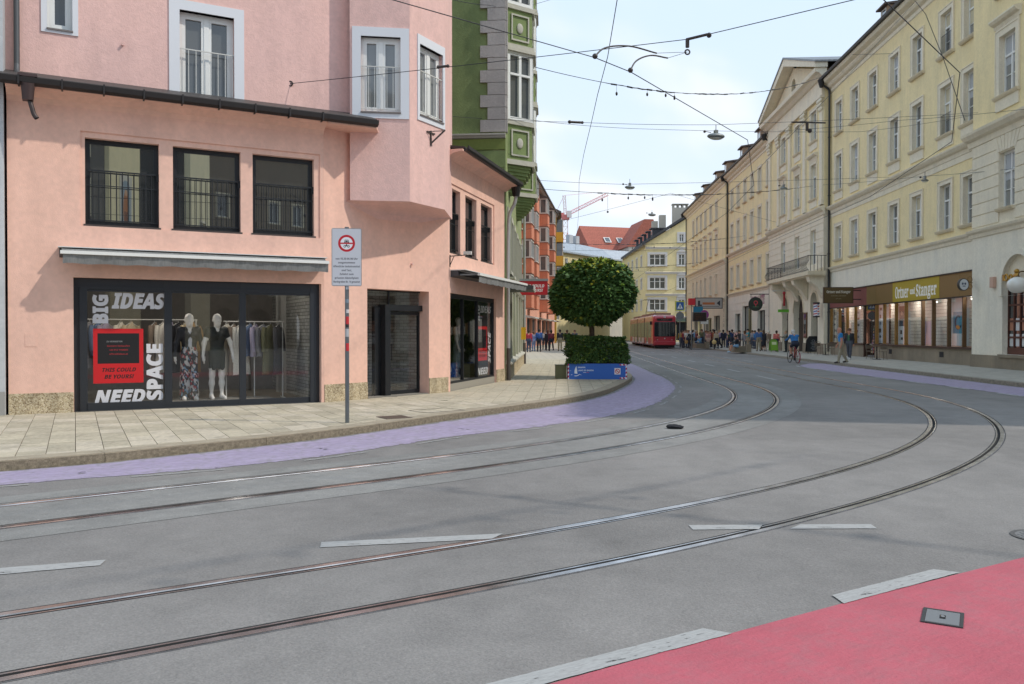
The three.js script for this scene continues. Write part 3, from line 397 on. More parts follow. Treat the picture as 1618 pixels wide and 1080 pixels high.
// --- entrance with glazed screen
{
  const [u0, u1, , v1] = doorB, g = group(pink, FB, 'entrance', 0, 0), W = -0.32, dv = 2.12, d0 = U(FB, 611, 560, W), d1 = U(FB, 665, 560, W);
  obj('frame', [box(d0 - 0.17, d0, 0.12, dv + 0.16, W - 0.1, W + 0.14), box(d1, d1 + 0.05, 0.12, dv + 0.16, W - 0.1, W + 0.1), box(d0 - 0.0, d1, dv + 0.02, dv + 0.16, W - 0.1, W + 0.1), box(d0 - 0.36, d0 - 0.17, 0.12, dv + 0.12, W - 0.12, W - 0.02), box(u0, u1, v1 - 0.025, v1 - 0.001, W - 0.06, W + 0.02), box(d0 + 0.06, d0 + 0.1, dv + 0.16, v1 - 0.02, W - 0.04, W), box(d1 - 0.03, d1 + 0.0, dv + 0.16, v1 - 0.02, W - 0.04, W)], mat.black, g);
  const leaf = [ringFrame(d1 - d0 - 0.03, dv - 0.15, 0.075, 0.06, W - 0.06, (d0 + d1) / 2, 0.15)].flat(); obj('door_leaf', leaf, mat.black, g);
  obj('pane', box(d0 + 0.06, d1 - 0.06, 0.2, dv - 0.05, W - 0.035, W - 0.03), mat.pane, g); obj('pane', box(u0, d0 - 0.17, 0.14, v1 - 0.03, W - 0.022, W - 0.016), mat.pane, g); obj('pane', box(d1 + 0.05, u1, 0.14, v1 - 0.03, W - 0.022, W - 0.016), mat.pane, g); obj('pane', box(d0 - 0.16, d1, dv + 0.17, v1 - 0.03, W - 0.022, W - 0.016), mat.pane, g);
  obj('handle', [rod(V3(d0 + 0.1, 0.95, W + 0.07), V3(d0 + 0.1, 1.35, W + 0.07), 0.014), rod(V3(d0 + 0.1, 0.98, W), V3(d0 + 0.1, 0.98, W + 0.07), 0.01), rod(V3(d0 + 0.1, 1.32, W), V3(d0 + 0.1, 1.32, W + 0.07), 0.01)], mat.darkMetal, g);
  obj('threshold', box(u0, u1, 0.06, 0.135, -0.45, -0.02), plain(128, 122, 112, 0.8), g);
  part(pink, FB, 'hall_floor', box(0.3, FB.len - 0.2, 0.02, 0.13, -3.2, -0.36), plain(92, 88, 84, 0.6));
  part(pink, FB, 'hall_brick_wall', [box(u1 - 0.02, u1 + 0.14, 0.13, 2.75, -1.5, -0.36), box(u0 + 0.45, u1 + 0.14, 0.13, 2.75, -1.62, -1.5)], brickWhite);
  part(pink, FB, 'hall_wall', [box(u0 - 0.2, u0 - 0.06, 0.13, 2.75, -3.0, -0.36), box(u0 - 0.2, u0 + 0.47, 0.13, 2.75, -3.1, -2.9)], plain(176, 176, 170, 0.9));
  part(pink, FB, 'hall_ceiling', box(u0 - 0.2, u1 + 0.14, 2.75, 2.9, -3.1, -0.36), plain(170, 168, 164, 0.9));
}
// --- side shop window with its own poster film
{
  const [u0, u1, , v1] = shopC, g = group(pink, FC, 'shop_window', 0, 0), W = -0.1, m1 = U(FC, 737), m2 = U(FC, 759.5);
  obj('frame', [box(u0, u0 + 0.07, 0.3, v1, W - 0.08, W + 0.03), box(u1 - 0.07, u1, 0.3, v1, W - 0.08, W + 0.03), box(m1 - 0.025, m1 + 0.025, 0.3, v1 - 0.1, W - 0.06, W + 0.02), box(m2 - 0.025, m2 + 0.025, 0.3, v1 - 0.1, W - 0.06, W + 0.02), box(u0 + 0.07, u1 - 0.07, v1 - 0.12, v1 - 0.001, W - 0.08, W + 0.025), box(u0 + 0.07, u1 - 0.07, 0.3, 0.35, W - 0.08, W + 0.025)], mat.black, g);
  obj('base_panel', box(u0, u1, 0.06, 0.3, -0.32, W + 0.05), plain(150, 144, 132, 0.8), g);
  for (const [a, b] of [[u0 + 0.06, m1 - 0.02], [m1 + 0.02, m2 - 0.02], [m2 + 0.02, u1 - 0.06]]) obj('pane', box(a, b, 0.34, v1 - 0.11, W - 0.03, W - 0.025), mat.pane, g);
  const a0 = m2 + 0.03, a1 = u1 - 0.07, w = a1 - a0, h = v1 - 0.12 - 0.35;
  const t = print(512, Math.round(512 * h / w), (x, cw, ch) => { x.fillStyle = '#17171a'; x.fillRect(0, 0, cw, ch); x.fillStyle = '#dcdadb'; const W2 = (s, cx, cy, hh, ww, rot) => { x.save(); x.translate(cx, cy); x.rotate(rot); x.font = `italic 900 ${hh * 1.38}px sans-serif`; x.textAlign = 'center'; x.scale(ww / x.measureText(s).width, 1); x.fillText(s, 0, hh / 2); x.restore(); }; W2('BIG', cw * 0.13, ch * 0.16, cw * 0.17, ch * 0.22, -Math.PI / 2); W2('IDEAS', cw * 0.6, ch * 0.10, ch * 0.09, cw * 0.72, 0); W2('SPACE', cw * 0.87, ch * 0.63, cw * 0.17, ch * 0.42, -Math.PI / 2); W2('NEED', cw * 0.4, ch * 0.93, ch * 0.09, cw * 0.72, 0); x.fillStyle = '#c4161c'; x.fillRect(cw * 0.06, ch * 0.33, cw * 0.66, ch * 0.46); x.fillStyle = '#141214'; x.fillRect(cw * 0.12, ch * 0.37, cw * 0.54, ch * 0.25); x.font = `italic 900 ${cw * 0.08}px sans-serif`; x.textAlign = 'center'; x.fillText('THIS COULD', cw * 0.39, ch * 0.69); x.fillText('BE YOURS!', cw * 0.39, ch * 0.745); });
  obj('poster', card(w, h, (a0 + a1) / 2, 0.35, W - 0.036), printMat(t, 0.5), g, true);
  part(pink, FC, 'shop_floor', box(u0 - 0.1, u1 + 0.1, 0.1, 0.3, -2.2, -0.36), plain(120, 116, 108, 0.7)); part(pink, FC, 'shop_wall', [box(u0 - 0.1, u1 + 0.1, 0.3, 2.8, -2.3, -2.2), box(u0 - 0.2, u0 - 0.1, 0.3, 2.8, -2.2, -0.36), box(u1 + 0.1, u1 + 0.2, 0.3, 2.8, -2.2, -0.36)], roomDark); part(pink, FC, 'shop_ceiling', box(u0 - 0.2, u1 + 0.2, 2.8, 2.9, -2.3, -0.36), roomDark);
}
// --- awnings (rolled in)
const awnGrey = M({ roughness: 0.9, map: tex(256, 0.8, (u, v) => sc(sR(122, 122, 120), 0.9 + 0.2 * fbm(u, v * 0.3, 40, 2, 3) + 0.14 * (fbm(u, v, 5, 3, 6) - 0.5))) });
function awning(F, u0, u1, v, pr, label) {
  const g = group(pink, F, 'awning', 0, 0); g.userData.label = label;
  obj('housing', [moulding([[0.002, v - 0.1], [0.002, v + 0.06], [0.2, v + 0.07], [0.22, v - 0.06]], u0, u1)], plain(70, 70, 72, 0.6, 0.2), g);
  obj('cover', [moulding([[0.0, v + 0.06], [0.0, v + 0.085], [pr * 0.55, v + 0.085], [pr * 0.55, v + 0.07]], u0 - 0.02, u1 + 0.02)], plain(214, 212, 208, 0.5), g);
  obj('fabric', [moulding([[0.2, v + 0.05], [0.2, v + 0.065], [pr, v - 0.035], [pr, v - 0.05]], u0 + 0.04, u1 - 0.03)], awnGrey, g);
  obj('front_bar', [moulding([[pr - 0.03, v - 0.075], [pr - 0.03, v - 0.015], [pr + 0.03, v - 0.01], [pr + 0.035, v - 0.07]], u0 + 0.02, u1 - 0.01)], plain(218, 216, 210, 0.45), g);
  const n = 60, pos = [], idx = []; for (let i = 0; i <= n; i++) { const u = lerp(u0 + 0.06, u1 - 0.02, i / n), wv = 0.012 * Math.sin(i * 1.3) + 0.01 * Math.sin(i * 0.37 + 1); pos.push(u, v - 0.07, pr + 0.0, u, v - 0.24 + 0.008 * Math.sin(i * 0.9), pr - 0.02 + wv); if (i) { const k = i * 2; idx.push(k - 2, k - 1, k, k, k - 1, k + 1); } } const vg = new THREE.BufferGeometry(); vg.setAttribute('position', new THREE.Float32BufferAttribute(pos, 3)); vg.setIndex(idx); vg.computeVertexNormals(); const vb = vg.clone().translate(0, 0, -0.004); obj('valance', [vg, vb], awnGrey, g);
  for (const a of [u0 + 0.1, u1 - 0.2]) obj('arm', box(a, a + 0.04, v - 0.06, v - 0.02, 0.1, pr), mat.greyMetal, g);
}
awning(FA, U(FA, 94, 400, 0.3), FA.len - 0.02, 3.12, 0.52, 'long grey awning rolled in above the boutique window');
awning(FC, 0.18, FC.len - 0.12, 3.13, 0.75, 'grey awning with white bar above the side shop window');
// --- eaves of the two-storey front
const dk = plain(50, 46, 45, 0.5, 0.4);
const gEnd = U(FA, 598, 197, 0.5);
part(pink, FA, 'eaves_soffit', moulding([[0, 5.84], [0.06, 5.93], [0.2, 6.0], [0.4, 6.035], [0.4, 6.06], [0, 6.06]], 0, FA.len), pinkLow);
part(pink, FA, 'eaves_soffit', new THREE.ExtrudeGeometry(shapeOf([[FA.len - 0.01, 0.42], [FA.len - 0.01, -0.02], [gEnd + 0.5, -0.75], [gEnd - 0.01, 0.42]]), { depth: 0.05, bevelEnabled: false }).applyMatrix4(new THREE.Matrix4().makeBasis(V3(1, 0, 0), V3(0, 0, 1), V3(0, -1, 0))).translate(0, 6.062, 0), pinkLow);
part(pink, FA, 'gutter', [moulding([[0.36, 6.07], [0.38, 6.045], [0.46, 6.035], [0.535, 6.07], [0.55, 6.16], [0.53, 6.16], [0.52, 6.09], [0.45, 6.06], [0.40, 6.07], [0.38, 6.16], [0.36, 6.16]], -0.35, gEnd), moulding([[0.32, 6.06], [0.32, 6.2], [0.37, 6.2], [0.37, 6.06]], -0.35, gEnd)], dk);
part(pink, FA, 'roof_ledge', moulding([[0.42, 6.17], [0.42, 6.21], [-0.47, 6.52], [-0.47, 6.4], [0.2, 6.15]], -0.35, gEnd), plain(74, 70, 68, 0.55, 0.3));
for (let i = 0; i < 9; i++) part(pink, FA, 'gutter_bracket', box(0.2 + i * 0.68, 0.23 + i * 0.68, 6.02, 6.19, 0.35, 0.56), dk);
{ const g = group(pink, FA, 'rainwater_head', U(FA, 44, 130, 0.5), 5.72, 0.42); obj('box', [new THREE.CylinderGeometry(0.17, 0.12, 0.42, 4, 1).rotateY(Math.PI / 4).translate(0, 0.26, 0), bx(0.3, 0.05, 0.26, 0, 0.48, 0)], plain(78, 62, 60, 0.5, 0.4), g); obj('spout', tube([V3(0.03, 0.06, 0), V3(0.06, -0.06, 0.02), V3(0.1, -0.2, 0.03), V3(0.14, -0.26, 0.04)], 0.042, 10), plain(66, 56, 54, 0.5, 0.4), g); }
part(pink, shift(FA, -0.45), 'downpipe', [cyl(0.05, 0.05, 7.6, U(FA, 27, 40, -0.4), 6.55, 0.1, 14), tube([V3(U(FA, 27, 40, -0.4), 6.6, 0.1), V3(U(FA, 29, 95, -0.4), 6.4, 0.25), V3(U(FA, 40, 110, 0.4), 6.25, 0.6)], 0.05, 10)], plain(92, 94, 96, 0.5, 0.4));
part(pink, FC, 'eaves_soffit', moulding([[0, 6.0], [0.2, 6.12], [0.42, 6.15], [0.42, 6.2], [0, 6.2]], -0.1, FC.len + 0.12), pinkLow);
part(pink, FC, 'gutter', moulding([[0.38, 6.2], [0.4, 6.17], [0.5, 6.17], [0.55, 6.21], [0.55, 6.29], [0.53, 6.29], [0.5, 6.2], [0.4, 6.2], [0.39, 6.29], [0.38, 6.29]], 0.0, FC.len + 0.22), dk);
part(pink, FC, 'low_roof', moulding([[0.45, 6.22], [0.45, 6.27], [-3.0, 6.75], [-3.0, 6.6]], 0.0, FC.len + 0.1), plain(64, 60, 58, 0.6, 0.3));
{ const g = group(pink, FC, 'rainwater_outlet', FC.len + 0.1, 5.75, 0.35); obj('hopper', [new THREE.CylinderGeometry(0.2, 0.12, 0.4, 4).rotateY(Math.PI / 4).translate(0, 0.3, 0)], plain(48, 46, 45, 0.5, 0.4), g); obj('pipe', [tube([V3(0, 0.12, 0), V3(0.02, -0.1, -0.05), V3(0.03, -0.4, -0.2), V3(0.03, -0.9, -0.25), V3(0.03, -5.6, -0.25)], 0.055, 10, 60)], plain(176, 176, 174, 0.5, 0.3), g); obj('foot_pipe', cyl(0.07, 0.065, 1.0, 0.03, -5.62, -0.25, 12), plain(84, 80, 76, 0.6, 0.5), g); }
// --- upper storeys, set back behind the ledge
const FU = shift(FA, -0.45);
function whiteWindow(w, h, o = {}) { // white casements with bars in front
  const g = new THREE.Group(); g.name = 'window'; const rec = o.rec ?? 0.12, t = 0.075, fr = [ringFrame(w, h, t, 0.07, -rec - 0.07)].flat(); if (!o.single) fr.push(bx(0.1, h - 2 * t, 0.08, 0, h / 2, -rec - 0.03)); for (const s of o.single ? [0] : [-1, 1]) { const cw = o.single ? w - 2 * t : w / 2 - t - 0.05, cx = s * (0.05 + cw / 2); fr.push(...ringFrame(cw, h - 2 * t, 0.05, 0.045, -rec - 0.05, cx, t)); }
  obj('frame', fr, mat.white, g); obj('pane', box(-w / 2 + t, w / 2 - t, t, h - t, -rec - 0.055, -rec - 0.048), o.glass ?? mat.glassMid, g);
  if (o.rail) { const r = [box(-w / 2, w / 2, o.rail - 0.01, o.rail + 0.01, -0.03, -0.01), box(-w / 2, w / 2, 0.06, 0.075, -0.03, -0.015)]; const n = Math.round(w / 0.15); for (let i = 0; i <= n; i++) r.push(bx(0.012, o.rail - 0.06, 0.012, -w / 2 + 0.03 + (w - 0.06) * i / n, (o.rail + 0.06) / 2, -0.02)); obj('railing', r, mat.offwhite, g); }
  const b = o.band ?? 0.19, hb = o.bandTop ?? b; obj('surround', slab(rectPts(-w / 2 - b, w / 2 + b, -(o.bandLow ?? 0.08), h + hb), [rectPts(-w / 2, w / 2, 0, h)], 0.2, 0.025), plain(218, 219, 222, 0.85), g);
  obj('sill', box(-w / 2 - 0.01, w / 2 + 0.01, -0.03, 0.0, -rec, 0.05), plain(120, 112, 108, 0.6, 0.2), g); return g;
}
const bw0 = wp(FU, 284.5, 152), bw1 = wp(FU, 370.5, 160), bwTop = VV(FU, 284.5, 15), sw0 = wp(FU, 75, 44), sw1 = wp(FU, 115, 48);
{
  const holes = [rectPts(bw0[0], bw1[0], bw0[1], bwTop), rectPts(sw0[0], sw1[0], sw0[1], sw0[1] + 1.0)], uEnd = U(FU, 575, 100);
  const pitch = 3.35; for (const k of [1]) { holes.push(rectPts(bw0[0], bw1[0], bw0[1] + pitch * k, bwTop + pitch * k)); }
  part(pink, FU, 'upper_wall', slab(rectPts(-0.25, uEnd, 6.3, 13.6), holes, 0.3), pinkUp);
  for (const k of [0, 1]) { const g = whiteWindow(bw1[0] - bw0[0], bwTop - bw0[1], { rail: 0.98, bandLow: 0.03, band: 0.2, glass: mat.glassMid }); g.position.copy(FU.at((bw0[0] + bw1[0]) / 2, bw0[1] + pitch * k)).sub(pink.position); g.rotation.y = FU.ang; pink.add(g); }
  { const g = whiteWindow(sw1[0] - sw0[0], 1.0, { single: true, band: 0.1, glass: mat.glassDark }); g.position.copy(FU.at((sw0[0] + sw1[0]) / 2, sw0[1])).sub(pink.position); g.rotation.y = FU.ang; pink.add(g); }
}
// --- oriel turned over the corner
const O1 = [-3.55, 18.22], O2 = [-2.26, 18.4], O3 = [-1.59, 19.63], O4 = [-1.55, 20.95], OV = 4.52;
const FO1 = frame(O1, O2), FO2 = frame(O2, O3), FO3 = frame(O3, O4);
{
  const w1 = [U(FO1, 570.5, 120), U(FO1, 633, 120), VV(FO1, 600, 177), VV(FO1, 600, 58)], w2 = [U(FO2, 662.5, 130), U(FO2, 699, 130), VV(FO2, 680, 187), VV(FO2, 680, 78)];
  for (const [F, w] of [[FO1, w1], [FO2, w2]]) {
    const p = 3.35, holes = [0, p].map((d) => rectPts(w[0], w[1], w[2] + d, w[3] + d)); part(pink, F, 'oriel_wall', slab(rectPts(0, F.len, OV, 13.6), holes, 0.22), pinkUp);
    for (const d of [0, p]) { const g = whiteWindow(w[1] - w[0], w[3] - w[2], { rail: 1.0, band: Math.min(0.19, w[0] - 0.012, F.len - w[1] - 0.012), bandTop: 0.2, bandLow: 0.14, glass: mat.glassCurtain, rec: 0.09 }); g.position.copy(F.at((w[0] + w[1]) / 2, w[2] + d)).sub(pink.position); g.rotation.y = F.ang; pink.add(g); }
  }
  part(pink, FO3, 'oriel_wall', slab(rectPts(0, FO3.len + 0.4, OV, 13.6), [], 0.22), pinkUp);
  // coved underside back to the wall below
  const edge = [O1, ...[0.25, 0.5, 0.75].map((t) => [lerp(O1[0], O2[0], t), lerp(O1[1], O2[1], t)]), O2, ...[0.33, 0.66].map((t) => [lerp(O2[0], O3[0], t), lerp(O2[1], O3[1], t)]), O3, [lerp(O3[0], O4[0], 0.5), lerp(O3[1], O4[1], 0.5)], O4];
  const nB = [FB.n.x, -FB.n.z], pos = [], idx = [], N = 10;
  edge.forEach((e, i) => { const dist = Math.max(0.001, (e[0] - AB[0]) * nB[0] + (e[1] - AB[1]) * nB[1]); for (let k = 0; k <= N; k++) { const t = k / N, s = 1 - Math.pow(1 - t, 1.6); pos.push(e[0] - nB[0] * dist * s, OV - 0.30 * Math.min(dist, 1.0) * (1 - Math.sqrt(1 - t * t)) - 0.002, -(e[1] - nB[1] * dist * s)); if (i && k) { const a = (i - 1) * (N + 1) + k, b = i * (N + 1) + k; idx.push(a - 1, a, b - 1, b - 1, a, b); } } });
  const g = new THREE.BufferGeometry(); g.setAttribute('position', new THREE.Float32BufferAttribute(pos, 3)); g.setIndex(idx); g.computeVertexNormals(); const m = obj('oriel_soffit', g, pinkUp, pink); m.position.copy(pink.position).negate();
  // flag holder on the oriel
  const f = group(pink, FO2, 'flag_bracket', U(FO2, 680, 215), VV(FO2, 680, 215)); obj('bracket', [box(-0.16, 0.16, 0.06, 0.09, 0, 0.03), box(-0.02, 0.02, -0.22, 0.12, 0, 0.03), rod(V3(0, -0.16, 0.03), V3(0.16, 0.14, 0.3), 0.02), rod(V3(-0.12, 0.08, 0.03), V3(0.14, 0.12, 0.28), 0.01)], plain(84, 76, 72, 0.6, 0.4), f);
}
// --- body of the house behind the fronts
const bodyMat = plain(190, 150, 138, 0.95);
{ const w = (p, y0, y1, name, m) => { const o = obj(name, prismY(p, y0, y1), m, pink); o.position.copy(pink.position).negate(); return o; };
  w([[-9.5, 15.75], [-4.25, 18.35], [-2.1, 21.1], [-0.75, 25.6], [-7, 25.7], [-13, 22.3]], 2.9, 6.3, 'first_floor_body', bodyMat);
  w([[-9.9, 16.2], [-4.4, 19.1], [-3.3, 18.55], [-2.4, 18.75], [-1.85, 19.8], [-1.8, 21.1], [-7, 24.6], [-13, 22.3]], 6.3, 13.6, 'upper_body', bodyMat);
  w([[-9.9, 15.6], [-3.8, 18.0], [-2.1, 18.1], [-1.3, 19.6], [-1.3, 21.3], [-7, 25.2], [-13.5, 22.5]], 13.6, 13.9, 'roof', mat.roofDark);
  part(pink, FA, 'meter_cover', box(U(FA, 40, 535), U(FA, 58.5, 535), 1.36, 1.6, 0, 0.006), pinkLow);
  for (const [px, py, F] of [[194, 71, FU], [650, 417, FB]]) { const q = wp(F, px, py); part(pink, F, 'wall_hook', [rod(V3(q[0], q[1], 0), V3(q[0], q[1], 0.06), 0.025)], pinkUp); }
  const k = group(pink, FC, 'wall_lamp_bracket', 0.12, 3.55, 0.0); obj('arm', [rod(V3(0, 0, 0), V3(0, 0.02, 0.45), 0.012), rod(V3(0, -0.25, 0), V3(0, 0.0, 0.12), 0.01), bx(0.03, 0.3, 0.02, 0, -0.12, 0.01)], mat.darkMetal, k); obj('camera', [bx(0.08, 0.08, 0.2, 0, 0.07, 0.48)], mat.offwhite, k);
}
// neighbouring house at the frame's edge
{ const F = frame([A0[0] - 6.2, A0[1] - 3.26], [A0[0] - 0.02, A0[1] - 0.011]), b = thing('neighbour_house', 'pale grey plastered house adjoining the pink corner house', 'building', F.o.clone()); const wm = stucco(sR(186, 187, 188), 1, 0.003, 5); part(b, F, 'wall', [slab(rectPts(0, F.len - 0.02, 0.06, 14), [], 5, 0.08)], wm); part(b, F, 'plinth', box(0, F.len - 0.03, 0.06, 0.55, 0.08, 0.12), plain(150, 148, 144, 0.9)); }
// ---- clothes inside the boutique
function garment(kind, c, seed) {   // coat, shirt or dress on a hanger; faces local z
  const len = { coat: 1.08, shirt: 0.68, dress: 0.95 }[kind], half = 0.23, r = rng(seed), N = 26, Mv = 16, pos = [], idx = [];
  for (let j = 0; j <= Mv; j++) for (let i = 0; i < N; i++) { const t = j / Mv, a = i / N * 2 * Math.PI, sh = j === 0 ? 0.25 : j === 1 ? 0.8 : 1, wv = lerp(0.215, half + (kind === 'shirt' ? 0 : 0.03), t) * sh, th = (0.055 + 0.02 * t) * (j === 0 ? 0.5 : 1), fold = 1 + t * 0.3 * Math.sin(a * 5 + seed) + 0.08 * Math.sin(a * 9 + seed * 2); pos.push(Math.cos(a) * wv, -Math.pow(t, 0.95) * len - (1 - sh) * -0.05 - 0.06 * Math.abs(Math.cos(a)) * (j < 3 ? 1 : 0.4), Math.sin(a) * th * fold); if (j) { const A = (j - 1) * N + i, B = (j - 1) * N + (i + 1) % N; idx.push(A, B, A + N, B, B + N, A + N); } }
  const g = new THREE.BufferGeometry(); g.setAttribute('position', new THREE.Float32BufferAttribute(pos, 3)); g.setIndex(idx); g.computeVertexNormals();
  const gs = [g]; if (kind !== 'dress') for (const s of [-1, 1]) gs.push(tube([V3(s * 0.19, -0.07, 0), V3(s * 0.245, -0.2, 0.015), V3(s * 0.265, -0.42, 0.03), V3(s * 0.262, -0.6, 0.045)], 0.052, 10, 14));
  const o = new THREE.Group(); obj('cloth', gs, c, o); obj('hanger', [rod(V3(0, -0.02, 0), V3(0, 0.06, 0), 0.005), tube([V3(-0.19, -0.07, 0), V3(0, 0.0, 0), V3(0.19, -0.07, 0)], 0.008, 6)], mat.offwhite, o); return o;
}
const weave = tex(64, 0.12, (u, v) => grey(0.86 + 0.14 * fbm(u, v, 16, 2, 3)));
const cloth = (r, g, b) => M({ roughness: 0.95, map: weave, color: new THREE.Color().setRGB(r / 255, g / 255, b / 255, THREE.SRGBColorSpace).multiplyScalar(1.2) });
const clothC = { beige: cloth(190, 172, 142), cream: cloth(216, 208, 190), grey: cloth(132, 130, 132), black: cloth(42, 42, 46), denim: cloth(104, 122, 150), lilac: cloth(168, 158, 176), taupe: cloth(138, 122, 106), olive: cloth(112, 110, 82), rose: cloth(186, 140, 136), ivory: cloth(226, 220, 206), sand: cloth(204, 186, 150), charcoal: cloth(66, 66, 70), mint: cloth(150, 170, 158), camel: cloth(172, 138, 96), slate: cloth(96, 104, 116) };
function clothesRack(F, u0, u1, v, w, label, legs) {
  const t = thing('clothes_rack', label, 'rack', F.at((u0 + u1) / 2, 0.15, w), F.ang), L = (u1 - u0) / 2, h = v - 0.15; obj('rail', rod(V3(-L, h, 0), V3(L, h, 0), 0.014), mat.offwhite, t); for (const x of legs) { obj('upright', rod(V3(x, 0, 0), V3(x, h, 0), 0.014), mat.offwhite, t); obj('foot', rod(V3(x, 0.015, -0.22), V3(x, 0.015, 0.22), 0.014), mat.offwhite, t); } return t;
}
clothesRack(FA, 1.05, 3.5, 1.9, -2.1, 'long pale clothes rail behind the two shop dummies', [-1.2, 1.2]);
clothesRack(FA, 3.95, 5.25, 1.86, -1.35, 'short clothes rail by the brick pier inside the boutique', [-0.6, 0.0, 0.62]);
const onRail = [[1.35, 'dress', 'grey'], [1.5, 'shirt', 'denim'], [1.66, 'coat', 'lilac'], [1.95, 'coat', 'cream'], [2.15, 'coat', 'beige'], [2.62, 'coat', 'taupe'], [2.8, 'coat', 'ivory'], [2.95, 'dress', 'lilac'], [3.1, 'coat', 'black'], [3.25, 'coat', 'sand'], [3.4, 'coat', 'camel']];
const words = { beige: 'beige', cream: 'cream', grey: 'grey', black: 'black', denim: 'blue', lilac: 'lilac', taupe: 'brown', olive: 'olive', rose: 'rose', ivory: 'ivory white', sand: 'sand coloured', charcoal: 'charcoal', mint: 'mint', camel: 'camel brown', slate: 'slate' };
const addG = ([u, k, c], i, v, w, where, turn) => { const g = garment(k, clothC[c], i * 7 + 3); g.name = numbered(k === 'dress' ? 'hanging_dress' : k === 'coat' ? 'hanging_coat' : 'hanging_shirt'); g.position.copy(FA.at(u, v - 0.07, w)); g.rotation.y = FA.ang + turn; tag(g, `${words[c]} ${k} ${where}`, k, 'garments on the clothes rails'); scene.add(g); };
onRail.forEach((a, i) => addG(a, i, 1.9, -2.1, 'hanging on the long rail behind the dummies', 0.95 + 0.2 * Math.sin(i * 3)));
[[4.02, 'coat', 'cream'], [4.16, 'coat', 'taupe'], [4.32, 'coat', 'ivory'], [4.5, 'shirt', 'denim'], [4.62, 'shirt', 'lilac'], [4.8, 'shirt', 'grey'], [4.95, 'coat', 'olive'], [5.12, 'coat', 'charcoal']].forEach((a, i) => addG(a, i + 20, 1.86, -1.35, 'hanging on the short rail by the brick pier', 0.8 + 0.25 * Math.sin(i * 2)));
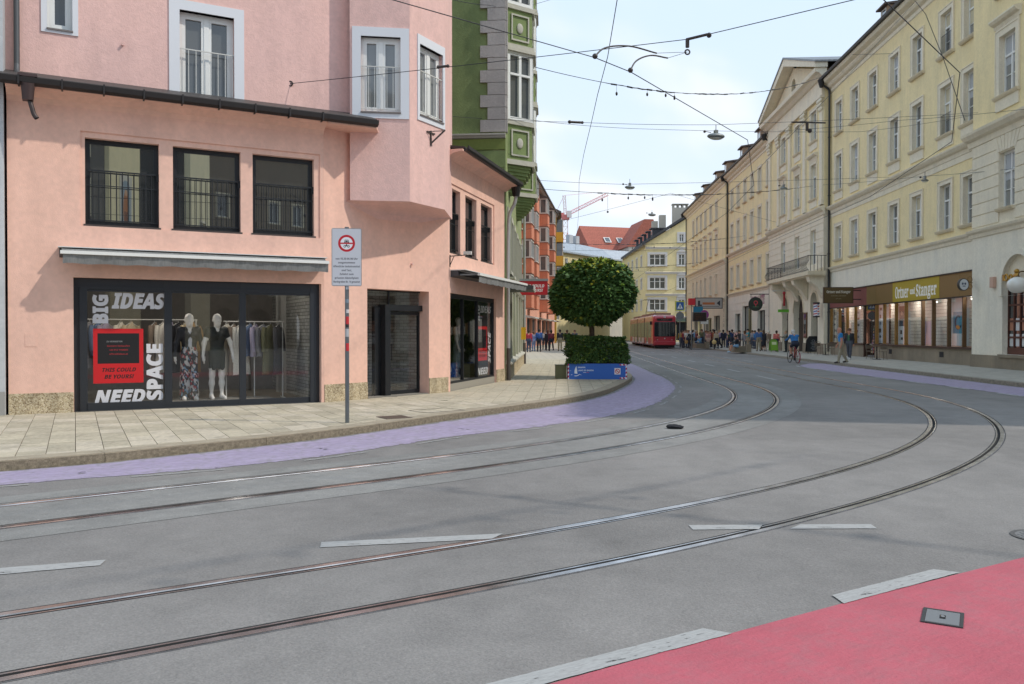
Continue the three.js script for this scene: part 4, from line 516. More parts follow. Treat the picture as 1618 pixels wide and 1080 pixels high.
// ================================================================ GREEN HOUSE
const GC = [-0.2, 25.95], GD = [0.46, 40.3];
const FGf = frame(GC, GD), FGs = frame([-9, 26.75], GC);   // street front, fire wall towards the pink house
const green = thing('green_house', 'green plastered house with pale corner quoins and white bay windows', 'building', V3(GC[0], 0, -GC[1]));
const greenM = stucco(sR(128, 143, 92), 1.6, 0.012, 14), greenDark = greenM, greenPale = stucco(sR(150, 158, 112), 1.0, 0.004, 34, bumpFine), quoinM = stucco(sR(176, 170, 164), 1.6, 0.014, 44), trimPale = stucco(sR(186, 182, 168), 0.8, 0.002, 54, bumpFine);
{
  const L = FGs.len; part(green, FGs, 'fire_wall', slab(rectPts(0, L, 0.1, 21), [], 0.4), greenM);
  const band = 7.75; part(green, FGs, 'band', moulding([[0, band - 0.08], [0.07, band - 0.06], [0.1, band], [0.13, band + 0.02], [0.13, band + 0.07], [0, band + 0.1]], 0, L + 0.0), trimPale);
  part(green, FGs, 'frieze', box(0, L - 0.002, band - 0.42, band - 0.085, 0, 0.035), stucco(sR(128, 140, 74), 1, 0.004, 15));
  for (let r = 0; r < 3; r++) for (let k = 0; k < 8; k++) { const w = 1.02, u1 = L - 0.012 - k * w + (r % 2) * 0.42, u0 = Math.max(0, u1 - w + 0.03); if (u0 < L - 0.2) part(green, FGs, 'rusticated_block', box(u0, Math.min(u1, L - 0.012), band - 0.46 - (r + 1) * 0.55 + 0.03, band - 0.46 - r * 0.55, 0, 0.03), greenDark); }
  for (let k = 0; k < 24; k++) { const v0 = band + 0.12 + k * 0.385, w = k % 2 ? 0.56 : 0.79; part(green, FGs, 'quoin', box(L - w, L, v0 + 0.008, v0 + 0.377, 0, 0.06), quoinM); part(green, FGf, 'quoin', box(0.0, k % 2 ? 0.34 : 0.2, v0 + 0.008, v0 + 0.377, 0.0, 0.058), quoinM); }
  part(green, FGs, 'corner_pipe', [cyl(0.065, 0.065, 13, 6.42, 7.9, 0.12, 12)], plain(66, 52, 48, 0.5, 0.3));
  // street front
  const wins = []; for (const [c, w] of [[1.35, 1.0], [3.6, 1.0], [5.9, 1.0], [8.4, 1.0], [10.6, 1.0], [12.8, 1.0]]) for (const v of [3.6]) wins.push([c, w, v, 1.9]);
  const low = [[0.7, 2.4], [3.3, 5.0], [6.0, 7.8], [8.8, 10.6], [11.4, 13.2]];
  part(green, FGf, 'street_wall', slab(rectPts(0, FGf.len, 0.06, 21), [...wins.map(([c, w, v, h]) => rectPts(c - w / 2, c + w / 2, v, v + h)), ...low.map(([a, b]) => rectPts(a, b, 0.75, 2.75))], 0.4), greenPale);
  for (const [c, w, v, h] of wins) { const g = group(green, FGf, 'window', c, v); obj('frame', [ringFrame(w, h, 0.07, 0.07, -0.2), bx(0.07, h, 0.06, 0, h / 2, -0.16)].flat(), mat.offwhite, g); obj('pane', box(-w / 2 + 0.05, w / 2 - 0.05, 0.05, h - 0.05, -0.18, -0.17), mat.glassMid, g); obj('surround', slab(rectPts(-w / 2 - 0.14, w / 2 + 0.14, 0.0, h + 0.16), [rectPts(-w / 2, w / 2, 0.001, h)], 0.08, 0.06), trimPale, g); obj('sill', box(-w / 2 - 0.2, w / 2 + 0.2, -0.1, -0.002, -0.1, 0.16), trimPale, g); }
  for (const [a, b] of low) { const g = group(green, FGf, 'window', (a + b) / 2, 0.75); obj('frame', [ringFrame(b - a, 2.0, 0.09, 0.08, -0.2), bx(0.07, 2, 0.06, 0, 1, -0.16)].flat(), mat.offwhite, g); obj('pane', box(-(b - a) / 2 + 0.05, (b - a) / 2 - 0.05, 0.05, 1.95, -0.18, -0.17), mat.glassDark, g); }
  for (const u of [0.35, 2.85, 5.5, 8.3, 11.0, 13.6]) part(green, FGf, 'pilaster', box(u - 0.17, u + 0.17, 0.7, 3.1, 0, 0.09), trimPale);
  part(green, FGf, 'plinth', box(0.0, FGf.len, 0.06, 0.62, 0, 0.14), conglomerate); part(green, FGf, 'plinth_cap', moulding([[0, 0.62], [0.2, 0.62], [0.2, 0.68], [0, 0.74]], 0, FGf.len), trimPale);
  part(green, FGf, 'string_course', moulding([[0, 3.12], [0.1, 3.16], [0.16, 3.26], [0, 3.3]], 0, FGf.len), trimPale);
  { const g = group(green, FGf, 'door_canopy', 1.6, 3.0); obj('canopy_roof', [moulding([[0.0, 0.0], [0.0, 0.3], [0.85, 0.12], [0.85, 0.0]], -1.0, 1.0)], plain(70, 70, 68, 0.6, 0.3), g); obj('fascia', box(-1.02, 1.02, -0.02, 0.16, 0.85, 0.88), plain(196, 192, 182, 0.6), g); }
  const bay = (c, first) => {
    const W = 2.3, D = 0.8, q = 0.62, ptsAt = (s, e = 0) => [[c - W / 2 - e, 0.0], [c - W / 2 + q - e * 0.4, D + e], [c + W / 2 - q + e * 0.4, D + e], [c + W / 2 + e, 0.0]];
    const pr = (v0, v1, e = 0) => { const s = shapeOf(ptsAt(1, e)); return new THREE.ExtrudeGeometry(s, { depth: v1 - v0, bevelEnabled: false }).applyMatrix4(new THREE.Matrix4().makeBasis(V3(1, 0, 0), V3(0, 0, 1), V3(0, -1, 0))).translate(0, v1, 0); };
    const fr = []; const pp = ptsAt(1).map(([u, w]) => [u, w]);
    // corbel: stacked steps that swell outwards
    const cor = []; for (let k = 0; k < 9; k++) { const t = k / 9, e = -0.75 * Math.pow(1 - t, 1.7); const s = ptsAt(1).map(([u, w]) => [c + (u - c) * (1 + e * 0.75), w * (1 + e)]); cor.push(new THREE.ExtrudeGeometry(shapeOf(s), { depth: 0.105, bevelEnabled: false }).applyMatrix4(new THREE.Matrix4().makeBasis(V3(1, 0, 0), V3(0, 0, 1), V3(0, -1, 0))).translate(0, 6.3 + k * 0.1 + 0.105, 0)); }
    part(green, FGf, 'bay_corbel', cor, greenM);
    for (let k = 0; k < 3; k++) {
      const v = 7.2 + k * 3.75; if (v > 18) break;
      part(green, FGf, 'bay_apron', [pr(v, v + 1.25, -0.02)], greenM); part(green, FGf, 'bay_ledge', [pr(v - 0.1, v + 0.06, 0.07), pr(v + 1.2, v + 1.33, 0.06)], trimPale);
      part(green, FGf, 'bay_body', [pr(v + 1.33, v + 3.65, -0.10)], mat.glassMid);
      // white sashes on the three faces
      const faces = [[pp[0], pp[1]], [pp[1], pp[2]], [pp[2], pp[3]]];
      faces.forEach(([a, b]) => { const L2 = Math.hypot(b[0] - a[0], b[1] - a[1]), ang = Math.atan2(b[1] - a[1], b[0] - a[0]); const h = 2.2; const gs = [...ringFrame(L2 - 0.02, h, 0.1, 0.1, -0.09, L2 / 2, 0), box(0.1, L2 - 0.1, h * 0.66, h * 0.66 + 0.07, -0.08, 0.02)]; if (L2 > 0.95) gs.push(box(L2 / 2 - 0.05, L2 / 2 + 0.05, 0.1, h - 0.1, -0.08, 0.015)); const m = part(green, FGf, 'bay_window_frame', gs.map((g) => g.rotateY(-ang).translate(a[0], v + 1.36, a[1])), mat.white);
        const pan = [...ringFrame(L2 - 0.3, 0.86, 0.05, 0.03, 0, L2 / 2, 0)].map((g) => g.rotateY(-ang).translate(a[0] - Math.sin(ang) * 0.0, v + 0.19, a[1])); part(green, FGf, 'apron_border', pan, trimPale); part(green, FGf, 'apron_rosette', [new THREE.SphereGeometry(0.17, 16, 10).scale(0.75, 1, 0.25).translate(L2 / 2, 0.43, 0).rotateY(-ang).translate(a[0], v + 0.19, a[1])], trimPale); });
      part(green, FGf, 'bay_cornice', [pr(v + 3.58, v + 3.68, 0.10), pr(v + 3.5, v + 3.58, 0.04)], trimPale);
    }
  };
  bay(2.2, true); bay(8.6, false);
  part(green, FGf, 'eaves', moulding([[0, 20.2], [0.5, 20.7], [0.7, 20.8], [0.7, 21], [0, 21]], 0, FGf.len), trimPale);
  const body = obj('body', prismY([[-0.55, 26.4], [0.0, 40.2], [-9, 40.6], [-9, 27.2]], 0.1, 21), greenPale, green); body.position.copy(green.position).negate();
  const rf = obj('roof', [new THREE.ExtrudeGeometry(shapeOf([[-9.5, 21], [0.5, 21], [-4.5, 25.5]]), { depth: 14.2, bevelEnabled: false }).translate(0, 0, -40.4)], mat.roofTile, green); rf.position.copy(green.position).negate();
  { const g = group(green, FGf, 'downpipe', 13.9, 0, 0.16); obj('pipe', cyl(0.06, 0.06, 20.5, 0, 0.5, 0, 10), plain(176, 174, 168, 0.5, 0.3), g); obj('foot_pipe', cyl(0.075, 0.07, 1.0, 0, 0.12, 0, 10), plain(92, 84, 78, 0.6, 0.4), g); }
  { const g = thing('mailbox', 'yellow mailbox on the green house front', 'mailbox', FGf.at(11.2, 1.3, 0.1), FGf.ang); obj('case', [bx(0.36, 0.55, 0.2, 0, 0.28, 0.1)], plain(222, 172, 30, 0.5), g); obj('slot', [bx(0.26, 0.03, 0.02, 0, 0.45, 0.2)], mat.blackSoft, g); }
}
{ // red projecting sign
  const F = frame([0.30, 36], [1.54, 35.92]), w = F.len, s = thing('projecting_sign', 'red projecting sign reading THIS COULD BE YOURS on the green house', 'sign', F.at(0, 3.25), F.ang);
  const t = print(512, 232, (x, W, H) => { x.fillStyle = '#c8202c'; x.fillRect(0, 0, W, H); x.fillStyle = '#f3eeee'; x.textAlign = 'center'; x.font = 'italic 900 74px sans-serif'; x.save(); x.translate(W / 2, 0); x.scale(0.93, 1); x.fillText('THIS COULD', 0, 106); x.fillText('BE YOURS!', 0, 184); x.restore(); });
  obj('sign_box', [bx(w, 0.6, 0.16, w / 2, 0.3, -0.09)], plain(190, 38, 48, 0.5), s); obj('sign_face', card(w - 0.04, 0.56, w / 2, 0.02, -0.006), printMat(t, 0.5), s, true); obj('top_rail', [bx(w + 0.06, 0.1, 0.2, w / 2, 0.65, -0.09)], plain(160, 162, 164, 0.5, 0.4), s); obj('wall_bracket', [box(-0.5, 0.02, 0.6, 0.66, -0.12, -0.06)], mat.darkMetal, s);
}
// ================================================================ ORANGE HOUSE further along
{
  const P = (z, o = 0) => [1.7 + 0.134 * (z - 85) + o, z], F = frame(P(66), P(117)), b = thing('orange_house', 'orange plastered house with stacked box bays beyond the green house', 'building', F.o.clone());
  const om = stucco(sR(214, 158, 134), 1.2, 0.004, 64), od = stucco(sR(206, 132, 102), 1, 0.004, 74), cream = stucco(sR(208, 200, 186), 0.8, 0.003, 84, bumpFine);
  const holes = [], E = 18, ws = []; for (let k = 0; k < 15; k++) for (let f = 0; f < 4; f++) { const u = 4 + k * 3.05, v = 4.9 + f * 3.3; if ([5, 9, 12].includes(k)) continue; ws.push([u, v]); holes.push(rectPts(u - 0.5, u + 0.5, v, v + 1.75)); }
  for (let k = 0; k < 9; k++) holes.push(rectPts(2 + k * 5.2, 6.2 + k * 5.2, 0.2, 3.1));
  part(b, F, 'street_wall', slab(rectPts(0, F.len, 0.06, E), holes, 0.4), om);
  const proto = new THREE.Group(); proto.name = 'window'; obj('frame', [ringFrame(1.0, 1.75, 0.08, 0.06, -0.12), bx(0.07, 1.7, 0.06, 0, 0.87, -0.1)].flat(), mat.offwhite, proto); obj('pane', box(-0.45, 0.45, 0.05, 1.7, -0.11, -0.1), mat.glassMid, proto); obj('surround', slab(rectPts(-0.62, 0.62, 0, 1.87), [rectPts(-0.5, 0.5, 0.001, 1.75)], 0.06, 0.03), cream, proto); obj('sill', box(-0.65, 0.65, -0.1, -0.002, -0.08, 0.12), cream, proto);
  for (const [u, v] of ws) copyTo(proto, b, F, u, v);
  for (let k = 0; k < 9; k++) { const g = group(b, F, 'shop_front', 4.1 + k * 5.2, 0.2); obj('pane', box(-2.0, 2.0, 0.02, 2.85, -0.3, -0.29), mat.glassDark, g); obj('frame', [ringFrame(4.15, 2.88, 0.09, 0.1, -0.32), bx(0.08, 2.8, 0.08, -0.7, 1.4, -0.28), bx(0.08, 2.8, 0.08, 0.7, 1.4, -0.28)].flat(), mat.greyMetal, g); }
  for (const [u, w] of [[14.5, 2.4], [19.2, 2.3], [31.4, 2.3], [40.6, 2.3]]) for (let f = 0; f < 4; f++) { const v = 4.0 + f * 3.3; const g = group(b, F, 'box_bay', u, v); obj('apron', [box(-w / 2, w / 2, 0, 1.35, 0.002, 0.95)], od, g); obj('ledge', [box(-w / 2 - 0.06, w / 2 + 0.06, 1.35, 1.43, 0.002, 1.02), box(-w / 2 - 0.06, w / 2 + 0.06, -0.07, 0.0, 0.002, 1.0)], plain(150, 104, 84, 0.8), g); obj('pane', [box(-w / 2 + 0.1, w / 2 - 0.1, 1.43, 3.2, 0.002, 0.84)], mat.glassMid, g); obj('frame', [ringFrame(w, 1.75, 0.13, 0.1, 0.83, 0, 1.44), bx(0.1, 1.6, 0.1, 0, 2.3, 0.88), ...[-1, 1].map((s) => ringFrame(0.8, 1.75, 0.12, 0.1, -0.05, 0, 0).map((q) => q.rotateY(Math.PI / 2).translate(s * (w / 2 - 0.04), 1.44, 0.43))).flat()].flat(), mat.offwhite, g); if (f === 3) obj('bay_roof', [moulding([[0, 3.2], [1.1, 3.2], [1.1, 3.28], [0, 3.7]], -w / 2 - 0.1, w / 2 + 0.1)], mat.roofTile, g); }
  part(b, F, 'eaves', moulding([[0, E - 0.35], [0.3, E - 0.25], [0.45, E - 0.1], [0.5, E + 0.05], [0, E + 0.05]], 0, F.len), plain(170, 150, 136, 0.9)); part(b, F, 'gutter', moulding([[0.45, E + 0.02], [0.62, E + 0.02], [0.65, E + 0.14], [0.45, E + 0.1]], 0, F.len), mat.darkMetal); part(b, F, 'roof', moulding([[0.55, E + 0.06], [-6, E + 4.5], [-12, E + 0.1]], 0, F.len), mat.roofTile); part(b, F, 'body', box(0, F.len, 0.1, E, -11, -0.42), om);
  for (let k = 0; k < 5; k++) { const g = group(b, F, 'shop_awning', 15 + k * 7.3, 3.1); obj('canopy', [moulding([[0, 0], [0, 0.25], [1.3, 0.0], [1.3, -0.12]], -1.9, 1.9)], [mat.offwhite, plain(150, 140, 126, 0.8), plain(196, 190, 176, 0.8)][k % 3], g); }
  // yellow neighbour past its end
  const F2 = frame([6.3, 118], [7.3, 136]), y = thing('yellow_gabled_house', 'narrow ochre house showing past the end of the orange house', 'building', F2.o.clone()), ym = stucco(sR(206, 164, 70), 1, 0.004, 94); part(y, F2, 'street_wall', [box(0, F2.len, 0.1, 18.6, -9, 0)], ym); for (let f = 0; f < 4; f++) { const g = group(y, F2, 'box_bay', 2.2, 4.4 + f * 3.4); obj('apron', box(-1.2, 1.2, 0, 1.4, 0.002, 1.0), ym, g); obj('pane', box(-1.05, 1.05, 1.4, 3.2, 0.002, 0.88), mat.glassMid, g); obj('frame', [ringFrame(2.4, 1.8, 0.14, 0.1, 0.86, 0, 1.4), bx(0.1, 1.7, 0.1, 0, 2.3, 0.9)].flat(), mat.offwhite, g); } part(y, F2, 'roof', moulding([[0.7, 18.6], [0.7, 18.8], [-5, 21.5], [-9.2, 18.8], [-9.2, 18.6]], -0.2, F2.len), mat.roofTile);
}
// ================================================================ YELLOW ROW ON THE OTHER SIDE
const RL = (z, o = 0) => [18.4 + 0.062 * z - o, z], RF = (far, near, o = 0) => frame(RL(far, o), RL(near, o));
const yel = stucco(sR(232, 214, 168), 1.1, 0.004, 114), yel2 = stucco(sR(218, 196, 142), 1.1, 0.004, 124), creamW = stucco(sR(226, 216, 194), 0.9, 0.004, 134, bumpFine), creamD = stucco(sR(216, 203, 176), 0.9, 0.004, 144, bumpFine), stoneBase = stucco(sR(138, 126, 108), 1.8, 0.008, 154), whiteWall = stucco(sR(227, 220, 203), 0.8, 0.003, 164, bumpFine);
const glassSet = [mat.glassCurtain, mat.glassMid, mat.glassMid, new THREE.MeshPhysicalMaterial({ color: new THREE.Color(0.14, 0.15, 0.155), roughness: 0.05, clearcoat: 1, clearcoatRoughness: 0.02 })];
const winCache = {};
function sashWindow(w, h, o = {}) {   // tall window with white sashes, flat surround, sill and, where asked, a hood
  const key = JSON.stringify([w, h, o]); if (winCache[key]) return winCache[key];
  const g = new THREE.Group(); g.name = 'window'; const rec = 0.2, t = 0.09, tr = h * 0.64, fr = [...ringFrame(w, h, t, 0.07, -rec - 0.04), box(-w / 2 + t, w / 2 - t, tr, tr + 0.08, -rec - 0.04, -rec + 0.05), box(-0.045, 0.045, t, tr, -rec - 0.04, -rec + 0.045), box(-0.03, 0.03, tr + 0.08, h - t, -rec - 0.04, -rec + 0.03)];
  for (const s of [-1, 1]) fr.push(box(s * w / 4 - w / 4 + 0.04, s * w / 4 + w / 4 - 0.04, tr * 0.5, tr * 0.5 + 0.028, -rec - 0.035, -rec + 0.02));
  obj('frame', fr, mat.white, g); obj('pane', box(-w / 2 + t * 0.6, w / 2 - t * 0.6, t * 0.6, h - t * 0.6, -rec - 0.03, -rec - 0.02), glassSet[o.glass ?? 1], g);
  if (o.blind) obj('blind', box(-w / 2 + t, w / 2 - t, h * (1 - o.blind), h - t * 0.7, -rec - 0.018, -rec - 0.012), [mat.offwhite, plain(196, 186, 160, 0.8), plain(176, 178, 182, 0.8)][Math.round(o.blind * 10) % 3], g);
  const b = o.band ?? 0.2, sm = o.trim ?? creamW; if (b) obj('surround', [slab(rectPts(-w / 2 - b, w / 2 + b, 0.0, h + b), [rectPts(-w / 2 + 0.006, w / 2 - 0.006, 0.004, h - 0.006)], 0.21, 0.05), ...ringFrame(w + 2 * b + 0.06, h + b + 0.03, 0.045, 0.075, 0, 0, 0).filter((_, i) => i !== 2)], sm, g);
  if (o.sill !== false) obj('sill', moulding([[-0.2, -0.14], [0.1, -0.14], [0.16, -0.08], [0.19, -0.01], [-0.2, -0.003]], -w / 2 - b - 0.06, w / 2 + b + 0.06), creamD, g);
  if (o.apron) obj('apron', box(-w / 2 - b, w / 2 + b, -0.62, -0.14, 0, 0.06), sm, g);
  if (o.hood) obj('hood', [moulding([[0, 0], [0.06, 0.0], [0.08, 0.14], [0.22, 0.2], [0.3, 0.3], [0.3, 0.36], [0, 0.42]], -w / 2 - b - 0.12, w / 2 + b + 0.12, h + b + 0.12), box(-w / 2 - b, w / 2 + b, h + b, h + b + 0.12, 0, 0.05)], sm, g);
  if (o.rail) { const r = [box(-w / 2, w / 2, 0.98, 1.0, -0.02, 0.0), box(-w / 2, w / 2, 0.06, 0.08, -0.02, 0.0)]; for (let i = 0; i <= 9; i++) r.push(bx(0.014, 0.95, 0.014, -w / 2 + w * i / 9, 0.52, -0.01)); obj('railing', r, mat.black, g); }
  return winCache[key] = g;
}
const corniceBig = [[0, -0.55], [0.06, -0.5], [0.06, -0.3], [0.22, -0.22], [0.3, -0.1], [0.3, 0], [0.55, 0.1], [0.62, 0.22], [0.62, 0.3], [0, 0.34]];
const corniceMid = [[0, -0.32], [0.05, -0.3], [0.08, -0.12], [0.2, -0.06], [0.3, 0.06], [0.32, 0.14], [0, 0.22]];
const corniceLow = [[0, -0.24], [0.05, -0.22], [0.08, -0.08], [0.18, 0.0], [0.22, 0.1], [0, 0.16]];
function rusticate(b, F, u0, u1, v0, v1, openings, m, h = 0.46) {   // banded masonry: each course a stone band, cut at the openings
  const n = Math.round((v1 - v0) / h), H = (v1 - v0) / n;
  for (let k = 0; k < n; k++) { const a = v0 + k * H + 0.02, c = v0 + (k + 1) * H - 0.02; let cuts = [[u0, u1]]; for (const [o0, o1, p0, p1] of openings) if (p1 > a && p0 < c) cuts = cuts.flatMap(([s, e]) => o1 <= s || o0 >= e ? [[s, e]] : [[s, o0], [o1, e]].filter(([x, y]) => y - x > 0.05)); for (const [s, e] of cuts) part(b, F, 'stone_course', box(s, e, a, c, 0.001, 0.035), m); }
}
function eaves(b, F, E, u0 = 0, u1 = F.len) { part(b, F, 'eaves_cornice', moulding(corniceBig, u0, u1, E - 0.25), creamW); part(b, F, 'gutter', moulding([[0.6, E + 0.06], [0.78, E + 0.06], [0.82, E + 0.2], [0.76, E + 0.2], [0.74, E + 0.11], [0.6, E + 0.11]], u0, u1), mat.darkMetal); }
function pipe(b, F, u, E, w = 0.14) { const g = group(b, F, 'downpipe', u, 0, w); obj('pipe', [cyl(0.075, 0.075, E - 1.1, 0, 0.3, 0, 12), tube([V3(0, E - 0.85, 0), V3(0, E - 0.6, 0.05), V3(0, E - 0.3, 0.4), V3(0, E - 0.05, 0.55)], 0.075, 10)], plain(58, 58, 60, 0.5, 0.4), g); obj('hopper', [new THREE.CylinderGeometry(0.26, 0.12, 0.5, 12).translate(0, E - 0.2, 0.55)], plain(48, 48, 50, 0.5, 0.4), g); for (const v of [3, 7, 11, 15]) obj('clip', cyl(0.1, 0.1, 0.06, 0, v, 0, 12), plain(50, 50, 52, 0.5, 0.4), g); }
function windows(b, F, wall, cols, rows) { const holes = []; let k = 0; for (const r of rows) for (const c of cols) { holes.push(rectPts(c - r.w / 2, c + r.w / 2, r.v, r.v + r.h)); const gl = (k * 7 + (k * k) % 5) % 4; k++; const o = { glass: gl, ...r.o }; const bl = hash2(k, Math.round(F.len * 10), 7); if (bl < 0.5) o.blind = [0.25, 0.36, 0.5, 0.65, 0.8][Math.floor(bl * 10)]; if (r.railAt === cols.indexOf(c)) o.rail = true; copyTo(sashWindow(r.w, r.h, o), b, F, c, r.v); } return holes; }
function bodyAndRoof(b, F, E, depth, rise, m, u0 = 0, u1 = F.len, v0 = 0.1) { part(b, F, 'body', box(u0 + 0.01, u1 - 0.01, v0, E, -depth, -0.42), yel2); part(b, F, 'roof', moulding([[0.62, E + 0.08], [0.62, E + 0.14], [-depth / 2, E + rise], [-depth, E + 0.1], [-depth, E]], u0, u1), m); }
function dormer(b, F, u, E, s = 1) { const g = group(b, F, 'dormer', u, E + 0.9, -0.6); obj('cheeks', box(-0.7 * s, 0.7 * s, 0, 1.3 * s, -2.2, 0), plain(158, 132, 108, 0.9), g); obj('dormer_roof', moulding([[0.25, 1.3 * s], [0.25, 1.42 * s], [-2.4, 1.8 * s], [-2.4, 1.5 * s]], -0.85 * s, 0.85 * s), mat.roofTile, g); obj('pane', box(-0.4 * s, 0.4 * s, 0.25, 1.1 * s, 0.002, 0.02), mat.glassMid, g); obj('frame', ringFrame(0.9 * s, 0.95 * s, 0.06, 0.04, 0.005, 0, 0.2), mat.offwhite, g); }

// ---- section with the stationer's shop (seven bays)
const EV = 18.9;
{
  const F = RF(57.4, 36.8), b = thing('yellow_shop_house', 'pale yellow house with seven window bays above the long golden shop fascia', 'building', F.o.clone());
  const cols = [1325.5, 1350.7, 1379, 1413, 1449, 1494.4, 1537].map((p) => U(F, p, 250)); const W = 1.15; cols[6] = Math.min(cols[6], F.len - 0.85);
  const rows = [{ v: 6.55, h: 2.2, w: W, o: { sill: true, band: 0.2 } }, { v: 11.15, h: 2.35, w: W, railAt: 5, o: { apron: true, band: 0.22 } }, { v: 15.0, h: 2.05, w: W, railAt: 5, o: { band: 0.2 } }];
  const holes = windows(b, F, yel, cols, rows), s0 = U(F, 1312.5, 500), s1 = F.len - 0.02, sv = [0.95, 3.3], d0 = U(F, 1366, 500), d1 = U(F, 1382, 500);
  const up = slab(rectPts(0, F.len, 5.98, EV), holes, 0.4); part(b, F, 'upper_wall', up, yel);
  part(b, F, 'shop_wall', slab([[0, 0.06], [s0, 0.06], [s0, sv[1]], [s1, sv[1]], [s1, 0.06], [F.len, 0.06], [F.len, 5.98], [0, 5.98]], [], 0.4), whiteWall);
  part(b, F, 'string_cornice', moulding(corniceMid, 0, F.len, 10.1), creamW); part(b, F, 'string_cornice', moulding(corniceLow, 0, F.len, 5.98), creamW); part(b, F, 'frieze', box(0, F.len, 9.5, 9.78, 0, 0.03), creamW);
  eaves(b, F, EV); pipe(b, F, 0.25, EV); bodyAndRoof(b, F, EV, 12, 5.5, mat.roofTile, 0, F.len, 5.98); dormer(b, F, 8, EV, 0.8); dormer(b, F, 15, EV, 0.8);
  for (let k = 0; k < 9; k++) { const a = lerp(d1, s1, k / 9), c = lerp(d1, s1, (k + 1) / 9); part(b, F, 'plinth_stone', box(a + 0.006, c - 0.006, 0.06, 0.86, -0.3, 0.02), stoneBase); } for (let k = 0; k < 4; k++) { const a = lerp(s0, d0, k / 4), c = lerp(s0, d0, (k + 1) / 4); part(b, F, 'plinth_stone', box(a + 0.006, c - 0.006, 0.06, 0.86, -0.3, 0.02), stoneBase); }
  for (const px of [1407, 1488]) part(b, F, 'vent', box(U(F, px, 550) - 0.22, U(F, px, 550) + 0.22, 0.42, 0.68, 0.021, 0.03), mat.blackSoft);
  const g = group(b, F, 'shop_window', 0, 0), brass = plain(150, 112, 58, 0.45, 0.3), bronze = plain(104, 78, 50, 0.5, 0.3), wood = plain(66, 44, 32, 0.5);
  const posts = [1312.5, 1326, 1338, 1351, 1356, 1384.5, 1396.5, 1415, 1430.5, 1457, 1474, 1498, 1522].map((p) => U(F, p, 500)).concat(s1 - 0.05);
  posts.forEach((u, i) => { if (i === 4) return; obj('post', box(u - 0.05, u + 0.05, sv[0], sv[1], -0.12, 0.05), i < 9 ? brass : bronze, g); });
  obj('sill', [box(d1, s1, sv[0] - 0.09, sv[0], -0.3, 0.12), box(s0, d0, sv[0] - 0.09, sv[0], -0.3, 0.1)], wood, g);
  for (let i = 0; i < posts.length - 1; i++) { if (posts[i] > d0 - 0.3 && posts[i] < d1 - 0.1) continue; obj('pane', box(posts[i] + 0.05, posts[i + 1] - 0.05, sv[0], sv[1], -0.04, -0.035), mat.pane, g); }
  // display behind the glass
  const slat = M({ roughness: 0.8, color: new THREE.Color(0.62, 0.61, 0.57) }); for (let k = 0; k < 13; k++) obj('slat_board', box(s0, s1 - 0.02, sv[0] + 0.02 + k * 0.182, sv[0] + 0.185 + k * 0.182, -0.95, -0.9), slat, g); obj('display_floor', box(s0, s1, sv[0] - 0.08, sv[0] - 0.005, -1.0, -0.3), plain(176, 172, 160, 0.8), g); obj('display_ceiling', box(s0, s1, sv[1], sv[1] + 0.1, -1.0, -0.4), plain(190, 188, 180, 0.8), g); obj('back_wall', box(s0, s1, 0.1, sv[1] + 0.1, -1.1, -1.0), plain(110, 106, 100, 0.9), g);
  // banners and posters hanging in the window
  const seed = rng(61); const banner = (px, wpx, v0, v1, c, kind) => { const u0 = U(F, px, 500, -0.2), u1 = U(F, px + wpx, 500, -0.2); const t = print(128, 384, (x, w, h) => { x.fillStyle = c; x.fillRect(0, 0, w, h); const r = rng(px); if (kind === 'goods') for (let i = 0; i < 5; i++) { x.fillStyle = ['#333a44', '#7a828c', '#5d4a3c', '#8e5a7a'][(r() * 4) | 0]; x.fillRect(w * (0.25 + 0.2 * r()), h * (0.08 + i * 0.18), w * (0.2 + 0.25 * r()), h * (0.05 + 0.06 * r())); } else if (kind === 'photo') { x.fillStyle = '#59504a'; x.fillRect(w * 0.1, h * 0.06, w * 0.8, h * 0.5); x.fillStyle = '#a68d7c'; x.beginPath(); x.arc(w * 0.5, h * 0.24, w * 0.16, 0, 7); x.fill(); x.fillStyle = '#3b4656'; x.fillRect(w * 0.3, h * 0.32, w * 0.4, h * 0.24); x.fillStyle = '#4b3c34'; x.fillRect(w * 0.3, h * 0.66, w * 0.3, h * 0.1); x.fillRect(w * 0.4, h * 0.84, w * 0.3, h * 0.06); } else if (kind === 'swirl') { x.fillStyle = '#4c8ea6'; x.fillRect(w * 0.2, h * 0.3, w * 0.8, h * 0.45); x.strokeStyle = '#16324c'; x.lineWidth = w * 0.12; x.beginPath(); x.ellipse(w * 0.62, h * 0.52, w * 0.24, h * 0.13, 0, 0.5, 5.4); x.stroke(); x.fillStyle = '#d08a3c'; x.beginPath(); x.ellipse(w * 0.6, h * 0.62, w * 0.18, h * 0.04, 0.4, 0, 7); x.fill(); } }); const m = obj('banner', card(u1 - u0, v1 - v0, (u0 + u1) / 2, v0, -0.2), printMat(t, 0.8), g, true); return m; };
  banner(1313.5, 11, 1.0, 3.2, '#b9b6ac', 'goods'); banner(1351.5, 8, 1.0, 3.1, '#c9c6c8', 'goods'); banner(1385.5, 10, 1.0, 3.25, '#c6ccd2', 'goods'); banner(1399, 5, 1.0, 3.25, '#ccd2d4', 'none'); banner(1419, 10.5, 1.0, 3.2, '#cdd2d2', 'photo'); banner(1432, 6, 1.0, 3.25, '#c2cccc', 'none'); banner(1460, 11, 1.0, 2.2, '#b3a9bd', 'none'); banner(1502, 19, 1.0, 3.28, '#c0ced0', 'swirl'); banner(1524.5, 6.5, 1.0, 3.28, '#c4cfce', 'none');
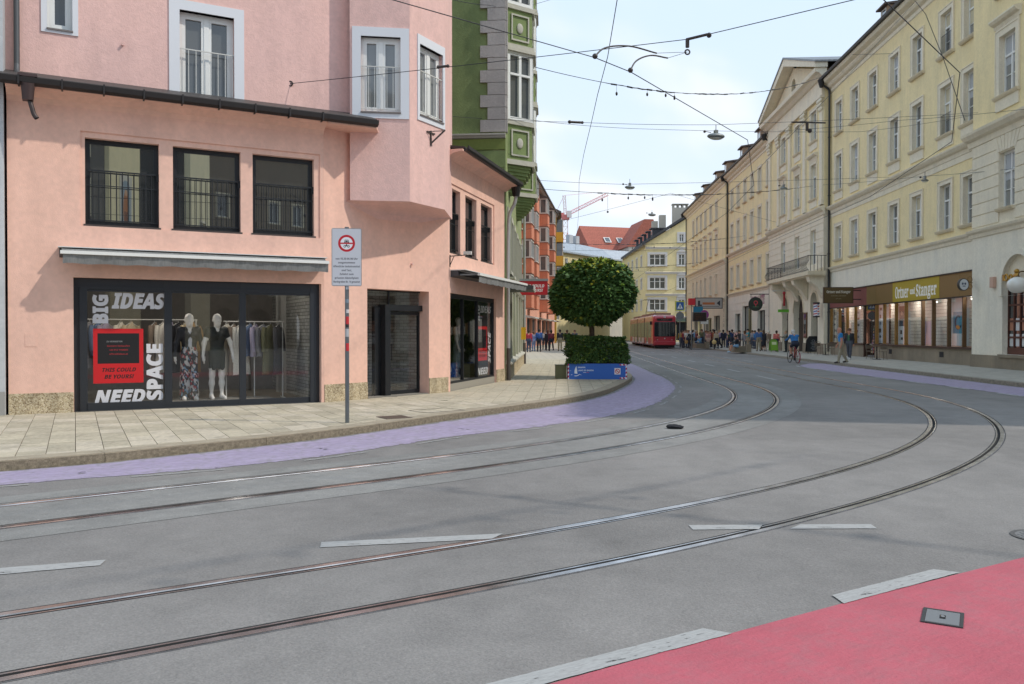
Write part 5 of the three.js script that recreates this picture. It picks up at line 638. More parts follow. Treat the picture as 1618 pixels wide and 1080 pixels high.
  for (let k = 0; k < 6; k++) { const u = lerp(s0 + 1.2, s1 - 1.2, k / 5), g2 = group(b, F, 'display_spot', u, sv[1] - 0.02, -0.3); obj('can', cyl(0.05, 0.06, 0.1, 0, -0.1, 0, 12), mat.offwhite, g2); obj('bulb', ball(0.045, 0, -0.13, 0, 12), new THREE.MeshStandardMaterial({ color: 0xffffff, emissive: new THREE.Color(1, 0.93, 0.8), emissiveIntensity: 3 }), g2); const pl = new THREE.PointLight(new THREE.Color(1, 0.93, 0.82), 1.5, 0, 2); pl.castShadow = true; pl.position.set(0, -0.13, 0); g2.add(pl); }
  // fascia with the shop's name
  const f0 = U(F, 1371, 450), bz = plain(128, 104, 60, 0.45, 0.25), fa = group(b, F, 'fascia', 0, 0), n0 = U(F, 1410, 450, 0.09), n1 = U(F, 1483.5, 450, 0.09);
  for (const [a, c] of [[f0, U(F, 1386, 450)], [U(F, 1386, 450), n0], [n1, U(F, 1518.5, 450)], [U(F, 1518.5, 450), s1]]) obj('fascia_panel', box(a + 0.006, c - 0.006, sv[1], 4.38, 0.002, 0.08), bz, fa); obj('fascia_trim', [box(s0, s1, 4.38, 4.44, 0.0, 0.13), box(s0, s1, sv[1] - 0.06, sv[1] - 0.002, -0.05, 0.1)], plain(44, 38, 34, 0.5, 0.3), fa);
  const nm = print(1024, 220, (x, w, h) => { x.fillStyle = '#a8921e'; x.fillRect(0, 0, w, h); x.fillStyle = '#eceae2'; x.strokeStyle = '#eceae2'; x.textBaseline = 'middle'; const put = (s, cx, fs, ws) => { x.save(); x.translate(cx, h * 0.54); x.font = `bold ${fs}px serif`; x.textAlign = 'center'; x.scale(ws / x.measureText(s).width, 1.32); x.fillText(s, 0, 0); x.lineWidth = 4; x.strokeText(s, 0, 0); x.restore(); }; put('Ortner', w * 0.215, 132, w * 0.31); put('und', w * 0.455, 66, w * 0.11); put('Stanger', w * 0.74, 132, w * 0.42); });
  obj('name_panel', box(n0, n1, sv[1], 4.38, 0.002, 0.085), plain(168, 146, 30, 0.5), fa); obj('name_lettering', card(n1 - n0, 4.38 - sv[1] - 0.02, (n0 + n1) / 2, sv[1] + 0.01, 0.089), printMat(nm, 0.5), fa, true);
  const rd = print(256, 200, (x, w, h) => { x.fillStyle = '#7c4440'; x.fillRect(0, 0, w, h); x.fillStyle = '#cfc4bc'; x.font = 'bold 66px sans-serif'; x.fillText('got', 40, 104); x.fillStyle = '#b8786e'; x.fillRect(46, 128, 90, 6); }); obj('red_panel', box(s0, f0, sv[1], 4.38, 0.002, 0.07), plain(124, 68, 62, 0.6), fa); obj('red_panel_print', card(1.6, 1.0, s0 + 1.0, sv[1] + 0.03, 0.073), printMat(rd, 0.6), fa, true);
  // doorway with postcard racks
  const dr = group(b, F, 'shop_doorway', 0, 0); obj('jamb', [box(d0 - 0.16, d0, 0.12, sv[1], -0.9, 0.03), box(d1, d1 + 0.05, 0.12, sv[1], -0.9, 0.03)], wood, dr); obj('door_floor', box(d0, d1, 0.06, 0.16, -1.0, 0), plain(120, 112, 100, 0.8), dr);
  const cardsM = ['#b98f5a', '#a06a86', '#7a6ca0', '#c2b49a', '#94706a', '#8a9a7a', '#b06058'].map((c) => M({ color: new THREE.Color(c), roughness: 0.6 })), rack = thing('postcard_rack', 'postcard rack full of coloured cards in the shop doorway', 'rack', F.at((d0 + d1) / 2 + 0.1, 0.16, -0.25), F.ang); obj('stand', [box(-0.55, 0.55, 0, 0.1, -0.2, 0.2), box(-0.03, 0.03, 0, 2.0, -0.06, 0.0)], mat.greyMetal, rack); for (let i = 0; i < 6; i++) for (let k = 0; k < 10; k++) obj('card', bx(0.15, 0.13, 0.012, -0.47 + i * 0.19, 0.3 + k * 0.17, 0.05 + 0.02 * Math.sin(i + k)).rotateX(-0.12), cardsM[(i * 3 + k * 5 + ((i * k) % 3)) % 7], rack);
  // projecting sign of the same shop
  const ps = frame([U ? RL(51.2, 2.35)[0] : 0, 51.2], RL(51.1, 0.55)), sg = thing('projecting_shop_sign', 'brown projecting sign box with pale gothic lettering above the stationer door', 'sign', ps.at(0, 3.42), ps.ang); const st = print(512, 300, (x, w, h) => { x.fillStyle = '#5c4826'; x.fillRect(0, 0, w, h); x.fillStyle = '#e2ddd0'; x.textAlign = 'center'; x.save(); x.translate(w / 2, h * 0.36); x.scale(0.94, 1.1); x.font = 'bold 66px serif'; x.fillText('Ortner und Stanger', 0, 0, 460); x.restore(); x.fillStyle = '#b5a888'; x.font = '24px serif'; x.fillText('SCHREIBEN UND MEHR', w / 2, h * 0.57); x.fillText('seit 1910', w / 2, h * 0.76); }); obj('sign_box', box(0, ps.len, 0, 1.0, -0.18, -0.01), plain(70, 52, 32, 0.5), sg); obj('sign_face', card(ps.len - 0.08, 0.92, ps.len / 2, 0.04, -0.006), printMat(st, 0.5), sg, true); obj('arm', box(ps.len, ps.len + 0.56, 0.76, 0.81, -0.12, -0.07), mat.blackSoft, sg); obj('arm', box(ps.len, ps.len + 0.56, 0.22, 0.27, -0.12, -0.07), mat.blackSoft, sg);
}
// ---- projecting end section with rusticated first floor
{
  const o = 0.3, F = RF(36.78, 12.2, o), b = thing('end_pavilion', 'cream and yellow end pavilion with banded masonry and an arched doorway', 'building', F.o.clone());
  const cols = [U(F, 1591, 280), U(F, 1591, 280) + 3.9, U(F, 1591, 280) + 7.8, U(F, 1591, 280) + 11.7, U(F, 1591, 280) + 15.6, U(F, 1591, 280) + 19.5].filter((u) => u < F.len - 1);
  const h1 = windows(b, F, creamW, cols, [{ v: 6.75, h: 2.3, w: 1.2, o: { band: 0, sill: true } }]), h2 = windows(b, F, yel, cols, [{ v: 11.4, h: 2.45, w: 1.25, o: { hood: true, apron: true, band: 0.26 } }, { v: 15.6, h: 2.0, w: 1.25, o: { band: 0.22 } }]);
  part(b, F, 'upper_wall', slab(rectPts(0, F.len, 10.1, EV), h2, 0.4), yel); part(b, F, 'first_floor_wall', slab(rectPts(0, F.len, 5.98, 10.1), h1, 0.4), creamW);
  rusticate(b, F, 0.02, F.len, 6.2, 9.75, cols.map((c) => [c - 0.62, c + 0.62, 6.6, 9.75]), creamW, 0.5);
  for (const c of cols) for (let k = -3; k <= 3; k++) { const w = 0.2; part(b, F, 'voussoir', new THREE.ExtrudeGeometry(shapeOf([[c + k * 0.205 - 0.09, 9.1], [c + k * 0.205 + 0.09, 9.1], [c + k * 0.3 + 0.13, 9.74], [c + k * 0.3 - 0.13, 9.74]]), { depth: 0.05, bevelEnabled: false }), creamW); }
  part(b, F, 'string_cornice', moulding(corniceMid.map(([a, c]) => [a * 1.3, c * 1.3]), -0.3, F.len, 10.15), creamW); part(b, F, 'string_cornice', moulding(corniceLow, -0.2, F.len, 5.98), creamW); eaves(b, F, EV); bodyAndRoof(b, F, EV, 12, 5.5, mat.roofTile, 0, F.len, 5.98);
  const a0 = U(F, 1583, 500), aw = 2.3, ar = [[a0, a0 + aw], [a0 + 4.0, a0 + 4.0 + aw], [a0 + 8, a0 + 8 + aw], [a0 + 12, a0 + 12 + aw], [a0 + 16, a0 + 16 + aw]].filter(([, e]) => e < F.len - 0.4);
  part(b, F, 'ground_wall', slab(rectPts(0, F.len, 0.06, 5.98), ar.map(([p, q]) => archPts(p, q, 0.72, 4.75)), 0.45), whiteWall); for (let k = 0; k < 14; k++) part(b, F, 'plinth_stone', box(k * F.len / 14 + 0.006, (k + 1) * F.len / 14 - 0.006, 0.06, 0.66, 0, 0.08), stoneBase); part(b, F, 'ground_body', box(0.02, F.len, 0.1, 5.98, -12, -0.6), plain(90, 84, 78, 0.9));
  for (const [p, q] of ar) { const g = group(b, F, 'arched_doorway', (p + q) / 2, 0.72), w = q - p; obj('archivolt', slab(archPts(-w / 2 - 0.22, w / 2 + 0.22, 2.4, 4.25), [archPts(-w / 2, w / 2, 2.401, 4.03)], 0.1, 0.06), whiteWall, g); obj('lunette', slab(archPts(-w / 2, w / 2, 2.75, 4.03), [], 0.08, -0.16), creamW, g); const fr = []; for (let i = 0; i <= 5; i++) fr.push(box(-w / 2 + w * i / 5 - 0.035, -w / 2 + w * i / 5 + 0.035, 0, 2.75, -0.3, -0.22)); for (let k = 0; k <= 4; k++) fr.push(box(-w / 2, w / 2, k * 0.66 + (k ? 0 : 0.0), k * 0.66 + 0.08, -0.295, -0.225)); fr.push(box(-w / 2, w / 2, 0.0, 0.28, -0.31, -0.21)); obj('door_frame', fr, plain(84, 44, 30, 0.5), g); obj('pane', box(-w / 2, w / 2, 0.2, 2.75, -0.28, -0.27), mat.glassDark, g); obj('sill_stone', box(-w / 2 - 0.1, w / 2 + 0.1, -0.12, -0.002, -0.2, 0.14), stoneBase, g);
    for (let i = 0; i < 5; i++) for (let k = 0; k < 2; k++) { const r = rng(i * 7 + k + 3)(); obj('notice', box(-w / 2 + w * (i + 0.5) / 5 - 0.15, -w / 2 + w * (i + 0.5) / 5 + 0.15, 0.34 + k * 0.64, 0.84 + k * 0.64, -0.268, -0.264), (i * 2 + k) % 4 === 1 ? plain(176, 120, 96, 0.7) : plain(206, 204, 204, 0.7), g); } }
  { const q = wp(F, 1600, 437, 0.02), g = group(b, F, 'gilt_ornament', q[0], q[1], 0.0); obj('ornament', [new THREE.TorusGeometry(0.13, 0.035, 8, 16).translate(-0.5, 0, 0.03), new THREE.TorusGeometry(0.1, 0.035, 8, 16).translate(-0.15, 0, 0.03), box(-0.75, -0.62, -0.12, 0.12, 0, 0.05), ball(0.16, 0.25, 0.03, 0.03, 12, 1.4, 0.8, 0.4), ball(0.1, 0.3, 0.2, 0.03, 10)], plain(178, 138, 62, 0.4, 0.7), g); }
  { const q = F.at(U(F, 1600, 455, 1.0), 0), lp = thing('globe_lamp', 'white glass globe lamp on a bracket above the arched doorway', 'lamp', F.at(U(F, 1607, 450, 0.9), VV(F, 1607, 450, 0.9), 0.9), F.ang); obj('globe', ball(0.36, 0, 0, 0, 24, 1, 0.88, 1), new THREE.MeshPhysicalMaterial({ color: new THREE.Color(0.72, 0.7, 0.64), roughness: 0.2, clearcoat: 0.6 }), lp); obj('bracket', [tube([V3(0, 0.3, 0), V3(0, 0.5, -0.1), V3(0, 0.45, -0.5), V3(0, 0.3, -0.9)], 0.025, 8), cyl(0.12, 0.08, 0.07, 0, 0.27, 0, 14)], plain(96, 76, 44, 0.4, 0.6), lp); }
  { const u = U(F, 1549, 446, 0.55), v = VV(F, 1549, 446, 0.55), s = thing('round_guild_sign', 'small round white sign on a scrolled iron bracket by the fascia end', 'sign', F.at(0.35, v, 0.55), 0.25); const t = print(128, 128, (x) => { x.fillStyle = '#c4c8cc'; x.fillRect(0, 0, 128, 128); x.fillStyle = '#39445e'; x.beginPath(); x.arc(46, 54, 14, 0, 7); x.arc(82, 54, 14, 0, 7); x.fill(); x.fillRect(44, 78, 42, 10); }); obj('disc', cyl(0.27, 0.27, 0.1, 0, -0.05, 0, 28).rotateX(Math.PI / 2), plain(70, 66, 62, 0.4, 0.5), s); const c = new THREE.CircleGeometry(0.235, 28).translate(0, 0, 0.056); c.userData.keepUV = true; obj('face', c, printMat(t, 0.5), s, true); obj('bracket', [rod(V3(0.26, 0.1, 0), V3(0.62, 0.1, -0.14), 0.018), new THREE.TorusGeometry(0.12, 0.014, 8, 18).translate(0.42, 0.24, -0.06), new THREE.TorusGeometry(0.1, 0.014, 8, 18).translate(0.44, -0.08, -0.06)], plain(120, 96, 58, 0.5, 0.5), s); }
  part(b, F, 'alarm_box', box(U(F, 1571, 449) - 0.14, U(F, 1571, 449) + 0.14, 3.5, 3.95, 0.0, 0.14), plain(196, 160, 140, 0.6));
}
// ---- pedimented centre
{
  const o = 0.4, F = RF(72.6, 57.42, o), b = thing('pedimented_house', 'cream house front with pilasters, triangular pediment and a long iron balcony', 'building', F.o.clone()), T = 19.4;
  const cols = [1238, 1260, 1285.5].map((p) => U(F, p, 280)), W = 1.3;
  const h1 = windows(b, F, creamW, cols, [{ v: 6.5, h: 2.5, w: W, o: { band: 0.0, sill: false } }]), h2 = windows(b, F, yel, cols, [{ v: 11.2, h: 2.5, w: W, o: { hood: true, apron: true } }, { v: 15.35, h: 2.15, w: W, o: { apron: true } }]);
  part(b, F, 'upper_wall', slab(rectPts(0, F.len, 10.1, T), h2, 0.4), yel); part(b, F, 'first_floor_wall', slab(rectPts(0, F.len, 5.9, 10.1), h1, 0.4), creamW); rusticate(b, F, 0, F.len, 6.1, 9.75, cols.map((c) => [c - 0.66, c + 0.66, 6.3, 9.1]), creamW, 0.52);
  const arches = [[1235.5, 1245], [1253.5, 1269], [1281, 1291.5]].map(([p, q]) => [U(F, p, 520), U(F, q, 520)]);
  part(b, F, 'ground_wall', slab(rectPts(0, F.len, 0.06, 5.9), arches.map(([p, q]) => archPts(p, q, 0.14, 4.5)), 0.5), creamW); part(b, F, 'ground_body', box(0.01, F.len - 0.01, 0.1, 5.9, -12, -0.9), plain(48, 46, 46, 0.9)); for (const [p, q] of arches) { const g = group(b, F, 'arched_door', (p + q) / 2, 0.14); obj('door_leaf', slab(archPts(-(q - p) / 2, (q - p) / 2, 0, 4.36), [], 0.06, -0.42), plain(52, 42, 36, 0.5), g); obj('archivolt', slab(archPts(-(q - p) / 2 - 0.16, (q - p) / 2 + 0.16, 3.0, 4.52), [archPts(-(q - p) / 2, (q - p) / 2, 3.001, 4.36)], 0.06, 0.05), creamD, g); obj('door_muntins', [box(-0.04, 0.04, 0, 3.2, -0.42, -0.39), box(-(q - p) / 2, (q - p) / 2, 2.5, 2.6, -0.42, -0.385)], plain(36, 30, 28, 0.5), g); }
  for (let k = 0; k < 4; k++) { const gaps = [[0, arches[0][0]], [arches[0][1], arches[1][0]], [arches[1][1], arches[2][0]], [arches[2][1], F.len]][k]; part(b, F, 'plinth_stone', box(gaps[0] + 0.01, gaps[1] - 0.01, 0.06, 0.85, 0, 0.06), stoneBase); }
  part(b, F, 'string_cornice', moulding(corniceMid.map(([a, c]) => [a * 1.2, c * 1.2]), -0.25, F.len + 0.2, 10.15), creamW); part(b, F, 'string_cornice', moulding(corniceLow, -0.2, F.len + 0.2, 5.95), creamW);
  const pil = [0.35, (cols[0] + cols[1]) / 2, (cols[1] + cols[2]) / 2, F.len - 0.4, cols[0] - 1.35].filter((u, i) => i !== 4 || u > 0.9);
  for (const u of pil) { const g = group(b, F, 'pilaster', u, 10.5); obj('shaft', [box(-0.3, 0.3, 0, 6.5, 0.001, 0.14), box(-0.38, 0.38, 0, 0.35, 0.001, 0.18)], creamW, g); const cap = [box(-0.42, 0.42, 7.35, 7.5, 0.001, 0.32)]; for (let r = 0; r < 3; r++) for (let i = -2; i <= 2; i++) cap.push(ball(0.12, i * 0.14 * (1 + r * 0.15), 6.65 + r * 0.26, 0.16 + r * 0.05, 8, 0.8, 1.3, 0.8)); for (const s of [-1, 1]) cap.push(new THREE.TorusGeometry(0.11, 0.05, 6, 12).translate(s * 0.34, 7.2, 0.24)); cap.push(box(-0.3, 0.3, 6.5, 7.36, 0.001, 0.17)); obj('capital', cap, creamW, g); }
  part(b, F, 'entablature', [box(0, F.len, 18.0, 18.6, 0.001, 0.2), box(0, F.len, 18.62, T, 0.001, 0.16)], creamW);
  // pediment
  const L = F.len, ap = 22.7, ov = 0.75; part(b, F, 'pediment_cornice', moulding([[0, T - 0.3], [0.3, T - 0.2], [0.5, T], [ov, T + 0.1], [ov + 0.05, T + 0.35], [0, T + 0.4]], -0.5, L + 0.5), creamW);
  part(b, F, 'tympanum', slab([[0, T + 0.38], [L, T + 0.38], [L / 2, ap - 0.45]], [archPts(L / 2 - 0.55, L / 2 + 0.55, T + 0.7, T + 2.0)], 0.3, 0.05), creamD); part(b, F, 'lunette_window', box(L / 2 - 0.6, L / 2 + 0.6, T + 0.6, T + 2.1, -0.3, -0.2), mat.glassDark);
  const rk = (s) => { const x0 = s < 0 ? -0.6 : L + 0.6, dx = L / 2 - x0, a = [[x0, T + 0.36], [x0 - s * 0.0, T + 0.78], [L / 2, ap + 0.3], [L / 2, ap - 0.3]]; return new THREE.ExtrudeGeometry(shapeOf(a), { depth: ov + 0.1, bevelEnabled: false }).translate(0, 0, -0.02); }; part(b, F, 'raking_cornice', rk(-1), creamW); part(b, F, 'raking_cornice', rk(1), creamW);
  part(b, F, 'pediment_roof', slab([[-0.7, T + 0.7], [L / 2, ap + 0.26], [L + 0.7, T + 0.7], [L + 0.7, T + 0.82], [L / 2, ap + 0.4], [-0.7, T + 0.82]], [], 8.9, ov + 0.14), mat.zinc);
  part(b, F, 'body', box(0.01, L - 0.01, 5.9, T + 0.5, -12, -0.42), yel2); part(b, F, 'attic', slab([[0, T + 0.4], [L, T + 0.4], [L / 2, ap]], [], 8, -0.3), yel2); pipe(b, F, -0.25, EV, -0.1);
  // balcony on consoles
  const bl = group(b, F, 'balcony', 0, 5.5), u0 = U(F, 1212, 430, 1.2) , u1 = U(F, 1277.5, 430, 1.2), dz = 1.25; obj('slab', [box(u0, u1, 0.08, 0.34, 0.04, dz), box(u0 + 0.1, u1 - 0.1, -0.02, 0.08, 0.04, dz - 0.12)], creamD, bl); for (const u of [u0 + 0.7, (u0 + u1) / 2 - 1.2, (u0 + u1) / 2 + 1.2, u1 - 0.7]) obj('console', new THREE.ExtrudeGeometry(shapeOf([[0.04, 0], [dz - 0.15, 0], [dz - 0.25, -0.35], [0.5, -0.75], [0.04, -1.5]]), { depth: 0.7, bevelEnabled: false }).applyMatrix4(new THREE.Matrix4().makeBasis(V3(0, 0, 1), V3(0, 1, 0), V3(-1, 0, 0))).translate(u + 0.35, 0, 0), creamW, bl);
  const rl = [box(u0, u1, 1.38, 1.42, dz - 0.06, dz - 0.02), box(u0, u1, 0.42, 0.45, dz - 0.05, dz - 0.03), box(u0, u0 + 0.04, 1.38, 1.42, 0, dz), box(u1 - 0.04, u1, 1.38, 1.42, 0, dz)]; const nB = Math.round((u1 - u0) / 0.28); for (let i = 0; i <= nB; i++) { const u = lerp(u0 + 0.02, u1 - 0.02, i / nB); rl.push(tube([V3(u, 1.4, dz - 0.04), V3(u, 1.1, dz - 0.06), V3(u, 0.7, dz + 0.14), V3(u, 0.5, dz + 0.05), V3(u, 0.36, dz - 0.04)], 0.018, 5, 12)); } for (const u of [u0 + 0.02, u1 - 0.02]) for (let i = 0; i < 5; i++) rl.push(box(u - 0.015, u + 0.015, 0.36, 1.4, 0.1 + i * 0.24, 0.13 + i * 0.24)); obj('balustrade', rl, mat.black, bl);
}
// ---- two further sections
function plainSection(name, label, far, near, o, colsPx, rows, rust, groundOpen, cw, gm) {
  const F = RF(far, near, o), b = thing(name, label, 'building', F.o.clone()), cols = colsPx.map((p) => U(F, p, 300)); const hs = windows(b, F, yel, cols, rows), low = rust ? 9.7 : 5.75; const upr = hs.filter((h) => h[0][1] > low - 0.2), lw = hs.filter((h) => h[0][1] <= low - 0.2);
  part(b, F, 'upper_wall', slab(rectPts(0, F.len, low, EV), upr, 0.4), cw); if (rust) { part(b, F, 'first_floor_wall', slab(rectPts(0, F.len, 5.4, low), lw, 0.4), creamD); rusticate(b, F, 0, F.len, 5.6, low - 0.35, cols.map((c) => [c - rows[0].w / 2 - 0.03, c + rows[0].w / 2 + 0.03, rows[0].v - 0.1, rows[0].v + rows[0].h]), creamD, 0.56); part(b, F, 'string_cornice', moulding(corniceLow, 0, F.len, 5.45), creamW); } else part(b, F, 'string_cornice', moulding(corniceLow, 0, F.len, 5.75), creamW);
  const gt = rust ? 5.4 : 5.75, op = groundOpen.map(([p, q, v]) => [U(F, p, 520), U(F, q, 520), v]); part(b, F, 'ground_wall', slab(rectPts(0, F.len, 0.06, gt), op.map(([p, q, v]) => rectPts(p, q, 0.2, v)), 0.4), gm); part(b, F, 'ground_body', box(0.01, F.len - 0.01, 0.1, gt, -10, -0.8), plain(70, 66, 64, 0.9));
  for (const [p, q, v] of op) { const g = group(b, F, 'shop_front', (p + q) / 2, 0.2); obj('pane', box(-(q - p) / 2, (q - p) / 2, 0, v - 0.2, -0.3, -0.29), mat.glassDark, g); obj('frame', [...ringFrame(q - p, v - 0.2, 0.08, 0.08, -0.32), box(-0.04, 0.04, 0, v - 0.2, -0.32, -0.25)], mat.darkMetal, g); }
  part(b, F, 'string_cornice', moulding(corniceMid, 0, F.len, rust ? 9.75 : 10.1), creamW); eaves(b, F, EV); bodyAndRoof(b, F, EV, 12, 5.2, mat.roofTile, 0, F.len, gt); pipe(b, F, 0.2, EV); return [b, F];
}
{
  const [b, F] = plainSection('yellow_side_house', 'yellow six-bay house between the pedimented front and the hotel house', 92.8, 72.62, 0, [1156.9, 1166.8, 1177.5, 1188.6, 1200.6, 1214.4], [{ v: 6.35, h: 2.35, w: 1.15, o: { band: 0.18 } }, { v: 10.95, h: 2.45, w: 1.15, o: { apron: true } }, { v: 14.85, h: 2.2, w: 1.15, o: {} }], false, [[1161.5, 1170, 3.6], [1173, 1188, 4.3], [1197, 1209, 3.7]], yel, whiteWall);
  rusticate(b, F, 0, F.len, 0.9, 5.4, [[1161.5, 1170, 3.6], [1173, 1188, 4.3], [1197, 1209, 3.7]].map(([p, q, v]) => [U(F, p, 520), U(F, q, 520), 0, v]), whiteWall, 0.75);
  for (const u of [15.5, 12, 4]) dormer(b, F, u, EV, 1.1);
  const t = print(512, 160, (x, w, h) => { x.clearRect(0, 0, w, h); x.strokeStyle = '#8f4e66'; x.lineWidth = 9; x.font = 'italic bold 120px serif'; x.lineWidth = 5; x.fillStyle = '#b78a9a'; x.save(); x.scale(0.8, 1.1); x.fillText('ZAPPA LATTE', 12, 110, 600); x.strokeText('ZAPPA LATTE', 12, 110, 600); x.restore(); }); const q = group(b, F, 'script_sign', U(F, 1198, 476), 3.95, 0.05); obj('lettering', card(5.6, 1.35, 0, 0, 0), new THREE.MeshStandardMaterial({ map: t, transparent: true, alphaTest: 0.4, roughness: 0.6 }), q, true);
  // round hanging sign
  const s = thing('round_hanging_sign', 'round dark green sign with a red emblem hung from a bracket', 'sign', F.at(F.len - 1.2, 4.15, 1.3), 0.0); const dt = print(128, 128, (x) => { x.fillStyle = '#26332c'; x.fillRect(0, 0, 128, 128); x.strokeStyle = '#c4424c'; x.lineWidth = 9; x.beginPath(); x.arc(64, 50, 17, 0, 7); x.stroke(); x.beginPath(); x.moveTo(64, 66); x.lineTo(64, 92); x.stroke(); x.fillStyle = '#3f6a4c'; x.fillRect(34, 88, 60, 9); }); obj('disc', cyl(0.62, 0.62, 0.14, 0, -0.07, 0, 32).rotateX(Math.PI / 2), plain(30, 36, 32, 0.5), s); const cg = new THREE.CircleGeometry(0.57, 32).translate(0, 0, 0.075); cg.userData.keepUV = true; obj('face', cg, printMat(dt, 0.5), s, true); obj('bracket', [box(-0.5, 1.4, 0.85, 0.92, -0.04, 0.04), box(-0.42, -0.38, 0.5, 0.85, -0.02, 0.02), box(0.38, 0.42, 0.5, 0.85, -0.02, 0.02)], mat.darkMetal, s);
}
{
  const [b, F] = plainSection('hotel_house', 'pale yellow corner house with rusticated lower floors and a vertical OTELLO sign', 121.9, 92.82, 0.3, [1096, 1101.5, 1108, 1115, 1123.5, 1132.5], [{ v: 6.2, h: 2.3, w: 1.2, o: { band: 0.05, sill: true } }, { v: 10.9, h: 2.3, w: 1.2, o: { hood: true } }, { v: 14.9, h: 2.2, w: 1.2, o: {} }], true, [[1096, 1109, 3.3], [1113, 1124, 3.4], [1128, 1137, 3.6]], yel, creamD);
  for (const u of [26, 20, 11, 4]) dormer(b, F, u, EV, 1.0);
  const v = thing('vertical_letter_sign', 'vertical dark lettering OTELLO fixed to the hotel house pier', 'sign', F.at(U(F, 1145.5, 490), 2.1, 0.15), F.ang); const t = print(64, 384, (x, w, h) => { x.clearRect(0, 0, w, h); x.fillStyle = '#2e3436'; x.font = 'bold 58px sans-serif'; x.textAlign = 'center'; 'OTELLO'.split('').forEach((c, i) => x.fillText(c, 32, 56 + i * 62)); }); obj('lettering', card(0.6, 3.4, 0, 0, 0), new THREE.MeshStandardMaterial({ map: t, transparent: true, alphaTest: 0.4, roughness: 0.6 }), v, true);
  const p = frame(RL(93.4, 3.6), RL(93.3, 0.5)), s = thing('framed_projecting_sign', 'white framed projecting sign with an orange bar beside the hotel house corner', 'sign', p.at(0, 4.3), p.ang); const st = print(256, 110, (x, w, h) => { x.fillStyle = '#a9a6a0'; x.fillRect(0, 0, w, h); x.fillStyle = '#30343c'; x.fillRect(20, 26, 22, 60); x.fillRect(20, 70, 40, 18); x.fillStyle = '#b0683c'; x.fillRect(66, 46, 120, 26); x.fillStyle = '#30343c'; x.beginPath(); x.moveTo(205, 55); x.lineTo(240, 22); x.lineTo(240, 88); x.fill(); }); obj('sign_box', box(0, p.len, 0, 1.25, -0.2, -0.01), plain(60, 64, 70, 0.5), s); obj('sign_face', card(p.len - 0.2, 1.08, p.len / 2, 0.08, -0.006), printMat(st, 0.5), s, true);
}
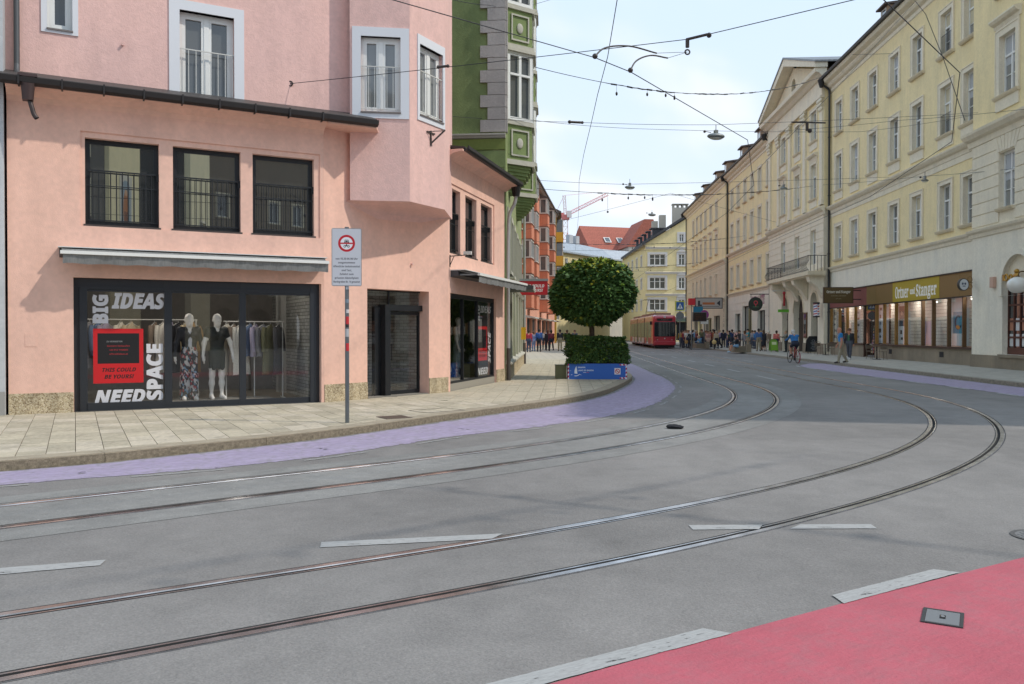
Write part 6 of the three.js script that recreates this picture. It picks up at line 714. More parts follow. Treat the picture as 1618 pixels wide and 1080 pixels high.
// ================================================================ END OF THE STREET
const yFar = stucco(sR(226, 211, 162), 0.9, 0.003, 214), whTrim = plain(206, 204, 202, 0.8);
{
  const F = frame([22.5, 140], [41, 140]), b = thing('gabled_yellow_house', 'yellow gabled house with white window surrounds closing the street end', 'building', F.o.clone());
  const wz = [[1026, 1051, 'w'], [1072, 1081.5, 'n'], [1095, 1104, 'n'], [1112, 1132, 'w']].map(([a, c, k]) => [U(F, a, 430), U(F, c, 430), k]), rows = [[12.95, 14.8], [9.0, 10.9], [5.36, 7.2]], holes = [];
  for (const [v0, v1] of rows) for (const [a, c] of wz) holes.push(rectPts(a, c, v0, v1)); const gw = [U(F, 1073, 378), U(F, 1080, 378), 16.9, 18.2]; holes.push(rectPts(...gw)); for (const [a, c] of [[0.6, 4.2], [5.2, 8.6], [9.6, 13.4]]) holes.push(rectPts(a, c, 0.3, 3.4));
  part(b, F, 'front_wall', slab([[0, 0.06], [18.5, 0.06], [18.5, 16.6], [9.2, 22.2], [0, 16.6]], holes, 0.4), yFar);
  const win = (u0, u1, v0, v1, k) => { const g = group(b, F, 'window', (u0 + u1) / 2, v0), w = u1 - u0, h = v1 - v0, fr = [...ringFrame(w, h, 0.1, 0.08, -0.14)]; const n = k === 'w' ? 3 : 2; for (let i = 1; i < n; i++) fr.push(box(-w / 2 + w * i / n - 0.07, -w / 2 + w * i / n + 0.07, 0, h, -0.14, -0.05)); fr.push(box(-w / 2, w / 2, h * 0.62, h * 0.62 + 0.07, -0.14, -0.06)); obj('frame', fr, mat.white, g); obj('pane', box(-w / 2 + 0.05, w / 2 - 0.05, 0.05, h - 0.05, -0.12, -0.11), mat.glassMid, g); obj('surround', slab(rectPts(-w / 2 - 0.35, w / 2 + 0.35, -0.05, h + 0.35), [rectPts(-w / 2, w / 2, 0, h)], 0.1, 0.06), whTrim, g); obj('sill', box(-w / 2 - 0.4, w / 2 + 0.4, -0.2, -0.05, 0, 0.2), whTrim, g); if (k === 'n' && h > 1.5) obj('pediment', new THREE.ExtrudeGeometry(shapeOf([[-w / 2 - 0.4, h + 0.4], [w / 2 + 0.4, h + 0.4], [0, h + 0.95]]), { depth: 0.15, bevelEnabled: false }), whTrim, g); };
  for (const [v0, v1] of rows) for (const [a, c, k] of wz) win(a, c, v0, v1, k); win(...gw, 'n');
  for (const v of [15.9, 11.7, 8.0, 4.2]) part(b, F, 'string_cornice', moulding(corniceLow, 0, 18.5, v), whTrim);
  for (const [a, c] of [[0.6, 4.2], [5.2, 8.6], [9.6, 13.4]]) { const g = group(b, F, 'shop_front', (a + c) / 2, 0.3); obj('pane', box(-(c - a) / 2, (c - a) / 2, 0, 3.1, -0.3, -0.29), mat.glassDark, g); obj('fascia', box(-(c - a) / 2 - 0.2, (c - a) / 2 + 0.2, 3.15, 3.75, 0.0, 0.12), [plain(206, 180, 40, 0.5), plain(190, 196, 190, 0.5), plain(92, 108, 96, 0.5)][Math.round(a) % 3], g); }
  const FL = frame([22.2, 167], [22.5, 140]), lh = []; for (let k = 0; k < 5; k++) for (const [v0, v1] of rows) lh.push([3 + k * 5, v0, v1]); part(b, FL, 'side_wall', slab(rectPts(0, FL.len, 0.06, 16.6), lh.map(([u, v0, v1]) => rectPts(u - 0.7, u + 0.7, v0, v1)), 0.4), yFar);
  for (const [u, v0, v1] of lh) { const g = group(b, FL, 'window', u, v0); obj('frame', [...ringFrame(1.4, v1 - v0, 0.1, 0.08, -0.14), box(-0.05, 0.05, 0, v1 - v0, -0.14, -0.06)], mat.white, g); obj('pane', box(-0.65, 0.65, 0.05, v1 - v0 - 0.05, -0.12, -0.11), mat.glassMid, g); obj('surround', slab(rectPts(-0.95, 0.95, 0, v1 - v0 + 0.25), [rectPts(-0.7, 0.7, 0.001, v1 - v0)], 0.06, 0.04), whTrim, g); }
  part(b, FL, 'eaves', moulding(corniceLow, 0, FL.len, 16.5), whTrim);
  const rf = part(b, F, 'roof', [slab([[-0.7, 16.2], [9.2, 22.5], [19.2, 16.4], [19.2, 16.8], [9.2, 23.0], [-0.7, 16.65]], [], 27, 0.5)], mat.roofDark); part(b, F, 'body', box(0.4, 18.2, 0.1, 16.5, -26.8, -0.42), yFar); part(b, F, 'attic', slab([[0.3, 16.5], [18.2, 16.5], [9.2, 22.1]], [], 26, -0.42), yFar);
  for (let k = 0; k < 5; k++) { const g = group(b, F, 'dormer', 2.6, 18.0, -4 - k * 4.6); obj('cheeks', box(-0.9, 1.4, 0, 1.5, -0.9, 0.9), mat.roofDark, g); obj('dormer_roof', box(-1.2, 1.6, 1.5, 1.65, -1.1, 1.1), mat.roofDark, g); obj('pane', box(-0.93, -0.9, 0.5, 1.35, -0.6, 0.6), mat.glassMid, g); }
  for (const [u, w, v, t, z] of [[6.6, 2.6, 19.5, 23.2, -4], [3.9, 1.1, 18.5, 22.2, -6], [2.9, 1.0, 17.8, 21.4, -8]]) { const g = group(b, F, 'chimney', u, v, z); obj('stack', box(-w / 2, w / 2, 0, t - v, -0.5, 0.5), plain(172, 168, 158, 0.9), g); if (w > 2) { for (let i = 0; i < 4; i++) obj('cap_leg', box(-w / 2 + i * (w - 0.25) / 3, -w / 2 + i * (w - 0.25) / 3 + 0.25, t - v, t - v + 0.5, -0.5, 0.5), plain(160, 156, 146, 0.9), g); obj('cap', box(-w / 2 - 0.1, w / 2 + 0.1, t - v + 0.5, t - v + 0.65, -0.6, 0.6), plain(140, 138, 130, 0.9), g); } }
}
{
  const F = frame([18.2, 188], [31.5, 192]), b = thing('red_roofed_house', 'tall red tiled roof with two skylights rising behind the tree', 'building', F.o.clone()); part(b, F, 'wall', box(0, F.len, 0, 19.3, -14, 0), stucco(sR(206, 188, 140), 1, 0.003, 224)); part(b, F, 'roof', moulding([[0.8, 19.2], [0.8, 19.6], [-7, 26.6], [-14.6, 19.6], [-14.6, 19.2]], -0.5, F.len + 0.4), mat.redTile); for (const u of [4.8, 8.0]) { const g = group(b, F, 'skylight', u, 22.3, -1.95); obj('frame', ringFrame(1.5, 1.9, 0.16, 0.14, 0.0).map((q) => q.rotateX(-0.84)), mat.white, g); obj('pane', box(-0.65, 0.65, 0.1, 1.8, 0.04, 0.06).rotateX(-0.84), mat.glassMid, g); }
  const F2 = frame([25.6, 182], [33, 183]), c = thing('red_gable_house', 'red tiled gable with an arched dormer behind the grey roof', 'building', F2.o.clone()); part(c, F2, 'wall', box(0, F2.len, 0, 20.5, -10, 0), stucco(sR(188, 182, 172), 1, 0.003, 234)); part(c, F2, 'roof', slab([[-0.5, 20.4], [F2.len + 0.5, 20.4], [F2.len - 2, 26.5], [F2.len - 4, 26.5]], [], 10.4, 0.2), mat.redTile); part(c, F2, 'dormer', slab(archPts(2.4, 4.6, 20.8, 22.8), [], 1, 0.6), mat.roofGrey);
  const F3 = frame([19.5, 170], [30, 178]), d = thing('grey_roofed_house', 'grey sheet roofed house in front of the red roofs', 'building', F3.o.clone()); part(d, F3, 'wall', box(0, F3.len, 0, 16.5, -10, 0), stucco(sR(196, 192, 184), 1, 0.003, 244)); part(d, F3, 'roof', moulding([[0.5, 16.4], [0.5, 16.7], [-6, 19.4], [-10.5, 19], [-10.5, 16.4]], -0.3, F3.len), mat.roofGrey);
  const F4 = frame([7.5, 150], [19.8, 168]), e = thing('pale_corner_house', 'pale ochre house with bluish sheet roof half hidden by the round tree', 'building', F4.o.clone()), em = stucco(sR(206, 190, 146), 1, 0.003, 254); const hs = []; for (let k = 0; k < 7; k++) for (let f = 0; f < 4; f++) hs.push([1.6 + k * 3, 3.9 + f * 3.2]); part(e, F4, 'wall', slab(rectPts(0, F4.len, 0, 16.4), hs.map(([u, v]) => rectPts(u - 0.55, u + 0.55, v, v + 1.9)), 0.4), em); part(e, F4, 'body', box(0, F4.len, 0, 16.3, -10, -0.42), em); for (const [u, v] of hs) { const g = group(e, F4, 'window', u, v); obj('frame', [...ringFrame(1.1, 1.9, 0.1, 0.08, -0.14), box(-0.04, 0.04, 0, 1.9, -0.14, -0.06)], mat.white, g); obj('pane', box(-0.5, 0.5, 0.05, 1.85, -0.12, -0.11), mat.glassMid, g); } part(e, F4, 'roof', moulding([[0.6, 16.3], [0.6, 16.6], [-2, 18.6], [-6, 19.6], [-10.5, 18], [-10.5, 16.3]], -0.3, F4.len + 0.3), M({ map: mat.roofGrey.map, color: new THREE.Color(0.8, 0.86, 0.92), roughness: 0.6 })); for (const u of [12.5, 15]) { const g = group(e, F4, 'chimney', u, 18.5, -4); obj('stack', box(-0.7, 0.7, 0, 2.2, -0.4, 0.4), plain(170, 172, 174, 0.9), g); }
}
{ // tower crane
  const c = thing('tower_crane', 'red and white luffing tower crane far behind the houses', 'crane', V3(16.7, 0, -260)), redM = plain(206, 120, 116, 0.6), whM = plain(222, 206, 204, 0.6);
  const lattice = (a, b, w, n, r) => { const gs = [], d = b.clone().sub(a), t = d.clone().normalize(), s = Math.abs(t.y) > 0.9 ? V3(1, 0, 0) : V3(0, 1, 0), p = new THREE.Vector3().crossVectors(t, s).normalize(), q = new THREE.Vector3().crossVectors(t, p), cor = [[1, 1], [1, -1], [-1, -1], [-1, 1]].map(([i, k]) => p.clone().multiplyScalar(i * w / 2).addScaledVector(q, k * w / 2)); for (const o of cor) gs.push(rod(a.clone().add(o), b.clone().add(o), r, 4)); for (let i = 0; i < n; i++) for (let k = 0; k < 4; k++) { const u = a.clone().addScaledVector(d, i / n), v = a.clone().addScaledVector(d, (i + 1) / n); gs.push(rod(u.clone().add(cor[k]), v.clone().add(cor[(k + 1) % 4]), r * 0.7, 4), rod(u.clone().add(cor[k]), u.clone().add(cor[(k + 1) % 4]), r * 0.7, 4)); } return gs; };
  for (let k = 0; k < 9; k++) obj('mast_section', lattice(V3(0, k * 4.1, 0), V3(0, (k + 1) * 4.1, 0), 1.5, 2, 0.07), k % 2 ? redM : whM, c);
  obj('slewing_platform', [box(-1.2, 1.2, 36.9, 38.4, -1.2, 1.2), box(-2.6, -0.6, 37.6, 39, -0.8, 0.8)], redM, c); obj('cab', box(0.4, 1.8, 37.4, 39.4, 0.9, 2.2), plain(210, 200, 198, 0.5), c); obj('counterweight', box(-3.8, -2.4, 36.6, 38.6, -0.9, 0.9), plain(96, 92, 92, 0.8), c); obj('tower_head', lattice(V3(0, 38.4, 0), V3(-0.4, 44.5, 0), 0.8, 3, 0.08), whM, c);
  obj('jib', lattice(V3(1, 38.8, 0), V3(14.4, 46.6, -10), 0.9, 14, 0.045), redM, c); obj('tie_rod', [rod(V3(-0.4, 44.5, 0), V3(9, 46.3, -6), 0.05, 4), rod(V3(-0.4, 44.5, 0), V3(-3.2, 38.6, 0), 0.05, 4)], redM, c); obj('hook_rope', [rod(V3(14.4, 46.6, -10), V3(14.4, 41, -10), 0.04, 4), ball(0.35, 14.4, 40.8, -10, 8)], mat.darkMetal, c);
}
// ================================================================ TREE, PLANTER, SIGNS, TRAM
function leafMesh(n, place, size, cols, seed) { // many small folded leaves
  const r = rng(seed), pos = new Float32Array(n * 18), col = new Float32Array(n * 18), nor = V3(), a = V3(), b = V3(), q = new THREE.Quaternion(), e = new THREE.Euler();
  for (let i = 0; i < n; i++) {
    const { p, out, c } = place(r, i), s = size * (0.65 + 0.7 * r()); e.set((r() - 0.5) * 1.9, r() * 6.283, (r() - 0.5) * 1.9); q.setFromEuler(e);
    const tip = V3(0, -0.18 * s, s).applyQuaternion(q), L = V3(-0.42 * s, 0.06 * s, 0.35 * s).applyQuaternion(q), R = V3(0.42 * s, 0.06 * s, 0.35 * s).applyQuaternion(q); tip.addScaledVector(out, 0.3 * s);
    const P = [[0, 0, 0], R.toArray(), tip.toArray(), [0, 0, 0], tip.toArray(), L.toArray()]; P.forEach((v, k) => { const o = i * 18 + k * 3; pos[o] = p.x + v[0]; pos[o + 1] = p.y + v[1]; pos[o + 2] = p.z + v[2]; col[o] = c[0]; col[o + 1] = c[1]; col[o + 2] = c[2]; });
  }
  const g = new THREE.BufferGeometry(); g.setAttribute('position', new THREE.BufferAttribute(pos, 3)); g.setAttribute('color', new THREE.BufferAttribute(col, 3)); g.setAttribute('uv', new THREE.BufferAttribute(new Float32Array(n * 12), 2)); g.computeVertexNormals(); return g;
}
const leafMat = new THREE.MeshPhysicalMaterial({ vertexColors: true, roughness: 0.55, side: THREE.DoubleSide, transmission: 0.0, specularIntensity: 0.5 });
const plC = V3(2.74, 0.12, -26.6);   // middle of the planter's front
{
  const W = 1.9, D = 1.0, t = thing('planter_box', 'blue printed planter box with sailing boat motif on the footway tip', 'planter', plC, -0.03);
  const pr = print(1024, 272, (x, w, h) => {
    x.fillStyle = '#2f63b4'; x.fillRect(0, 0, w, h); x.fillStyle = '#dfe4ea';
    x.beginPath(); x.moveTo(150, 40); x.quadraticCurveTo(108, 110, 118, 172); x.lineTo(168, 178); x.closePath(); x.fill(); x.beginPath(); x.moveTo(116, 206); x.quadraticCurveTo(170, 214, 200, 180); x.quadraticCurveTo(230, 196, 254, 206); x.lineTo(200, 190); x.quadraticCurveTo(180, 226, 116, 218); x.fill();
    x.font = 'bold 34px sans-serif'; x.fillText('GRUPPA', 172, 78); x.font = 'bold 36px sans-serif'; x.fillText('LAGO DI GARDA', 172, 130); x.fillRect(268, 150, 50, 7); x.fillStyle = '#c0485c'; x.fillRect(320, 150, 46, 7);
    x.fillStyle = '#e4dede'; x.fillRect(806, 76, 104, 112); x.strokeStyle = '#c0404a'; x.lineWidth = 13; x.beginPath(); x.arc(858, 132, 36, 0, 7); x.stroke(); x.beginPath(); x.moveTo(832, 106); x.lineTo(884, 158); x.stroke(); x.fillStyle = '#7a4440'; x.fillRect(838, 126, 36, 9);
    const bar = (x0, y0, dx, dy, n) => { for (let i = 0; i < n; i++) { x.fillStyle = i % 2 ? '#e2dcde' : '#b8283a'; x.save(); x.translate(x0 + dx * i, y0 + dy * i); x.rotate(dy ? 0.5 : -0.6); x.fillRect(-13, -19, 26, 38); x.restore(); } };
    x.save(); x.beginPath(); x.rect(0, 4, 24, h - 8); x.rect(w - 26, 4, 24, h - 8); x.rect(w - 130, 6, 110, 26); x.rect(w - 130, h - 34, 110, 26); x.clip(); bar(10, 22, 0, 34, 8); bar(w - 14, 22, 0, 34, 8); bar(w - 116, 18, 30, 0, 4); bar(w - 116, h - 22, 30, 0, 4); x.restore(); x.fillStyle = '#dfe4ea'; x.fillRect(56, 190, 22, 8); x.fillRect(44, 120, 12, 8);
  });
  obj('box', [box(-W / 2, W / 2, 0, 0.5, -D, -0.012)], plain(46, 88, 158, 0.6), t); obj('front_print', card(W, 0.5, 0, 0, -0.008), printMat(pr, 0.5), t, true); obj('soil', box(-W / 2 + 0.06, W / 2 - 0.06, 0.44, 0.515, -D + 0.06, -0.06), plain(60, 48, 38, 0.95), t);
  const ub = thing('junction_box', 'low olive green box behind the planter end', 'box', V3(plC.x - W / 2 - 0.2, 0.12, plC.z - 0.5), 0); obj('case', [bx(0.34, 0.42, 0.5, 0, 0.21, 0)], plain(104, 104, 72, 0.7), ub); obj('lid', [bx(0.36, 0.03, 0.52, 0, 0.435, 0)], plain(92, 92, 66, 0.7), ub);
  const hedge = thing('clipped_bush', 'dense dark green clipped bush growing in the blue planter', 'bush', plC.clone().add(V3(0, 0.5, -0.5)));
  const box3 = (r) => { const f = r() * 6, a = [(r() - 0.5), (r() - 0.5), (r() - 0.5)]; if (r() < 0.82) { const k = f < 1.6 ? 2 : f < 3.4 ? 1 : f < 4.7 ? 0 : 2, s = k === 1 ? 0.5 : (r() < 0.6 ? 0.5 : -0.5); a[k] = s * (1 - 0.14 * r()); } return a; };
  obj('leaves', leafMesh(15000, (r) => { const a = box3(r); const bump = 0.21 * (n3(a[0] * 5 + 9, a[1] * 5 + 3, a[2] * 5, 4) - 0.5) * 2; const p = V3(a[0] * 1.86 * (1 + bump) + 0.02, 0.44 + a[1] * 0.86 * (1 + bump), a[2] * 0.98 * (1 + bump)); const k = 0.7 + 0.6 * r(), y = r() < 0.12 ? 1 : 0; return { p, out: V3(a[0], a[1], a[2]).normalize(), c: y ? [0.17 * k, 0.23 * k, 0.035] : [0.06 * k, 0.118 * k, 0.032 * k] }; }, 0.065, 0, 91), leafMat, hedge, true);
  obj('stems', Array.from({ length: 12 }, (_, i) => rod(V3(-0.8 + i * 0.145, 0, 0.1 * Math.sin(i)), V3(-0.85 + i * 0.155, 0.7, 0.2 * Math.sin(i * 2)), 0.014, 5)), plain(70, 56, 42, 0.9), hedge);
  // round-headed tree
  const tr = thing('globe_tree', 'small tree with dense round crown and yellowish tips behind the planter', 'tree', plC.clone().add(V3(-0.12, 0.3, -0.55)));
  const trunkPts = [V3(0, 0.1, 0), V3(0.02, 0.7, 0), V3(-0.01, 1.3, 0.01), V3(0, 1.75, 0)]; obj('trunk', tube(trunkPts, 0.085, 10, 20), M({ map: tex(128, 0.4, (u, v) => sc(sR(86, 72, 58), 0.7 + 0.6 * fbm(u, v * 0.3, 24, 3, 4))), roughness: 0.95 }), tr);
  const limbs = []; const lr = rng(8); for (let i = 0; i < 16; i++) { const a = i / 16 * 6.283 + lr(), el = 0.15 + 1.1 * lr(), L = 0.75 + 0.35 * lr(); const d = V3(Math.cos(a) * Math.cos(el), Math.sin(el), Math.sin(a) * Math.cos(el)), s0 = V3(0, 1.55 + 0.3 * lr(), 0); limbs.push(tube([s0, s0.clone().addScaledVector(d, L * 0.5).add(V3(0, 0.06, 0)), s0.clone().addScaledVector(d, L)], 0.028, 5, 8)); } obj('limbs', limbs, plain(70, 58, 46, 0.95), tr);
  const RX = 1.33, RY = 1.12, C = V3(0.02, 2.52, 0);
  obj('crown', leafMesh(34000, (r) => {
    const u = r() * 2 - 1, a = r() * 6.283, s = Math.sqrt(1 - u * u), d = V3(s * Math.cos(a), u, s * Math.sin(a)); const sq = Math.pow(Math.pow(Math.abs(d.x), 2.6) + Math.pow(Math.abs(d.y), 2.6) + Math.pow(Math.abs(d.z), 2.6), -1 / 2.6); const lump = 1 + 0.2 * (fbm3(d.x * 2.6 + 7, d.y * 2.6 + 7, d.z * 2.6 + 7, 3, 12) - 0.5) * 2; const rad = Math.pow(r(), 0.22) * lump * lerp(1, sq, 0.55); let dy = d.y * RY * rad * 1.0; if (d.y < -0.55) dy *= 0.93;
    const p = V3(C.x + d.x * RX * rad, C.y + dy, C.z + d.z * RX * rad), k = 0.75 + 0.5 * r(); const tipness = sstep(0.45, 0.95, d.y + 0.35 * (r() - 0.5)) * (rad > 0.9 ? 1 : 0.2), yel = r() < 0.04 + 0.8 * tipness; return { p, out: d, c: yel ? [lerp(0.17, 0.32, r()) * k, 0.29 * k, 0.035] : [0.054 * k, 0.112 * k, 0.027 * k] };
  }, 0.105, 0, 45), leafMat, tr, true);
}
{ // traffic sign at the kerb
  const c = G(548.5, 668, 0.12), Z = c[1], m = Z / FOCAL, s = thing('traffic_sign', 'grey no-vehicles sign board on a stickered grey post before the pink house', 'sign', V3(c[0], 0.12, -Z), 0.12), h = (668 - 362) * m, w = 46.5 * m, hb = 91 * m, y0 = h - hb + 0.015;
  obj('post', [cyl(0.034, 0.034, h + 0.02, 0, 0, -0.05, 16), cyl(0.036, 0.036, 0.02, 0, h + 0.02, -0.05, 16)], plain(112, 116, 118, 0.45, 0.6), s); obj('board', [new THREE.ExtrudeGeometry((() => { const q = new THREE.Shape(), r = 0.03; q.moveTo(-w / 2 + r, 0); q.lineTo(w / 2 - r, 0); q.quadraticCurveTo(w / 2, 0, w / 2, r); q.lineTo(w / 2, hb - r); q.quadraticCurveTo(w / 2, hb, w / 2 - r, hb); q.lineTo(-w / 2 + r, hb); q.quadraticCurveTo(-w / 2, hb, -w / 2, hb - r); q.lineTo(-w / 2, r); q.quadraticCurveTo(-w / 2, 0, -w / 2 + r, 0); return q; })(), { depth: 0.012, bevelEnabled: false }).translate(0, y0, -0.012)], plain(150, 152, 154, 0.5, 0.4), s);
  const t = print(512, Math.round(512 * hb / w), (x, W, H) => {
    x.fillStyle = '#c9c9cd'; x.fillRect(0, 0, W, H); const cx = W * 0.5, cy = H * 0.255, R = W * 0.29; x.fillStyle = '#e6e4e4'; x.beginPath(); x.arc(cx, cy, R, 0, 7); x.fill(); x.strokeStyle = '#c01826'; x.lineWidth = R * 0.27; x.beginPath(); x.arc(cx, cy, R * 0.88, 0, 7); x.stroke(); x.lineWidth = R * 0.17; x.beginPath(); x.moveTo(cx - R * 0.8, cy); x.lineTo(cx + R * 0.8, cy); x.stroke();
    x.fillStyle = '#17181a'; x.fillRect(cx - 34, cy - 62, 68, 10); x.fillRect(cx - 34, cy - 62, 10, 40); x.fillRect(cx + 24, cy - 62, 10, 40); x.fillRect(cx - 42, cy - 30, 84, 14); x.fillRect(cx - 44, cy - 20, 16, 12); x.fillRect(cx + 28, cy - 20, 16, 12); x.beginPath(); x.arc(cx, cy - 30, 16, 0, 7); x.fill();
    x.lineWidth = 8; x.strokeStyle = '#17181a'; for (const dx of [-34, 34]) { x.beginPath(); x.arc(cx + dx, cy + 54, 17, 0, 7); x.stroke(); } x.beginPath(); x.moveTo(cx - 34, cy + 50); x.lineTo(cx - 4, cy + 34); x.lineTo(cx + 34, cy + 52); x.stroke(); x.beginPath(); x.arc(cx - 2, cy + 22, 10, 0, 7); x.fill(); x.fillRect(cx - 18, cy + 32, 30, 20);
    x.fillStyle = '#26272a'; x.textAlign = 'center'; x.font = `600 ${W * 0.083}px sans-serif`; ['von 10.30-06.00 Uhr', 'ausgenommen', 'öffentliche Verkehrsmittel', 'und Taxi,', 'Zufahrt zum', 'privaten Abstellplatz', 'Marktgraben Nr. 14 gestattet'].forEach((l, i) => { x.save(); x.translate(cx, H * (0.545 + i * 0.068)); x.scale(Math.min(1, W * 0.93 / x.measureText(l).width), 1.12); x.fillText(l, 0, 0); x.restore(); });
  });
  obj('board_print', card(w - 0.02, hb - 0.02, 0, y0 + 0.01, 0.003), printMat(t, 0.45), s, true); obj('clamp', [box(-0.06, 0.06, y0 + hb * 0.25, y0 + hb * 0.25 + 0.03, -0.09, -0.012), box(-0.06, 0.06, y0 + hb * 0.75, y0 + hb * 0.75 + 0.03, -0.09, -0.012)], mat.greyMetal, s);
  const stick = [[0.37, '#c02830'], [0.44, '#b4b4b4'], [0.475, '#262626'], [0.50, '#c02a30'], [0.545, '#c6c2c0'], [0.595, '#7c8a94'], [0.66, '#b8bcc0']]; for (const [f, c2] of stick) { const g = new THREE.CylinderGeometry(0.0352, 0.0352, f < 0.46 || (f > 0.49 && f < 0.53) ? 0.13 : 0.06, 16, 1, true, -0.9 + (f * 7 % 1) * 0.6, 1.9).translate(0, h * f * 1.06, -0.05); obj('sticker', g, M({ color: new THREE.Color(c2), roughness: 0.6, side: THREE.DoubleSide }), s); }
}
// ---- tram seen from behind
{
  let p = T2[0]; for (const q of T2) if (Math.abs(q.z - 81.6) < Math.abs(p.z - 81.6)) p = q; const t = thing('tram', 'red low-floor tram driving away with dark rear window', 'tram', V3(p.x, 0, -p.z), -0.058);
  const red = new THREE.MeshPhysicalMaterial({ color: new THREE.Color().setRGB(0.42, 0.018, 0.035), roughness: 0.35, clearcoat: 0.7, clearcoatRoughness: 0.15 }), darkG = mat.glassDark, L = 27.6;
  const sec = (w, top, low, r) => { const a = []; const c = [[w, low + 0.15], [w, top - r]]; a.push([-w + 0.1, low], [w - 0.1, low], [w, low + 0.15]); for (let i = 0; i <= 5; i++) { const u = i / 5 * Math.PI / 2; a.push([w - r + r * Math.cos(u), top - r + r * Math.sin(u)]); } for (let i = 0; i <= 5; i++) { const u = Math.PI / 2 + i / 5 * Math.PI / 2; a.push([-w + r + r * Math.cos(u), top - r + r * Math.sin(u)]); } a.push([-w, low + 0.15]); return a; };
  const rings = [[0, 0.98, 3.1, 0.35], [-0.06, 1.05, 3.2, 0.34], [-0.25, 1.14, 3.32, 0.32], [-0.9, 1.2, 3.4, 0.3], [-L + 0.9, 1.2, 3.4, 0.3], [-L, 1.0, 3.1, 0.35]]; const R = rings.map(([z, w, top, low]) => sec(w, top, low, 0.32).map(([x, y]) => V3(x, y, z))), n = R[0].length, pos = []; const tri = (a, b, c) => pos.push(...a.toArray(), ...b.toArray(), ...c.toArray()); for (let i = 0; i < R.length - 1; i++) for (let k = 0; k < n; k++) { const a = R[i][k], b = R[i][(k + 1) % n], c = R[i + 1][k], d = R[i + 1][(k + 1) % n]; tri(a, c, b); tri(b, c, d); } for (const [Q, s] of [[R[0], 1], [R[R.length - 1], -1]]) { const c = Q.reduce((m, v) => m.add(v), V3()).divideScalar(n); for (let k = 0; k < n; k++) s > 0 ? tri(c, Q[k], Q[(k + 1) % n]) : tri(c, Q[(k + 1) % n], Q[k]); } const bg = new THREE.BufferGeometry(); bg.setAttribute('position', new THREE.Float32BufferAttribute(pos, 3)); bg.computeVertexNormals(); obj('body', bg, red, t);
  const rr = (w, h, r) => { const q = new THREE.Shape(); q.moveTo(-w / 2 + r, 0); q.lineTo(w / 2 - r, 0); q.quadraticCurveTo(w / 2, 0, w / 2, r); q.lineTo(w / 2, h - r); q.quadraticCurveTo(w / 2, h, w / 2 - r, h); q.lineTo(-w / 2 + r, h); q.quadraticCurveTo(-w / 2, h, -w / 2, h - r); q.lineTo(-w / 2, r); q.quadraticCurveTo(-w / 2, 0, -w / 2 + r, 0); return q; };
  obj('rear_window', [new THREE.ExtrudeGeometry(rr(2.06, 1.42, 0.16), { depth: 0.08, bevelEnabled: true, bevelSize: 0.02, bevelThickness: 0.03, bevelSegments: 2 }).translate(0, 1.24, -0.03)], darkG, t); const dest = print(256, 64, (x) => { x.fillStyle = '#1a1416'; x.fillRect(0, 0, 256, 64); x.fillStyle = '#8e6a66'; x.font = 'bold 34px sans-serif'; x.textAlign = 'center'; x.fillText('3 Amras', 128, 44); }); obj('destination_display', [box(-0.75, 0.75, 2.78, 3.02, -0.02, 0.012)], mat.blackSoft, t); obj('display_print', card(1.4, 0.22, 0, 2.79, 0.014), printMat(dest, 0.4), t, true); obj('emblem', [cyl(0.12, 0.12, 0.03, 0, 0, 0, 20).rotateX(Math.PI / 2).translate(0, 3.16, -0.03)], plain(206, 190, 190, 0.4), t);
  obj('bumper', [new THREE.ExtrudeGeometry(rr(2.1, 0.32, 0.1), { depth: 0.1, bevelEnabled: true, bevelSize: 0.02, bevelThickness: 0.03, bevelSegments: 2 }).translate(0, 0.4, -0.02)], red, t); obj('skirt', [box(-1.0, 1.0, 0.1, 0.36, -0.9, -0.1)], mat.blackSoft, t); for (const s of [-1, 1]) { obj('rear_light', [ball(0.1, s * 0.8, 1.02, 0.02, 12, 1.5, 1, 0.35)], plain(150, 30, 30, 0.3), t); obj('rear_light', [ball(0.06, s * 0.72, 0.9, 0.03, 10, 1, 1, 0.4)], plain(196, 150, 150, 0.3), t); obj('mirror', [box(s > 0 ? 1.16 : -1.36, s > 0 ? 1.36 : -1.16, 2.4, 2.75, -1.1, -0.95)], mat.blackSoft, t); }
  obj('badge', [ball(0.07, 0, 1.02, 0.012, 10, 1, 1, 0.3)], plain(200, 190, 190, 0.3, 0.5), t);
  const cuts = [1.3, 4.2, 5.7, 8.0, 11.2, 12.7, 14.8, 16.4, 19.4, 21, 23.4, 26.2]; for (const s of [-1, 1]) { for (let i = 0; i < cuts.length - 1; i++) { const door = [1, 4, 6, 8].includes(i); obj(door ? 'door' : 'side_window', [box(s * 1.2 - 0.012, s * 1.2 + 0.012, door ? 0.42 : 1.12, door ? 2.75 : 2.7, -cuts[i + 1] + 0.07, -cuts[i] - 0.07)], darkG, t); if (door) obj('door_leaf_seam', [box(s * 1.214 - 0.004, s * 1.214 + 0.004, 0.42, 2.75, -(cuts[i] + cuts[i + 1]) / 2 - 0.03, -(cuts[i] + cuts[i + 1]) / 2 + 0.03)], red, t); else obj('side_panel', [box(s * 1.2 - 0.008, s * 1.2 + 0.008, 0.5, 1.06, -cuts[i + 1] + 0.05, -cuts[i] - 0.05)], i % 2 ? plain(206, 198, 194, 0.5) : plain(176, 60, 66, 0.4), t); } for (const z of [8.0, 16.4]) obj('articulation', [box(s * 1.205 - 0.02, s * 1.205 + 0.02, 0.4, 3.2, -z - 0.3, -z + 0.05)], mat.blackSoft, t); }
